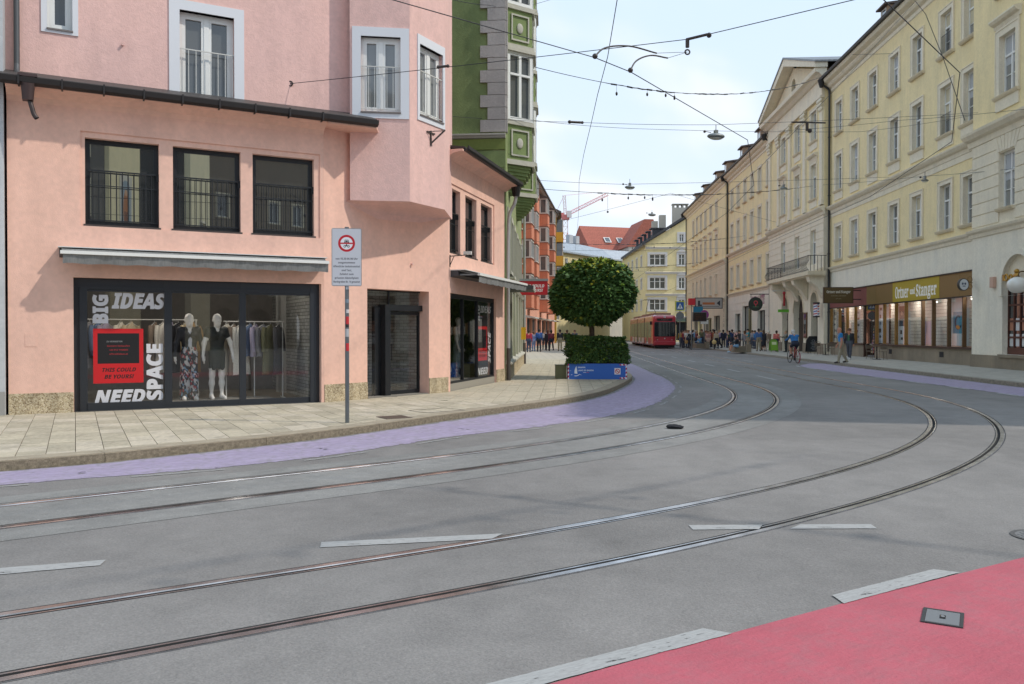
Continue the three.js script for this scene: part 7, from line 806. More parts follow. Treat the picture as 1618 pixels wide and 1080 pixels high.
  obj('roof_equipment', [box(-0.9, 0.9, 3.38, 3.62, -6.5, -2.2), box(-0.85, 0.85, 3.38, 3.66, -15, -9.5), box(-0.9, 0.9, 3.38, 3.6, -25, -18)], plain(150, 120, 104, 0.7), t); obj('pantograph', [rod(V3(-0.6, 3.66, -12.4), V3(-0.4, 4.5, -13.4), 0.03), rod(V3(0.6, 3.66, -12.4), V3(0.4, 4.5, -13.4), 0.03), rod(V3(-0.4, 4.5, -13.4), V3(-0.3, 5.35, -12.5), 0.025), rod(V3(0.4, 4.5, -13.4), V3(0.3, 5.35, -12.5), 0.025), box(-0.8, 0.8, 5.34, 5.4, -12.6, -12.35), rod(V3(-0.8, 5.38, -12.5), V3(-0.95, 5.25, -12.5), 0.02), rod(V3(0.8, 5.38, -12.5), V3(0.95, 5.25, -12.5), 0.02)], mat.darkMetal, t);
  for (const z of [2.6, 12.2, 21.9, 25.6]) obj('bogie', [box(-0.95, 0.95, 0.08, 0.4, -z - 0.9, -z + 0.9), ...[-1, 1].map((s) => [-0.6, 0.6].map((d) => cyl(0.29, 0.29, 0.1, 0, -0.05, 0, 16).rotateZ(Math.PI / 2).translate(s * 0.53, 0.29, -z + d))).flat()], mat.blackSoft, t);
}
// ---- tram stop and shop-side furniture
const RW = (z, o) => V3(18.4 + 0.062 * z - o, 0.12, -z);
function postSign(name, label, px, py, h, build) { const c = G(px, py, 0.12), t = thing(name, label, 'sign', V3(c[0], 0.12, -c[1]), 0); obj('post', cyl(0.04, 0.04, h, 0, 0, 0, 10), mat.greyMetal, t); build(t, h); return t; }
postSign('crossing_sign', 'blue pedestrian crossing sign over a round blue direction sign', 1074, 552, 4.3, (t, h) => { const p = print(64, 64, (x) => { x.fillStyle = '#2a5a9a'; x.fillRect(0, 0, 64, 64); x.fillStyle = '#e0e2e0'; x.beginPath(); x.moveTo(32, 10); x.lineTo(56, 54); x.lineTo(8, 54); x.fill(); x.fillStyle = '#222'; x.fillRect(28, 26, 8, 22); }); obj('border', box(-0.42, 0.42, h - 0.9, h - 0.05, -0.02, 0.045), plain(190, 190, 60, 0.5), t); obj('panel', card(0.66, 0.68, 0, h - 0.81, 0.05), printMat(p, 0.5), t, true); const q = print(64, 64, (x) => { x.fillStyle = '#2a5a9a'; x.fillRect(0, 0, 64, 64); x.strokeStyle = '#e0e2e0'; x.lineWidth = 8; x.beginPath(); x.moveTo(16, 48); x.quadraticCurveTo(20, 26, 46, 26); x.stroke(); }); const c = new THREE.CircleGeometry(0.36, 24).translate(0, h - 1.35, 0.05); c.userData.keepUV = true; obj('disc', c, printMat(q, 0.5), t, true); obj('disc_back', cyl(0.36, 0.36, 0.03, 0, 0, 0, 24).rotateX(Math.PI / 2).translate(0, h - 1.35, 0.03), mat.greyMetal, t); });
postSign('stop_display', 'tram stop pole with red cube and dark passenger display', 1092.5, 551, 4.6, (t, h) => { obj('stop_cube', box(-0.28, 0.28, h - 0.6, h, -0.25, 0.25), plain(196, 36, 48, 0.5), t); const p = print(128, 80, (x) => { x.fillStyle = '#241410'; x.fillRect(0, 0, 128, 80); x.fillStyle = '#7e4820'; x.font = '15px sans-serif'; ['3 Amras   4', '1 Bergisel 7', '6 Igls    12'].forEach((s, i) => x.fillText(s, 12, 24 + i * 20)); }); obj('display_case', box(0.1, 1.35, h - 2.1, h - 1.25, -0.16, 0.1), plain(96, 98, 100, 0.5, 0.4), t); obj('display_face', card(1.15, 0.74, 0.725, h - 2.05, 0.105), printMat(p, 0.4), t, true); });
postSign('no_parking_sign', 'round violet no stopping sign on a thin post by the tram stop', 1112.5, 550, 3.6, (t, h) => { obj('disc', cyl(0.42, 0.42, 0.03, 0, 0, 0, 28).rotateX(Math.PI / 2).translate(0, h - 0.4, 0.05), plain(140, 56, 122, 0.5), t); obj('plate', box(-0.36, 0.36, h - 1.3, h - 0.9, 0.03, 0.05), mat.offwhite, t); });
{ const c = G(1105, 550, 0.12), b = thing('teal_banner', 'teal hanging banner flag in front of the hotel house', 'banner', V3(c[0] + 1.2, 3.5, -c[1] - 6), 0.05); obj('cloth', box(-0.5, 0.5, -0.6, 0.75, 0, 0.02), plain(46, 120, 150, 0.8), b); obj('rod', rod(V3(-0.6, 0.78, 0), V3(2.2, 0.78, 0), 0.02), mat.darkMetal, b); }
{ const c = G(1168, 556, 0.12), b = thing('stone_bench', 'weathered stone block bench at the kerb of the yellow row', 'bench', V3(c[0], 0.12, -c[1]), 0.06); obj('seat_block', [bx(0.9, 0.46, 1.6, 0, 0.23, -0.4)], stoneBase, b); obj('end_block', [bx(0.34, 0.62, 0.5, 0.5, 0.31, 0.5)], stoneBase, b); const b2 = dup(b, V3(G(1106, 550, 0.12)[0], 0.12, -G(1106, 550, 0.12)[1]), 0.06, 'stone block bench at the tram stop under the display'); }
function aBoard(name, label, px, py, w, h, draw, fm) { const c = G(px, py, 0.12), t = thing(name, label, 'sign', V3(c[0], 0.12, -c[1]), 0.1), p = printMat(print(128, 200, draw), 0.7); for (const s of [1, -1]) { const f = obj(s > 0 ? 'front_board' : 'rear_board', [slab([[-w / 2, 0.12], [w / 2, 0.12], [w / 2, h * 0.75], [w * 0.3, h], [-w * 0.3, h], [-w / 2, h * 0.75]], [], 0.03)], fm, t); f.rotation.x = -s * 0.16; f.position.z = s * 0.2; } const k = obj('board_print', card(w * 0.86, h * 0.72, 0, 0.16, 0.004), p, t, true); k.rotation.x = -0.16; k.position.z = 0.205; for (const x of [-w / 2 + 0.03, w / 2 - 0.03]) { const l = obj('leg', box(x - 0.025, x + 0.025, 0, 0.14, -0.03, 0), fm, t); l.rotation.x = -0.16; l.position.z = 0.2; } return t; }
const chalk = (x, w, h) => { x.fillStyle = '#23262a'; x.fillRect(0, 0, w, h); x.strokeStyle = '#b8bcc0'; x.lineWidth = 3; x.beginPath(); x.arc(w / 2, 32, 16, 0, 7); x.stroke(); x.fillStyle = '#aeb2b4'; x.font = 'bold 17px sans-serif'; x.textAlign = 'center'; ['BARBER', 'SHOP', 'OPEN', 'HAIRCUT', '10-18'].forEach((s, i) => x.fillText(s, w / 2, 74 + i * 27)); };
aBoard('pavement_board', 'black chalk pavement board before the arched doors', 1284, 558, 0.95, 1.25, chalk, plain(34, 36, 38, 0.6));
aBoard('menu_board', 'white framed folding board behind the man in blue', 1353, 562, 0.62, 1.0, (x, w, h) => { x.fillStyle = '#c6c8c8'; x.fillRect(0, 0, w, h); x.fillStyle = '#5a5e62'; for (let i = 0; i < 6; i++) x.fillRect(14, 20 + i * 28, 60 + (i * 37) % 40, i === 4 ? 16 : 6); }, plain(190, 190, 188, 0.6));
aBoard('green_board', 'lime green folding board outside the cafe entrance', 1222, 556, 0.6, 1.0, (x, w, h) => { x.fillStyle = '#7fae3a'; x.fillRect(0, 0, w, h); x.fillStyle = '#d9e2b0'; x.fillRect(20, 24, 88, 60); }, plain(112, 150, 60, 0.6));
{ // barber pole, brass plate and shop lamp signs on the pedimented house
  const F = RF(72.6, 57.42, 0.4), u = U(F, 1291, 495, 0.4), p = thing('barber_pole', 'striped red white and blue barber pole on the arch pier', 'sign', F.at(F.len - 0.3, 3.2, 0.4), 0.0); const t = print(64, 128, (x, w, h) => { x.fillStyle = '#d8d8da'; x.fillRect(0, 0, w, h); for (let i = -2; i < 8; i++) { x.fillStyle = i % 2 ? '#b03a44' : '#34508e'; x.beginPath(); x.moveTo(0, i * 26); x.lineTo(w, i * 26 - 34); x.lineTo(w, i * 26 - 22); x.lineTo(0, i * 26 + 12); x.fill(); } }); const g = new THREE.CylinderGeometry(0.2, 0.2, 0.85, 20, 1, true); g.userData.keepUV = true; obj('drum', g, printMat(t, 0.4), p, true); obj('caps', [cyl(0.23, 0.23, 0.1, 0, 0.42, 0, 20), cyl(0.23, 0.23, 0.1, 0, -0.52, 0, 20)], mat.darkMetal, p); obj('bracket', box(-0.05, 0.05, -0.05, 0.05, -0.4, -0.1), mat.darkMetal, p);
  const pl = thing('brass_plate', 'tall brown notice case on the pier between the arches', 'sign', F.at(U(F, 1273.5, 520), 1.2, 0.0), F.ang); obj('case', box(-0.35, 0.35, 0, 1.9, 0.002, 0.1), plain(96, 66, 44, 0.5), pl); obj('glass', box(-0.27, 0.27, 0.1, 1.8, 0.1, 0.105), mat.glassMid, pl);
  const cr = thing('cross_bar_sign', 'thin bracket with green and red shop sign by the cafe arch', 'sign', F.at(U(F, 1238, 480, 0.8), 3.3, 0.8), 0); obj('green_panel', box(-0.45, 0.4, -0.1, 0.12, 0, 0.05), plain(108, 186, 60, 0.5), cr); obj('red_figure', [box(-0.05, 0.1, 0.4, 1.3, 0, 0.05), ball(0.13, 0.02, 1.4, 0.02, 10)], plain(176, 52, 58, 0.5), cr); obj('bar', box(-0.9, 2.2, 1.55, 1.6, 0, 0.05), mat.offwhite, cr);
}
function bistroChair(label, pos, turn) { const t = thing('bistro_chair', label, 'chair', pos, turn), m = plain(118, 106, 92, 0.6, 0.3); obj('seat', [bx(0.42, 0.03, 0.42, 0, 0.45, 0)], m, t); obj('backrest', [tube([V3(-0.2, 0.45, -0.2), V3(-0.21, 0.8, -0.25), V3(0, 0.88, -0.28), V3(0.21, 0.8, -0.25), V3(0.2, 0.45, -0.2)], 0.016, 6, 20), bx(0.36, 0.2, 0.015, 0, 0.68, -0.245)], m, t); for (const [x, z] of [[-1, -1], [1, -1], [-1, 1], [1, 1]]) obj('leg', rod(V3(x * 0.21, 0, z * 0.22), V3(x * 0.18, 0.45, z * 0.18), 0.014, 6), m, t); return t; }
function bistroTable(label, pos) { const t = thing('bistro_table', label, 'table', pos), m = plain(60, 56, 52, 0.6, 0.3); obj('tabletop', cyl(0.33, 0.33, 0.03, 0, 0.72, 0, 24), plain(120, 92, 66, 0.6), t); obj('column', cyl(0.035, 0.035, 0.7, 0, 0.03, 0, 10), m, t); obj('foot', cyl(0.24, 0.2, 0.03, 0, 0, 0, 20), m, t); return t; }
bistroTable('small round table outside the stationer doorway', RW(46.2, 0.95)); bistroChair('cafe chair at the table by the stationer doorway', RW(46.8, 1.0), 0.2); bistroChair('cafe chair turned to the table on its other side by the stationer', RW(45.5, 0.95), Math.PI);
bistroTable('small round table under the barber pole', RW(55.3, 0.95)); bistroChair('cafe chair beside the downpipe and barber pole', RW(56.6, 0.95), 0.1); bistroChair('cafe chair between barber pole table and red fascia', RW(54.4, 0.9), Math.PI);
// ================================================================ OVERHEAD LINES
const wireM = plain(52, 54, 58, 0.6, 0.4), insM = plain(60, 50, 46, 0.5), lampM = plain(130, 134, 134, 0.5, 0.4);
const pv = (X, Y, Z) => V3(X, Y, -Z);
// a point on the line of sight of a pixel, at the height at which such a line hangs
const hang = (px, py, y) => { const d = ray(px, py), t = (y - EYE) / d.y; return V3(d.x * t, y, d.z * t); };
const atZ = (px, py, Z) => { const d = ray(px, py), t = Z / -d.z; return V3(d.x * t, EYE + d.y * t, -Z); };
function wire(label, pts, r = 0.009, sag = 0, cat = 'wire', name = 'overhead_wire') { const P = []; for (let i = 0; i < pts.length - 1; i++) for (let k = 0; k < 8; k++) { const t = k / 8, q = pts[i].clone().lerp(pts[i + 1], t); q.y -= sag * 4 * t * (1 - t); P.push(q); } P.push(pts[pts.length - 1].clone()); const g = []; for (let i = 0; i < P.length - 1; i++) if (P[i].distanceTo(P[i + 1]) > 1e-3) g.push(rod(P[i], P[i + 1], r * 0.8, 6)); const o = thing(name, label, cat, pts[0].clone(), 0, 'overhead tram wires'); const m = obj('cable', g, wireM, o); m.position.copy(pts[0]).negate(); return o; }
function fit(o, name, geos, m) { const x = obj(name, geos, m, o); x.position.copy(o.position).negate(); return x; }
const trackAt = (T, z) => { let b = T[0]; for (const q of T) if (Math.abs(q.z - z) < Math.abs(b.z - z)) b = q; return b; };
const H = 5.52;
// contact wires follow the two tracks in chords
{
  const a = [hang(560, -20, H), hang(622, 0, H), hang(940, 91, H), hang(997, 114, H), hang(1181, 221, H), pv(trackAt(T1, 22).x, H, 22), pv(trackAt(T1, 27).x, H, 27), pv(trackAt(T1, 45).x, H, 45), pv(trackAt(T1, 75).x, H, 75), pv(trackAt(T1, 120).x, H, 120)];
  const far = [pv(-9.5, H, 4.4), ...a]; const w = wire('contact wire above the tighter inner tram curve', far, 0.0085);
  const b = [pv(-9, H, 0.6), pv(trackAt(T2, 5.7).x, H, 5.7), pv(trackAt(T2, 8.5).x, H, 8.5), pv(trackAt(T2, 12.5).x, H, 12.5), pv(trackAt(T2, 17).x, H, 17), pv(trackAt(T2, 24).x, H, 24), pv(trackAt(T2, 34).x, H, 34), pv(trackAt(T2, 60).x, H, 60), pv(trackAt(T2, 93.5).x, H, 93.5), pv(trackAt(T2, 130).x, H, 130)]; wire('contact wire above the wide outer tram curve', b, 0.0085);
}
{ // cross span from the pink house with its pull-offs
  const anchor = shift(FA, -0.45).at(...wp(shift(FA, -0.45), 459, 132), 0), dev = atZ(1086, 62, 14.4), e = atZ(1342, 0, 12.9), end = e.clone().addScaledVector(e.clone().sub(dev).normalize(), 11); const o = wire('steel cross span from the pink upper wall to the pull-off insulator', [anchor, dev, end], 0.009, 0.02);
  fit(o, 'wall_eye', [new THREE.TorusGeometry(0.05, 0.014, 8, 14).translate(anchor.x, anchor.y, anchor.z)], insM);
  const i1 = anchor.clone().lerp(dev, 0.0); const tt = (px) => { let best = 0, bd = 1e9; for (let t = 0; t <= 1; t += 0.005) { const p = anchor.clone().lerp(dev, t), q = CX + FOCAL * p.x / -p.z; if (Math.abs(q - px) < bd) { bd = Math.abs(q - px); best = t; } } return anchor.clone().lerp(dev, best); }; const p1 = tt(692), p2 = tt(708); fit(o, 'insulator', [rod(p1, p2, 0.025, 8), ball(0.035, p1.x, p1.y, p1.z, 8), ball(0.035, p2.x, p2.y, p2.z, 8)], insM);
  const dv = dev.clone(), dd = e.clone().sub(dev).normalize(); fit(o, 'pull_off_head', [rod(dv.clone().addScaledVector(dd, -0.02), dv.clone().addScaledVector(dd, 0.36), 0.024, 8), rod(dv.clone(), dv.clone().add(V3(0, -0.14, 0)), 0.034, 8), new THREE.TorusGeometry(0.04, 0.014, 8, 14).translate(dv.x, dv.y - 0.22, dv.z), ball(0.045, dv.x + 0.34, dv.y + 0.02, dv.z + 0.14, 8)], insM);
  for (const [ax, ay, cx, cy, lx] of [[940, 91, 980, 76, 1030], [996, 113, 1010, 98, 1052]]) { const q = hang(ax, ay, H), u = q.clone().lerp(dv.clone().add(V3(0, -0.2, 0)), 0.62); const w = wire(ax < 960 ? 'longer curved pull-off arm on the inner contact wire' : 'shorter curved pull-off arm on the inner contact wire', [u, dv.clone().add(V3(0, -0.22, 0))], 0.005, 0, 'bracket', 'pull_off_arm'); const m = q.clone().lerp(u, 0.5).add(V3(0, 0.14, 0)); fit(w, 'arm', tube([q.clone().add(V3(0, 0.02, 0)), q.clone().lerp(u, 0.12).add(V3(0, 0.12, 0)), m, u], 0.012, 8, 24), insM); fit(w, 'clamp', [ball(0.04, q.x, q.y + 0.02, q.z, 8)], insM); }
}
// feeder running lengthwise
wire('thin feeder cable running along the street above the footway', [atZ(986, -60, 13.2), atZ(975, 0, 15), atZ(960, 90, 18), atZ(944, 150, 21.5), atZ(934, 195, 25), atZ(922, 245, 31), atZ(915, 285, 38), atZ(914, 340, 52), atZ(909, 395, 80)], 0.011);
// cross spans further down the street
const spanL = (Z, v) => FGf.at((Z - GC[1]), v, 0.1), spanR = (Z, v) => V3(18.4 + 0.062 * Z - 0.02, v, -Z);
{
  const a = atZ(716, 184, 25.6), b = atZ(1545, 178, 36.0), o = wire('cross span from the green fire wall to the yellow shop house', [a, atZ(910, 193, 27.5), atZ(1130, 197, 30), b], 0.009, 0.03); const p = atZ(900, 192.5, 27.4), q = atZ(920, 193.5, 27.6); fit(o, 'insulator', [rod(p, q, 0.04, 8), ball(0.06, p.x, p.y, p.z, 8), ball(0.05, q.x, q.y, q.z, 8)], insM); const d = atZ(1275, 194, 31.8); fit(o, 'pull_off_head', [rod(d, d.clone().add(V3(0, -0.3, 0)), 0.06, 8), rod(d.clone().add(V3(-0.6, 0.03, 0)), d.clone().add(V3(0.7, 0.0, 0)), 0.03, 6), ball(0.09, d.x + 0.1, d.y - 0.3, d.z, 8)], insM);
  wire('lower cross span with hanging street lamp before the pediment', [spanL(27, 8.6), atZ(1000, 203, 29), atZ(1360, 208, 34), spanR(37.5, 11.4)], 0.008, 0.05);
  wire('cross span over the tram stop from the green house pipe', [spanL(39.5, 8.9), atZ(985, 291, 41.5), spanR(47, 10.4)], 0.010, 0.03); wire('cross span between the orange house and the pedimented front', [pv(0.6, 9.2, 62), atZ(1060, 305, 66), spanR(70, 10.8)], 0.012, 0.05);
  wire('high cross span in front of the orange house bays', [pv(2.2, 10.2, 86), spanR(90, 10.8)], 0.014, 0.2); wire('far cross span before the gabled yellow house', [pv(4.6, 9.4, 104), spanR(110, 10)], 0.015, 0.2);
  wire('stay wire slanting down the yellow shop house front', [atZ(1446, 2, 40), atZ(1462, 22, 39.2), atZ(1490, 92, 37.8), atZ(1524, 190, 36)], 0.02); { const o2 = wire('long stay from the yellow front to the outer contact wire', [atZ(1446, 2, 40), atZ(1330, 130, 33), atZ(1200, 265, 28), hang(1100, 345, H)], 0.009); }
  wire('upper stay wire across the yellow windows', [atZ(1340, 86, 52), atZ(1480, 80, 42), atZ(1640, 62, 33)], 0.012, 0.05); wire('lower stay wire across the yellow first floor windows', [atZ(1300, 292, 50), atZ(1460, 278, 41), atZ(1640, 262, 32)], 0.01, 0.04); wire('second contact stay across the end pavilion', [atZ(1230, 207, 40), atZ(1420, 190, 38), atZ(1640, 170, 30)], 0.01, 0.04);
  wire('slack wire at the top of the green bay', [atZ(690, -8, 22), atZ(770, 8, 25), atZ(830, 10, 30), atZ(900, -12, 40)], 0.01, 0.05);
}
// light garlands: wires with small hanging bulbs
function garland(label, a, b, n, sag) { const o = thing('light_garland', label, 'garland', a.clone(), 0, 'festoon garlands across the street'), pts = [], gs = [], bl = []; const r = rng(n * 31); for (let i = 0; i <= 40; i++) { const t = i / 40, q = a.clone().lerp(b, t); q.y -= sag * 4 * t * (1 - t); pts.push(q); } for (let i = 0; i < 40; i++) { gs.push(rod(pts[i], pts[i + 1], 0.012, 5)); if (i > 6 && i < 36) { const w = pts[i].clone().lerp(pts[i + 1], 0.5).add(V3(0, 0.05 * (r() - 0.5), 0)); gs.push(rod(pts[i], w, 0.03 * r() + 0.01, 5), rod(w, pts[i + 1], 0.03 * r() + 0.008, 5)); } } fit(o, 'cable', gs, wireM); for (let k = 0; k < n; k++) { const p = pts[6 + Math.floor(r() * 28)]; const L = 0.15 + 0.35 * r(); fit(o, 'bulb', [rod(p, p.clone().add(V3(0, -L, 0)), 0.006, 4), ball(0.06, p.x, p.y - L, p.z, 8, 0.8, 1.4, 0.8)], insM); } return o; }
garland('light garland from the green bay to the pediment cornice', spanL(28.5, 10.9), spanR(57, 19.2).add(V3(-0.5, 0, 0)), 5, 1.2);
garland('light garland over the middle of the street above the round tree', spanL(40, 8.6), spanR(60, 12.2).add(V3(-0.4, 0, 0)), 5, 0.5);
garland('light garland below the crane jib further down the street', pv(1.4, 9.8, 74), spanR(84, 11.4), 4, 0.6);
garland('last light garland before the street end', pv(3.6, 9.4, 96), spanR(104, 10.6), 4, 0.6);
// garlands added out of frame over the side street to cast soft road shadows
garland('unseen light garland added above the side street for its road shadow', V3(2.2, 7.0, -3.2), V3(10.5, 7.4, -9.6), 7, 0.35);
garland('second unseen light garland added for its shadow and crossing the first', V3(3.4, 6.6, -8.2), V3(12, 7.2, -3.4), 7, 0.4);
// street lamps hung on the spans
function spanLamp(label, p, s = 1) { const o = thing('hanging_street_lamp', label, 'lamp', p.clone(), 0.3, 'lamps hung over the street'); obj('lamp_housing', [ball(0.34 * s, 0, -0.12, 0, 18, 1, 0.32, 0.62), bx(0.12 * s, 0.16, 0.12, 0, 0.02, 0)], lampM, o); obj('lamp_glass', ball(0.3 * s, 0, -0.17, 0, 16, 0.9, 0.26, 0.55), plain(206, 206, 196, 0.3), o); obj('hanger', [rod(V3(0, 0.02, 0), V3(0, 0.3, 0), 0.012), rod(V3(-0.45 * s, 0.03, 0), V3(-0.2 * s, 0, 0), 0.012), ball(0.05, -0.46 * s, 0.02, 0, 8)], insM, o); return o; }
spanLamp('oval lamp hung over the street before the pedimented house', atZ(1131, 210, 30)); spanLamp('oval lamp hung over the street above the round tree', atZ(995, 292, 42), 0.8); spanLamp('oval lamp on the span below the crane jib', atZ(1030, 337, 74), 1.1); spanLamp('small box lamp on the stay before the yellow shop house', atZ(1461, 281, 40.8), 0.6); spanLamp('small box lamp hung before the pedimented house windows', atZ(1238, 294, 50), 0.7);
// ================================================================ PEOPLE
// One continuous body: tapered bones blended with a smooth minimum and meshed on a grid.
function meshField(bones, cell, k, lo, hi, colorOf) {
  const nx = Math.ceil((hi.x - lo.x) / cell) + 1, ny = Math.ceil((hi.y - lo.y) / cell) + 1, nz = Math.ceil((hi.z - lo.z) / cell) + 1, f = new Float32Array(nx * ny * nz);
  const B = bones.map((b) => { const d = b.b.clone().sub(b.a); return { ...b, d, l2: Math.max(1e-9, d.lengthSq()) }; });
  const val = (x, y, z) => { let r = 1e3; for (const b of B) { const px = x - b.a.x, py = y - b.a.y, pz = z - b.a.z; let t = (px * b.d.x + py * b.d.y + pz * b.d.z) / b.l2; t = t < 0 ? 0 : t > 1 ? 1 : t; const qx = px - b.d.x * t, qy = py - b.d.y * t, qz = (pz - b.d.z * t) * (b.sz || 1), ds = Math.sqrt(qx * qx + qy * qy + qz * qz) - (b.r0 + (b.r1 - b.r0) * t); const kk = b.k ?? k, h = Math.max(kk - Math.abs(r - ds), 0) / kk; r = Math.min(r, ds) - h * h * kk * 0.25; } return r; };
  for (let z = 0, o = 0; z < nz; z++) for (let y = 0; y < ny; y++) for (let x = 0; x < nx; x++, o++) f[o] = val(lo.x + x * cell, lo.y + y * cell, lo.z + z * cell);
  const id = new Int32Array(nx * ny * nz).fill(-1), pos = [], I = (x, y, z) => x + nx * (y + ny * z), idx = [];
  for (let z = 0; z < nz - 1; z++) for (let y = 0; y < ny - 1; y++) for (let x = 0; x < nx - 1; x++) {
    let c = 0, sx = 0, sy = 0, sz = 0, m = 0; const v = []; for (let i = 0; i < 8; i++) { const q = f[I(x + (i & 1), y + ((i >> 1) & 1), z + (i >> 2))]; v.push(q); if (q < 0) m |= 1 << i; } if (m === 0 || m === 255) continue;
    for (let a = 0; a < 8; a++) for (const bit of [1, 2, 4]) { const b = a | bit; if (b === a || (a & bit)) continue; if ((v[a] < 0) === (v[b] < 0)) continue; const t = v[a] / (v[a] - v[b]); sx += (a & 1) + (bit === 1 ? t : 0); sy += ((a >> 1) & 1) + (bit === 2 ? t : 0); sz += (a >> 2) + (bit === 4 ? t : 0); c++; }
    id[I(x, y, z)] = pos.length / 3; pos.push(lo.x + (x + sx / c) * cell, lo.y + (y + sy / c) * cell, lo.z + (z + sz / c) * cell);
  }
  const quad = (a, b, c, d, flip) => { if (a < 0 || b < 0 || c < 0 || d < 0) return; flip ? idx.push(a, c, b, a, d, c) : idx.push(a, b, c, a, c, d); };
  for (let z = 1; z < nz - 1; z++) for (let y = 1; y < ny - 1; y++) for (let x = 1; x < nx - 1; x++) { const a = f[I(x, y, z)] < 0; if (a !== f[I(x + 1, y, z)] < 0) quad(id[I(x, y - 1, z - 1)], id[I(x, y, z - 1)], id[I(x, y, z)], id[I(x, y - 1, z)], !a); if (a !== f[I(x, y + 1, z)] < 0) quad(id[I(x - 1, y, z - 1)], id[I(x - 1, y, z)], id[I(x, y, z)], id[I(x, y, z - 1)], !a); if (a !== f[I(x, y, z + 1)] < 0) quad(id[I(x - 1, y - 1, z)], id[I(x, y - 1, z)], id[I(x, y, z)], id[I(x - 1, y, z)], !a); }
  const col = []; for (let i = 0; i < pos.length; i += 3) { let best = null, bd = 1e9; const p = V3(pos[i], pos[i + 1], pos[i + 2]); for (const b of B) { const q = p.clone().sub(b.a), t = clamp(q.dot(b.d) / b.l2), w = q.addScaledVector(b.d, -t); w.z *= b.sz || 1; const d = w.length() - (b.r0 + (b.r1 - b.r0) * t); if (d < bd) { bd = d; best = b; } } const c = colorOf(best, p); col.push(c[0], c[1], c[2]); }
  const g = new THREE.BufferGeometry(); g.setAttribute('position', new THREE.Float32BufferAttribute(pos, 3)); g.setAttribute('color', new THREE.Float32BufferAttribute(col, 3)); g.setIndex(idx); g.computeVertexNormals(); return g;
}
const lin = (h) => { const c = new THREE.Color(h); return [c.r, c.g, c.b]; };
// skeleton for an upright figure of height 1 (scaled later); faces +z
function skeleton(o) {
  const J = {}, s = (n, x, y, z) => (J[n] = V3(x, y, z)), lean = o.lean ?? 0, hipY = o.sit ? 0.27 : 0.53, g = o.gait ?? 0.0, hz = 0;
  s('hip', 0, hipY, 0); const up = (y, z = 0, x = 0) => V3(x, hipY + (y - 0.53) * Math.cos(lean), z + (y - 0.53) * Math.sin(lean));
  J.waist = up(0.62, 0.005); J.chest = up(0.73, 0.005); J.neck = up(0.825, 0.0); J.headLow = up(0.872, 0.012); J.head = up(0.935, 0.012); if (o.headForward) { J.headLow.z += 0.015; J.head.z += 0.03; }
  for (const [n, d] of [['L', 1], ['R', -1]]) {
    J['sh' + n] = up(0.80, -0.005, d * 0.112); const ar = o['arm' + n] ?? (o.gait ? [d * g * -0.5, 0.25] : [0.05, 0.12]), a = ar[0], b = ar[1], w = ar[2] ?? 0.10;   // upper arm swing, elbow bend, spread
    const e = J['sh' + n].clone().add(V3(d * 0.165 * Math.sin(w), -0.165 * Math.cos(w) * Math.cos(a + lean * 0), 0.165 * Math.sin(a))); J['el' + n] = e; const f = a + b, h = e.clone().add(V3(d * 0.02, -0.145 * Math.cos(f), 0.145 * Math.sin(f))); J['ha' + n] = h; J['fi' + n] = h.clone().add(V3(0, -0.085 * Math.cos(f + 0.15), 0.085 * Math.sin(f + 0.15)));
    J['hi' + n] = V3(d * 0.052, hipY - 0.005, 0); if (o.sit) { J['kn' + n] = V3(d * 0.07, hipY + 0.005, 0.245); J['an' + n] = V3(d * 0.075, 0.035, 0.26 + (o.sitOut ?? 0)); J['to' + n] = J['an' + n].clone().add(V3(d * 0.01, -0.02, 0.085)); } else { const sw = (o['leg' + n] ?? [d * g, Math.max(0, -d * g) * 0.9 + 0.04]); const k = J['hi' + n].clone().add(V3(d * 0.006, -0.245 * Math.cos(sw[0]), 0.245 * Math.sin(sw[0]))), an = k.clone().add(V3(0, -0.245 * Math.cos(sw[0] - sw[1]), 0.245 * Math.sin(sw[0] - sw[1]))); J['kn' + n] = k; J['an' + n] = an; J['to' + n] = an.clone().add(V3(d * 0.012, -0.022 + (sw[1] > 0.4 ? -0.03 : 0), 0.085)); }
  }
  const lowest = Math.min(J.anL.y, J.anR.y, o.pedal ? 99 : 99) - 0.036; if (!o.free) for (const k in J) J[k].y -= lowest; return J;
}
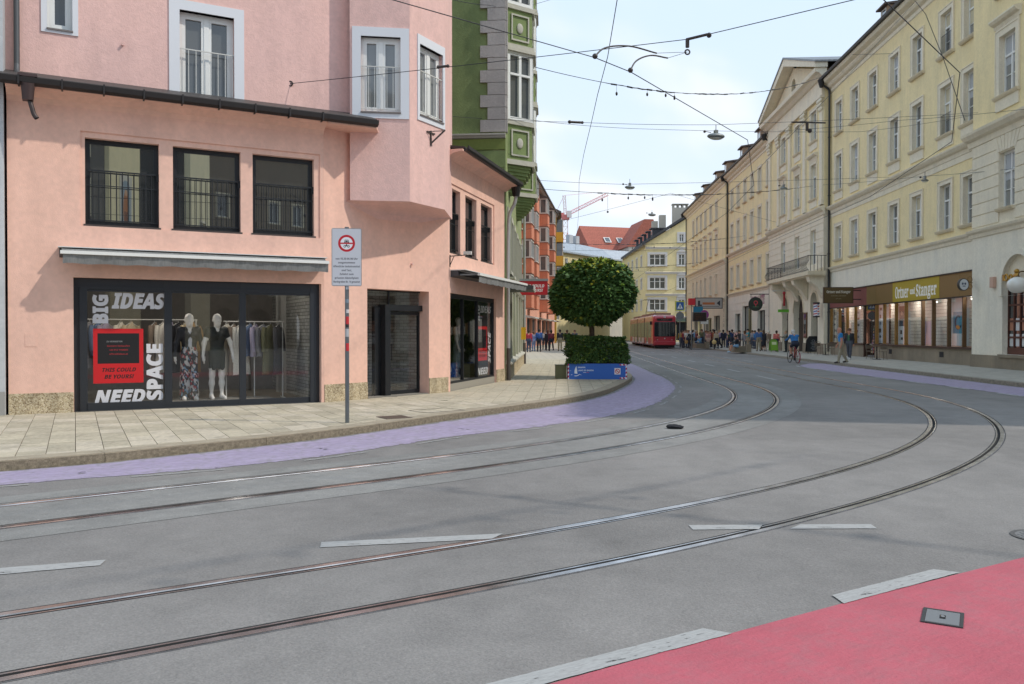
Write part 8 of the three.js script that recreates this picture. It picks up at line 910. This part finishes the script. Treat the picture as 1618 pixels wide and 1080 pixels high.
function person(o) {
  const J = skeleton(o), H = o.h ?? 1.72, C = { top: lin(o.top), bot: lin(o.bottom), skin: lin(o.skin ?? '#c49a80'), hair: lin(o.hair ?? '#4a382c'), shoe: lin(o.shoe ?? '#3a3634') }, fem = o.fem ? 1 : 0, fat = o.fat ?? 1, b = [];
  const P = (a, c, r0, r1, col, x = {}) => b.push({ a: a.clone().multiplyScalar(H), b: c.clone().multiplyScalar(H), r0: r0 * H, r1: r1 * H, col, ...x });
  const mid = (p, q, t) => p.clone().lerp(q, t);
  for (const d of [0.045, -0.045]) P(J.hip.clone().add(V3(d, 0, 0)), J.waist.clone().add(V3(d * 0.8, 0, 0)), 0.064 * fat, 0.056 * fat, 'bot', { sz: 1.12 }); for (const d of [0.05, -0.05]) { P(J.waist.clone().add(V3(d * 0.75, 0, 0)), J.chest.clone().add(V3(d, 0, 0)), 0.058 * fat, 0.064, 'top', { sz: 1.12 }); P(J.chest.clone().add(V3(d, 0, 0)), J.chest.clone().lerp(J.neck, 0.7).add(V3(d * 0.95, 0, 0)), 0.064, 0.04, 'top', { sz: 1.15 }); }
  if (fem) for (const d of [0.045, -0.045]) P(J.chest.clone().add(V3(d, 0.012, 0.04)), J.chest.clone().add(V3(d, 0.005, 0.05)), 0.032, 0.03, 'top');
  P(mid(J.chest, J.neck, 0.8), J.headLow, 0.034, 0.031, 'skin'); P(J.headLow.clone().add(V3(0, 0.004, 0.014)), J.head, 0.043, 0.055, 'skin', { k: 0.02 * H });
  P(J.headLow.clone().add(V3(0, 0.03, 0.058)), J.headLow.clone().add(V3(0, 0.046, 0.05)), 0.009, 0.006, 'skin', { k: 0.012 * H }); P(J.headLow.clone().add(V3(0, -0.016, 0.034)), J.headLow.clone().add(V3(0, -0.01, 0.02)), 0.02, 0.022, 'skin', { k: 0.02 * H }); for (const d of [1, -1]) P(J.head.clone().add(V3(d * 0.053, -0.02, -0.004)), J.head.clone().add(V3(d * 0.055, -0.035, -0.002)), 0.009, 0.007, 'skin', { k: 0.01 * H });
  if (!o.bald) { P(J.head.clone().add(V3(0, 0.012, -0.012)), J.head.clone().add(V3(0, 0.006, 0.004)), 0.058, 0.056, 'hair', { k: 0.015 * H }); P(J.head.clone().add(V3(0, -0.015, -0.022)), J.headLow.clone().add(V3(0, 0.0 - (o.longHair ? 0.06 : 0), -0.028)), 0.045, o.longHair ? 0.036 : 0.028, 'hair', { k: 0.015 * H }); }
  for (const n of ['L', 'R']) {
    const sl = o.sleeve ?? 'long'; P(J['sh' + n], J['el' + n], 0.036 * (0.9 + 0.1 * fat), 0.027, 'top'); P(mid(J['sh' + n], J.chest, 0.25), J['sh' + n], 0.04, 0.036, 'top'); P(J['el' + n], J['ha' + n], 0.026, 0.018, sl === 'long' ? 'top' : 'skin');
    const h = J['ha' + n], f = J['fi' + n], dir = f.clone().sub(h), side = V3(n === 'L' ? 1 : -1, 0, 0); P(h, h.clone().addScaledVector(dir, 0.55), 0.016, 0.017, 'skin', { k: 0.012 * H }); for (let i = 0; i < 4; i++) { const z = (i - 1.5) * 0.0095, q = h.clone().addScaledVector(dir, 0.5).add(V3(0, 0, z)), e = h.clone().addScaledVector(dir, [0.98, 1.1, 1.06, 0.9][i]).add(V3(side.x * -0.008, 0, z * 1.25)); const m = mid(q, e, 0.55).add(V3(side.x * 0.003, 0, 0)); P(q, m, 0.0056, 0.0052, 'skin', { k: 0.004 * H }); P(m, e, 0.0052, 0.0042, 'skin', { k: 0.004 * H }); } P(h.clone().addScaledVector(dir, 0.2).add(V3(0, 0, 0.012)), h.clone().addScaledVector(dir, 0.62).add(V3(-side.x * 0.006, 0, 0.03)), 0.0066, 0.0052, 'skin', { k: 0.006 * H });
    const lc = o.shorts || o.skirt ? 'skin' : 'bot'; P(J['hi' + n], J['kn' + n], 0.058 * (0.85 + 0.15 * fat), o.wide ? 0.046 : 0.036, o.skirt ? 'thigh' : 'bot'); P(J['kn' + n], mid(J['kn' + n], J['an' + n], 0.4), lc === 'skin' ? 0.033 : o.wide ? 0.048 : 0.038, lc === 'skin' ? 0.034 : o.wide ? 0.052 : 0.036, lc); P(mid(J['kn' + n], J['an' + n], 0.4), J['an' + n], lc === 'skin' ? 0.034 : o.wide ? 0.052 : 0.036, lc === 'skin' ? 0.02 : o.wide ? 0.056 : 0.028, lc); P(J['an' + n], J['to' + n], 0.026, 0.02, 'shoe', { k: 0.02 * H }); P(J['an' + n].clone().add(V3(0, -0.012, -0.02)), J['to' + n], 0.02, 0.018, 'shoe', { k: 0.02 * H });
  }
  if (o.skirt) { const hem = J.hip.y - o.skirt; for (let i = 0; i < 8; i++) { const a = i / 8 * 6.283; P(J.hip.clone().add(V3(Math.cos(a) * 0.035, 0.02, Math.sin(a) * 0.025)), V3(J.hip.x + Math.cos(a) * (o.flare ?? 0.075), hem, J.hip.z + Math.sin(a) * (o.flare ?? 0.075) * 0.85), 0.045, 0.02, 'bot'); } }
  if (o.coat) { const hem = J.hip.y - o.coat; for (let i = 0; i < 8; i++) { const a = i / 8 * 6.283; P(J.waist.clone().add(V3(Math.cos(a) * 0.035, 0, Math.sin(a) * 0.025)), V3(J.hip.x + Math.cos(a) * 0.08, hem, J.hip.z + Math.sin(a) * 0.065), 0.045, 0.018, 'top'); } }
  const lo = V3(1e9, 1e9, 1e9), hi = V3(-1e9, -1e9, -1e9); for (const q of b) for (const p of [q.a, q.b]) { const r = Math.max(q.r0, q.r1) + 0.05; lo.min(p.clone().subScalar(r)); hi.max(p.clone().addScalar(r)); }
  const cell = o.cell ?? 0.016, shirtHem = (J.hip.y + 0.02) * H, neckY = J.neck.y * H;
  const g = meshField(b, cell, 0.03 * H, lo, hi, (bn, p) => { let c = bn.col; if (c === 'thigh') c = p.y > (J.hip.y - o.skirt) * H ? 'bot' : 'skin'; if (c === 'top' && bn.r0 < 0.04 * H && o.sleeve === 'none') c = 'skin'; if (o.pattern && c === 'bot') { const q = fbm3(p.x * 22, p.y * 14, p.z * 22, 2, 5), w = n3(p.x * 30 + 3, p.y * 18, p.z * 30, 8); return q > 0.56 ? [0.6, 0.57, 0.55] : w > 0.64 ? [0.4, 0.05, 0.06] : w < 0.33 ? [0.2, 0.35, 0.5] : [0.03, 0.03, 0.035]; } if (o.inner && c === 'top' && p.z > 0.02 && Math.abs(p.x) < 0.045 && bn.sz) return lin(o.inner); if (o.sleeve === 'half' && c === 'top' && bn.r0 < 0.04 * H && p.distanceTo(bn.a) > 0.1 * H && !bn.sz) c = 'skin'; if (o.shorts && c === 'bot' && !bn.sz && p.distanceTo(bn.a) > 0.2 * H) c = 'skin'; const k = c === 'skin' || o.mannequin ? 1 : 0.88 + 0.24 * fbm3(p.x * 16, p.y * 8, p.z * 16, 2, 4); return sc(C[c], k); });
  return g;
}
const clothSkin = M({ vertexColors: true, roughness: 0.85 });
function addPerson(label, px, py, o, heading, ground = 0.12, pos) {
  const c = pos ? [pos[0], pos[1]] : G(px, py, ground), t = obj('person', person(o), clothSkin, scene); t.position.set(c[0], ground + (o.lift ?? 0), -c[1]); t.rotation.y = heading; tag(t, label, 'person', o.group ?? 'people in the street'); return t;
}
const AWAY = Math.PI, TOWARD = 0, RIGHT = Math.PI / 2, LEFT = -Math.PI / 2;
// --- shop dummies
{
  const mk = (label, px, opt, F, w, v, turn) => { const u = U(F, px, 560, w), g = person({ mannequin: true, bald: true, skin: '#e6e2da', shoe: '#e6e2da', cell: 0.0115, fem: true, ...opt }); const m = new THREE.Group(); m.name = numbered('shop_dummy'); m.position.copy(F.at(u, v, w)); m.rotation.y = F.ang + turn; tag(m, label, 'mannequin', 'shop dummies'); scene.add(m); obj('figure', g.scale(0.88, 1, 0.88), M({ vertexColors: true, roughness: 0.55 }), m, true); obj('base_plate', cyl(0.17, 0.17, 0.012, 0, 0, -0.05, 24), mat.greyMetal, m); return m; };
  mk('white dummy in dark jacket and patterned wide trousers in the boutique window', 299, { h: 1.84, top: '#232328', inner: '#c9ccd2', bottom: '#2a2a2e', pattern: true, wide: true, fat: 0.84, armL: [0.05, 0.12, 0.3], armR: [0.0, 0.2, 0.3], legL: [0.06, 0.03], legR: [-0.05, 0.03] }, FA, -1.0, 0.2, 0.15);
  mk('white dummy in short dark green dress in the boutique window', 343, { h: 1.84, top: '#2b2d28', bottom: '#33372c', skirt: 0.17, flare: 0.075, fat: 0.82, sleeve: 'half', armL: [0.05, 0.15, 0.42], armR: [0.05, 0.1, 0.35], legL: [0.05, 0.03], legR: [-0.08, 0.03] }, FA, -1.0, 0.2, 0.2);
  mk('white dummy in pale top and long skirt in the side shop window', 723, { h: 1.78, top: '#c9c8c2', bottom: '#8fa0a6', skirt: 0.36, flare: 0.1, sleeve: 'none', armL: [0.1, 0.2, 0.2], armR: [0.1, 0.2, 0.2] }, FC, -0.85, 0.3, 0.1);
}
// --- cyclist riding away
function bicycle(label, pos, turn, red) { const t = thing('bicycle', label, 'bicycle', pos, turn), fm = red ? plain(150, 40, 60, 0.4, 0.2) : plain(40, 42, 46, 0.4, 0.3), bk = plain(28, 28, 30, 0.7); for (const [z, n] of [[0.53, 'front_wheel'], [-0.53, 'rear_wheel']]) { const w = new THREE.Group(); w.name = n; w.position.set(0, 0.34, z); t.add(w); obj('tyre', new THREE.TorusGeometry(0.325, 0.018, 8, 36).rotateY(Math.PI / 2), bk, w); const sp = []; for (let i = 0; i < 14; i++) { const a = i / 14 * 6.283; sp.push(rod(V3(0, 0, 0), V3(0, Math.cos(a) * 0.315, Math.sin(a) * 0.315), 0.002, 4)); } obj('spokes', sp, mat.greyMetal, w); obj('hub', cyl(0.02, 0.02, 0.08, 0, -0.04, 0, 10).rotateZ(Math.PI / 2), mat.greyMetal, w); }
  const a = V3(0, 0.34, -0.53), bb = V3(0, 0.29, -0.08), st = V3(0, 0.86, -0.22), hd = V3(0, 0.88, 0.36), fk = V3(0, 0.34, 0.53), lowHd = V3(0, 0.72, 0.4); obj('frame', [rod(a, bb, 0.014), rod(a, st, 0.012), rod(bb, st, 0.017), rod(bb, lowHd, 0.018), rod(st.clone().add(V3(0, -0.06, 0.02)), hd, 0.016), rod(hd.clone().add(V3(0, 0.1, -0.02)), lowHd, 0.018), rod(lowHd, fk.clone().add(V3(0.05, 0, 0)), 0.012), rod(lowHd, fk.clone().add(V3(-0.05, 0, 0)), 0.012)], fm, t); obj('saddle', [ball(0.11, 0, 0.95, -0.25, 12, 0.8, 0.3, 1.3), rod(st, V3(0, 0.93, -0.24), 0.014)], bk, t); obj('handlebar', [tube([V3(-0.28, 1.03, 0.2), V3(-0.18, 1.06, 0.32), V3(0, 1.02, 0.36), V3(0.18, 1.06, 0.32), V3(0.28, 1.03, 0.2)], 0.014, 6)], bk, t); obj('crank', [rod(V3(-0.09, 0.29, -0.08), V3(-0.1, 0.13, -0.03), 0.011), rod(V3(0.09, 0.29, -0.08), V3(0.1, 0.45, -0.12), 0.011), bx(0.08, 0.02, 0.1, -0.14, 0.12, -0.03), bx(0.08, 0.02, 0.1, 0.14, 0.46, -0.12), cyl(0.09, 0.09, 0.01, 0, -0.005, 0, 20).rotateZ(Math.PI / 2).translate(0.05, 0.29, -0.08)], mat.greyMetal, t); obj('rear_rack', [bx(0.14, 0.015, 0.36, 0, 0.72, -0.55), rod(V3(0.06, 0.34, -0.53), V3(0.06, 0.72, -0.6), 0.008), rod(V3(-0.06, 0.34, -0.53), V3(-0.06, 0.72, -0.6), 0.008)], fm, t); obj('mudguard', [new THREE.TorusGeometry(0.36, 0.022, 6, 20, 2.2).rotateY(-Math.PI / 2).rotateX(-2.5).translate(0, 0.34, -0.53)], fm, t); return t; }
function rider(label, c, o, turn) { const b = bicycle(o.bike, V3(c[0], 0.0, -c[1]), turn, o.red); const H = o.h ?? 1.75, g = person({ ...o, free: true, lean: 0.45, legL: [1.25, 1.5], legR: [0.75, 0.75], armL: [0.95, 0.35, 0.12], armR: [0.95, 0.35, 0.12], h: H }); const t = obj('person', g, clothSkin, scene); const f = V3(0, 0.98 - 0.515 * H, -0.24).applyAxisAngle(V3(0, 1, 0), turn); t.position.set(c[0] + f.x, f.y, -c[1] + f.z); t.rotation.y = turn; tag(t, label, 'person', 'people in the street'); }
rider('cyclist with white hair in bright blue jacket and dark shorts riding away', G(1253.5, 573), { top: '#2f6ea8', bottom: '#23283a', shorts: true, hair: '#c9c6c0', skin: '#b88a72', bike: 'bicycle with red rear rack ridden by the blue jacketed cyclist', red: true, fat: 1.12, h: 1.78 }, AWAY + 0.05);
rider('cyclist in dark clothes riding past the tram stop', G(1091, 552.5), { top: '#26272c', bottom: '#2a2a30', hair: '#cfcac4', bike: 'dark bicycle beside the tram stop bench', h: 1.74 }, AWAY - 0.1);
addPerson('bald man in bright blue polo and khaki trousers walking past the stationer', 1329, 573.3, { h: 1.78, top: '#1f7fc0', bottom: '#9a917c', hair: '#b9b2aa', skin: '#c08a72', bald: true, sleeve: 'half', gait: 0.2, lean: 0.1, fat: 1.15, cell: 0.016 }, LEFT - 0.25);
addPerson('man in black jacket and grey jeans behind the man in blue polo', 1341.5, 567.6, { h: 1.75, top: '#26282e', inner: '#3f6a4a', bottom: '#4a4e58', hair: '#6a4a36', skin: '#c48a72', gait: 0.16, shoe: '#c9c8c6', cell: 0.017 }, LEFT + 0.75);
const crowd = [
  ['woman in beige blouse and black trousers walking off along the kerb', 1131.5, 551, { top: '#b0a08a', bottom: '#22242a', hair: '#b7a58e', fem: true, gait: 0.2, h: 1.68 }, AWAY + 0.2],
  ['person in navy coat standing by the hotel house pier', 1142.5, 548.3, { top: '#252a3c', bottom: '#23242c', hair: '#2b2522', coat: 0.12, h: 1.78 }, AWAY],
  ['person in dark blue jacket and jeans beside the downpipe', 1148.5, 549, { top: '#2a3350', bottom: '#3b4868', hair: '#5a4032', h: 1.74 }, RIGHT],
  ['man in navy tee raising an arm by the cafe window', 1156.5, 550, { top: '#2b3d63', bottom: '#303644', hair: '#33261f', sleeve: 'half', armL: [1.2, 1.3, 0.2], h: 1.8 }, AWAY + 0.4],
  ['person in black top next to the stone bench', 1168.5, 551.5, { top: '#24242a', bottom: '#2a2c36', hair: '#3a2c24', armR: [1.0, 1.5, 0.2], h: 1.7 }, LEFT],
  ['man in denim jacket and khaki trousers with his back turned', 1198.5, 554.4, { top: '#48689a', bottom: '#8c806a', hair: '#2c2420', h: 1.82, gait: 0.08 }, AWAY],
  ['woman in long dark dress between two strollers', 1206.5, 553.5, { top: '#2c2a30', bottom: '#232228', hair: '#54402f', longHair: true, fem: true, skirt: 0.34, flare: 0.11, h: 1.72 }, AWAY - 0.2],
  ['woman with pale hair in taupe coat and light trousers walking', 1214.5, 554.6, { top: '#8c7c6c', bottom: '#b9b0a2', hair: '#cdc3b2', fem: true, coat: 0.1, gait: 0.26, h: 1.68, shoe: '#3a3634' }, AWAY + 0.5],
  ['florist in dark apron standing in the cafe arch', 1241.5, 556, { top: '#77756a', bottom: '#2c3030', hair: '#a08a6a', fem: true, armL: [0.7, 1.1, 0.15], armR: [0.7, 1.1, 0.15], h: 1.66 }, LEFT],
  ['person in pale grey shirt near the cafe shop window', 1188.5, 550, { top: '#8e9298', bottom: '#4c5260', hair: '#4a3a30', h: 1.72 }, LEFT + 0.5],
  ['person in bright blue shirt inside the cafe queue', 1192.5, 550.6, { top: '#2f78b0', bottom: '#3a4456', hair: '#2a2420', h: 1.7 }, LEFT],
  ['person in red jacket waiting close to the tram', 1078.5, 549.5, { top: '#8a2c36', bottom: '#2c3040', hair: '#3a2c26', h: 1.72 }, RIGHT],
  ['person in white shirt with black backpack at the stop', 1082.5, 549.3, { top: '#c4c2bc', inner: '#26262a', bottom: '#2f3442', hair: '#5b4636', h: 1.76 }, TOWARD],
  ['person in white tee holding a paper bag at the stop', 1086, 549.6, { top: '#cbc8c2', bottom: '#34384a', hair: '#7c6248', sleeve: 'half', h: 1.74 }, TOWARD + 0.4],
  ['woman in patterned grey top at the stop display', 1113.5, 549.2, { top: '#7c7474', bottom: '#3a3c48', hair: '#8a5a40', fem: true, longHair: true, h: 1.68 }, RIGHT + 0.4],
  ['woman in pink top and bare legs by the stop sign', 1118.5, 549.8, { top: '#b0837e', bottom: '#c0a494', hair: '#6a4630', fem: true, skirt: 0.14, sleeve: 'half', gait: 0.16, h: 1.66 }, TOWARD - 0.4],
  ['person in red and black top in the crowd at the shop wall', 1122.5, 548.6, { top: '#8e3038', bottom: '#23252c', hair: '#3a2a24', h: 1.75 }, LEFT],
  ['tall person in olive jacket behind the crowd', 1126.5, 548.4, { top: '#4c5244', bottom: '#2f3238', hair: '#4a3a2e', h: 1.85 }, AWAY],
  ['person in teal jacket at the hotel house window', 1098.5, 547.6, { top: '#3d6a80', bottom: '#3a3e4a', hair: '#c2bcb4', h: 1.72 }, TOWARD + 1],
  ['person in red top beside the green house shop door', 835.5, 556, { top: '#a8303e', bottom: '#3b4258', hair: '#3a2a22', h: 1.7 }, AWAY],
  ['child in patterned shirt beside the person in red', 843, 554.8, { top: '#5d6a90', bottom: '#6a7898', hair: '#5a4030', h: 1.6 }, AWAY + 0.4],
  ['person with blue rucksack in dark trousers walking down the footway', 851.7, 555.4, { top: '#2c5088', bottom: '#22242c', hair: '#2a221e', gait: 0.12, h: 1.78 }, AWAY],
  ['person in pale shirt among walkers on the left footway', 860, 552.5, { top: '#b9b6b4', bottom: '#3a3c46', hair: '#6a503c', gait: 0.2, h: 1.74 }, TOWARD],
  ['person in black clothes walking beside the red rucksack', 865.3, 553.6, { top: '#2a2528', bottom: '#26242a', hair: '#5a3428', longHair: true, fem: true, gait: 0.15, h: 1.7 }, AWAY],
  ['walker with dark red rucksack and black trousers', 871, 554, { top: '#6a2530', bottom: '#23232a', hair: '#33261f', gait: 0.25, h: 1.72 }, AWAY + 0.2],
  ['man in black jacket and khaki trousers walking off', 884.7, 554.3, { top: '#26262c', bottom: '#94866a', hair: '#3a2c24', gait: 0.1, h: 1.76 }, AWAY],
  ['person in dark coat half hidden by the bush', 896, 552.6, { top: '#2c2c36', bottom: '#2a2a32', hair: '#4a382c', h: 1.74, coat: 0.1 }, AWAY + 0.3],
  ['person in grey jacket behind the round tree trunk', 908, 552.0, { top: '#5a5c66', bottom: '#2f323c', hair: '#6a5040', h: 1.72 }, TOWARD],
];
{ // the rest of the crowd between the tram stop and the cafe
  const tops = [['mustard', '#b08a3c'], ['white', '#cfccc6'], ['charcoal', '#3a3a40'], ['sky blue', '#7fa4c4'], ['maroon', '#6e2c36'], ['olive', '#5c5f44'], ['cream', '#c8bca2'], ['navy', '#283250'], ['rust', '#a05c3c'], ['lilac', '#9c8eb0'], ['forest green', '#36503c'], ['pale pink', '#c8a09c'], ['grey', '#85868a'], ['turquoise', '#3c8c94'], ['black', '#26262a'], ['coral', '#c0665c']], hairs = ['#3a2c24', '#6a4a34', '#a88a62', '#c9c2b8', '#2a2320'], bots = ['#2c3040', '#3c4658', '#5a5a58', '#8a7e6a', '#26262c'], rr = rng(404);
  const spots = [[1075, 548.6], [1080, 548.2], [1088.5, 549], [1094.5, 549.2], [1100.5, 549.4], [1108.5, 549.6], [1111, 548.4], [1116, 548.4], [1129, 548.8], [1136.5, 550], [1152.5, 549.2], [1162.5, 550.6], [1176, 551.2], [1181.5, 552], [1202.5, 553.2], [1226.5, 555]]; const where = ['beside the tram rear', 'behind the crossing sign', 'at the stop pole', 'under the passenger display', 'by the tram stop bench', 'near the violet sign', 'before the hotel window', 'in the waiting crowd', 'at the hotel entrance', 'along the kerb by the hotel', 'by the house joint', 'next to the raised arm', 'past the stone bench', 'at the cafe window', 'outside the cafe entrance', 'by the lime green board'];
  spots.forEach(([x, y], i) => crowd.push([`person in ${tops[i][0]} top standing ${where[i]}`, x, y, { top: tops[i][1], bottom: bots[i % 5], hair: hairs[(i * 3) % 5], h: 1.62 + 0.22 * rr(), fem: i % 2 === 0, longHair: i % 4 === 0, gait: i % 3 ? 0.04 : 0.2, sleeve: i % 3 === 1 ? 'half' : 'long', coat: i % 5 === 2 ? 0.1 : 0, armL: i % 4 === 1 ? [0.6, 1.4, 0.15] : undefined }, rr() * 6.28]));
}
for (const [l, px, py, o, h] of crowd) addPerson(l.replace(' on the left footway', ' beside the green house'), px, py, { cell: 0.026, ...o }, h);
{ const c = G(1160, 556.5, 0.12); addPerson('man in blue shorts sitting on the stone bench', 0, 0, { h: 1.76, sit: true, sitOut: 0.05, top: '#23252c', bottom: '#7ea4c4', shorts: true, hair: '#2b2522', armL: [0.6, 1.0, 0.1], armR: [0.6, 1.0, 0.1], shoe: '#9ab0c0', skin: '#b8846a', lean: 0.12, cell: 0.022 }, LEFT - 0.1, 0.12, [c[0] + 0.35, c[1] + 0.5]);
  const d = G(1104, 550, 0.12); addPerson('person in light blue shirt seated on the tram stop bench', 0, 0, { h: 1.7, sit: true, top: '#5a86a8', bottom: '#3a5068', hair: '#b9aa94', lean: 0.25, armL: [0.5, 0.9, 0.1], armR: [0.5, 0.9, 0.1], cell: 0.026 }, LEFT + 0.4, 0.12, [d[0] + 0.25, d[1] + 0.3]); }
{ // bags carried or set down
  const bag = (name, label, px, py, y, w, h, c, o = {}) => { const q = G(px, py, 0.12), t = thing(name, label, 'bag', V3(q[0] + (o.dx ?? 0), 0.12 + y, -q[1] + 0.05)); const g = new THREE.SphereGeometry(0.5, 14, 10).scale(w, h, w * 0.55); obj('sack', g.translate(0, h / 2, 0), M({ color: new THREE.Color(c), roughness: 0.8 }), t); obj('handles', [new THREE.TorusGeometry(w * 0.22, 0.008, 6, 16, Math.PI).translate(0, h * 0.92, 0)], M({ color: new THREE.Color(c), roughness: 0.8 }), t); };
  bag('shopping_bag', 'yellow shopping bag held by the woman in beige', 1128, 551, 0.42, 0.42, 0.42, '#cbb27a'); bag('paper_bag', 'brown paper bag held at the tram stop', 1084, 549.6, 0.38, 0.34, 0.46, '#a88450'); bag('rucksack', 'blue rucksack on the walker in dark trousers', 851.7, 555.4, 0.98, 0.3, 0.46, '#2c4f8c', { dx: 0 }); bag('rucksack', 'dark red rucksack on the walker in black trousers', 871, 554, 0.98, 0.3, 0.42, '#742a34');
}
// ================================================================ HOUSES BEHIND THE VIEWER (seen only as reflections in the panes)
{
  const facade = (name, label, p0, p1, E, wm, wcol, floors, pitch, arcade) => { const F = frame(p0, p1), b = thing(name, label, 'building', F.o.clone()); const hs = []; for (let f = 0; f < floors; f++) for (let u = 1.8; u < F.len - 1.2; u += pitch) hs.push([u, 5.3 + f * 3.7]); const ar = []; for (let u = 1.2; u + 2.6 < F.len; u += 4) ar.push([u, u + 2.8]); part(b, F, 'wall', slab(rectPts(0, F.len, 0.0, E), [...hs.map(([u, v]) => rectPts(u - 0.6, u + 0.6, v, v + 2.1)), ...(arcade ? ar.map(([p, q]) => archPts(p, q, 0.05, 4.0)) : [])], 0.5), wm); part(b, F, 'body', box(0, F.len, 0, E, -8, arcade ? -2.4 : -0.55), plain(70, 66, 62, 0.9)); const pr = new THREE.Group(); pr.name = 'window'; obj('frame', [...ringFrame(1.2, 2.1, 0.09, 0.07, -0.2), box(-0.04, 0.04, 0, 2.1, -0.2, -0.13)], mat.white, pr); obj('pane', box(-0.55, 0.55, 0.05, 2.05, -0.18, -0.17), mat.glassDark, pr); obj('surround', slab(rectPts(-0.8, 0.8, -0.1, 2.3), [rectPts(-0.6, 0.6, 0, 2.1)], 0.08, 0.05), wcol, pr); for (const [u, v] of hs) copyTo(pr, b, F, u, v); part(b, F, 'eaves', moulding(corniceBig, 0, F.len, E), wcol); return [b, F]; };
  facade('grey_arcade_house', 'dark grey arcaded house across the junction behind the viewer', [12.3, -19.8], [-2.5, -17.6], 17, stucco(sR(112, 106, 98), 1, 0.004, 302), creamD, 3, 3.2, true);
  const [b, F] = facade('cream_fresco_house', 'cream house with a painted niche across the junction behind the viewer', [16.3, -22.4], [12.5, -19.6], 18, stucco(sR(226, 212, 168), 1, 0.004, 312), creamW, 0, 3.2, false);
  const fr = print(128, 256, (x, w, h) => { x.fillStyle = '#c9c2b0'; x.fillRect(0, 0, w, h); x.fillStyle = '#8d9aa0'; x.beginPath(); x.moveTo(14, h - 14); x.lineTo(14, 74); x.arc(w / 2, 74, 50, Math.PI, 0); x.lineTo(w - 14, h - 14); x.fill(); x.fillStyle = '#a8683a'; x.beginPath(); x.ellipse(w / 2, 150, 30, 80, 0, 0, 7); x.fill(); x.fillStyle = '#7d4a30'; x.fillRect(44, 160, 40, 70); x.fillStyle = '#c99a78'; x.beginPath(); x.arc(w / 2, 78, 14, 0, 7); x.fill(); }); part(b, F, 'wall_painting', card(1.9, 3.9, 2.3, 8.2, 0.02), printMat(fr, 0.9), true);
  facade('cream_stair_house', 'narrow cream house standing further back behind the viewer', [29, -32.4], [25.3, -29.8], 19, stucco(sR(226, 214, 176), 1, 0.004, 332), creamW, 2, 1.9, false);
  facade('dark_corner_house', 'brown grey house with arcades beside the cream painted house', [44, -36], [10, -37], 20, stucco(sR(126, 112, 96), 1, 0.004, 322), creamD, 3, 3.0, true);
}
renderer.render(scene, camera);
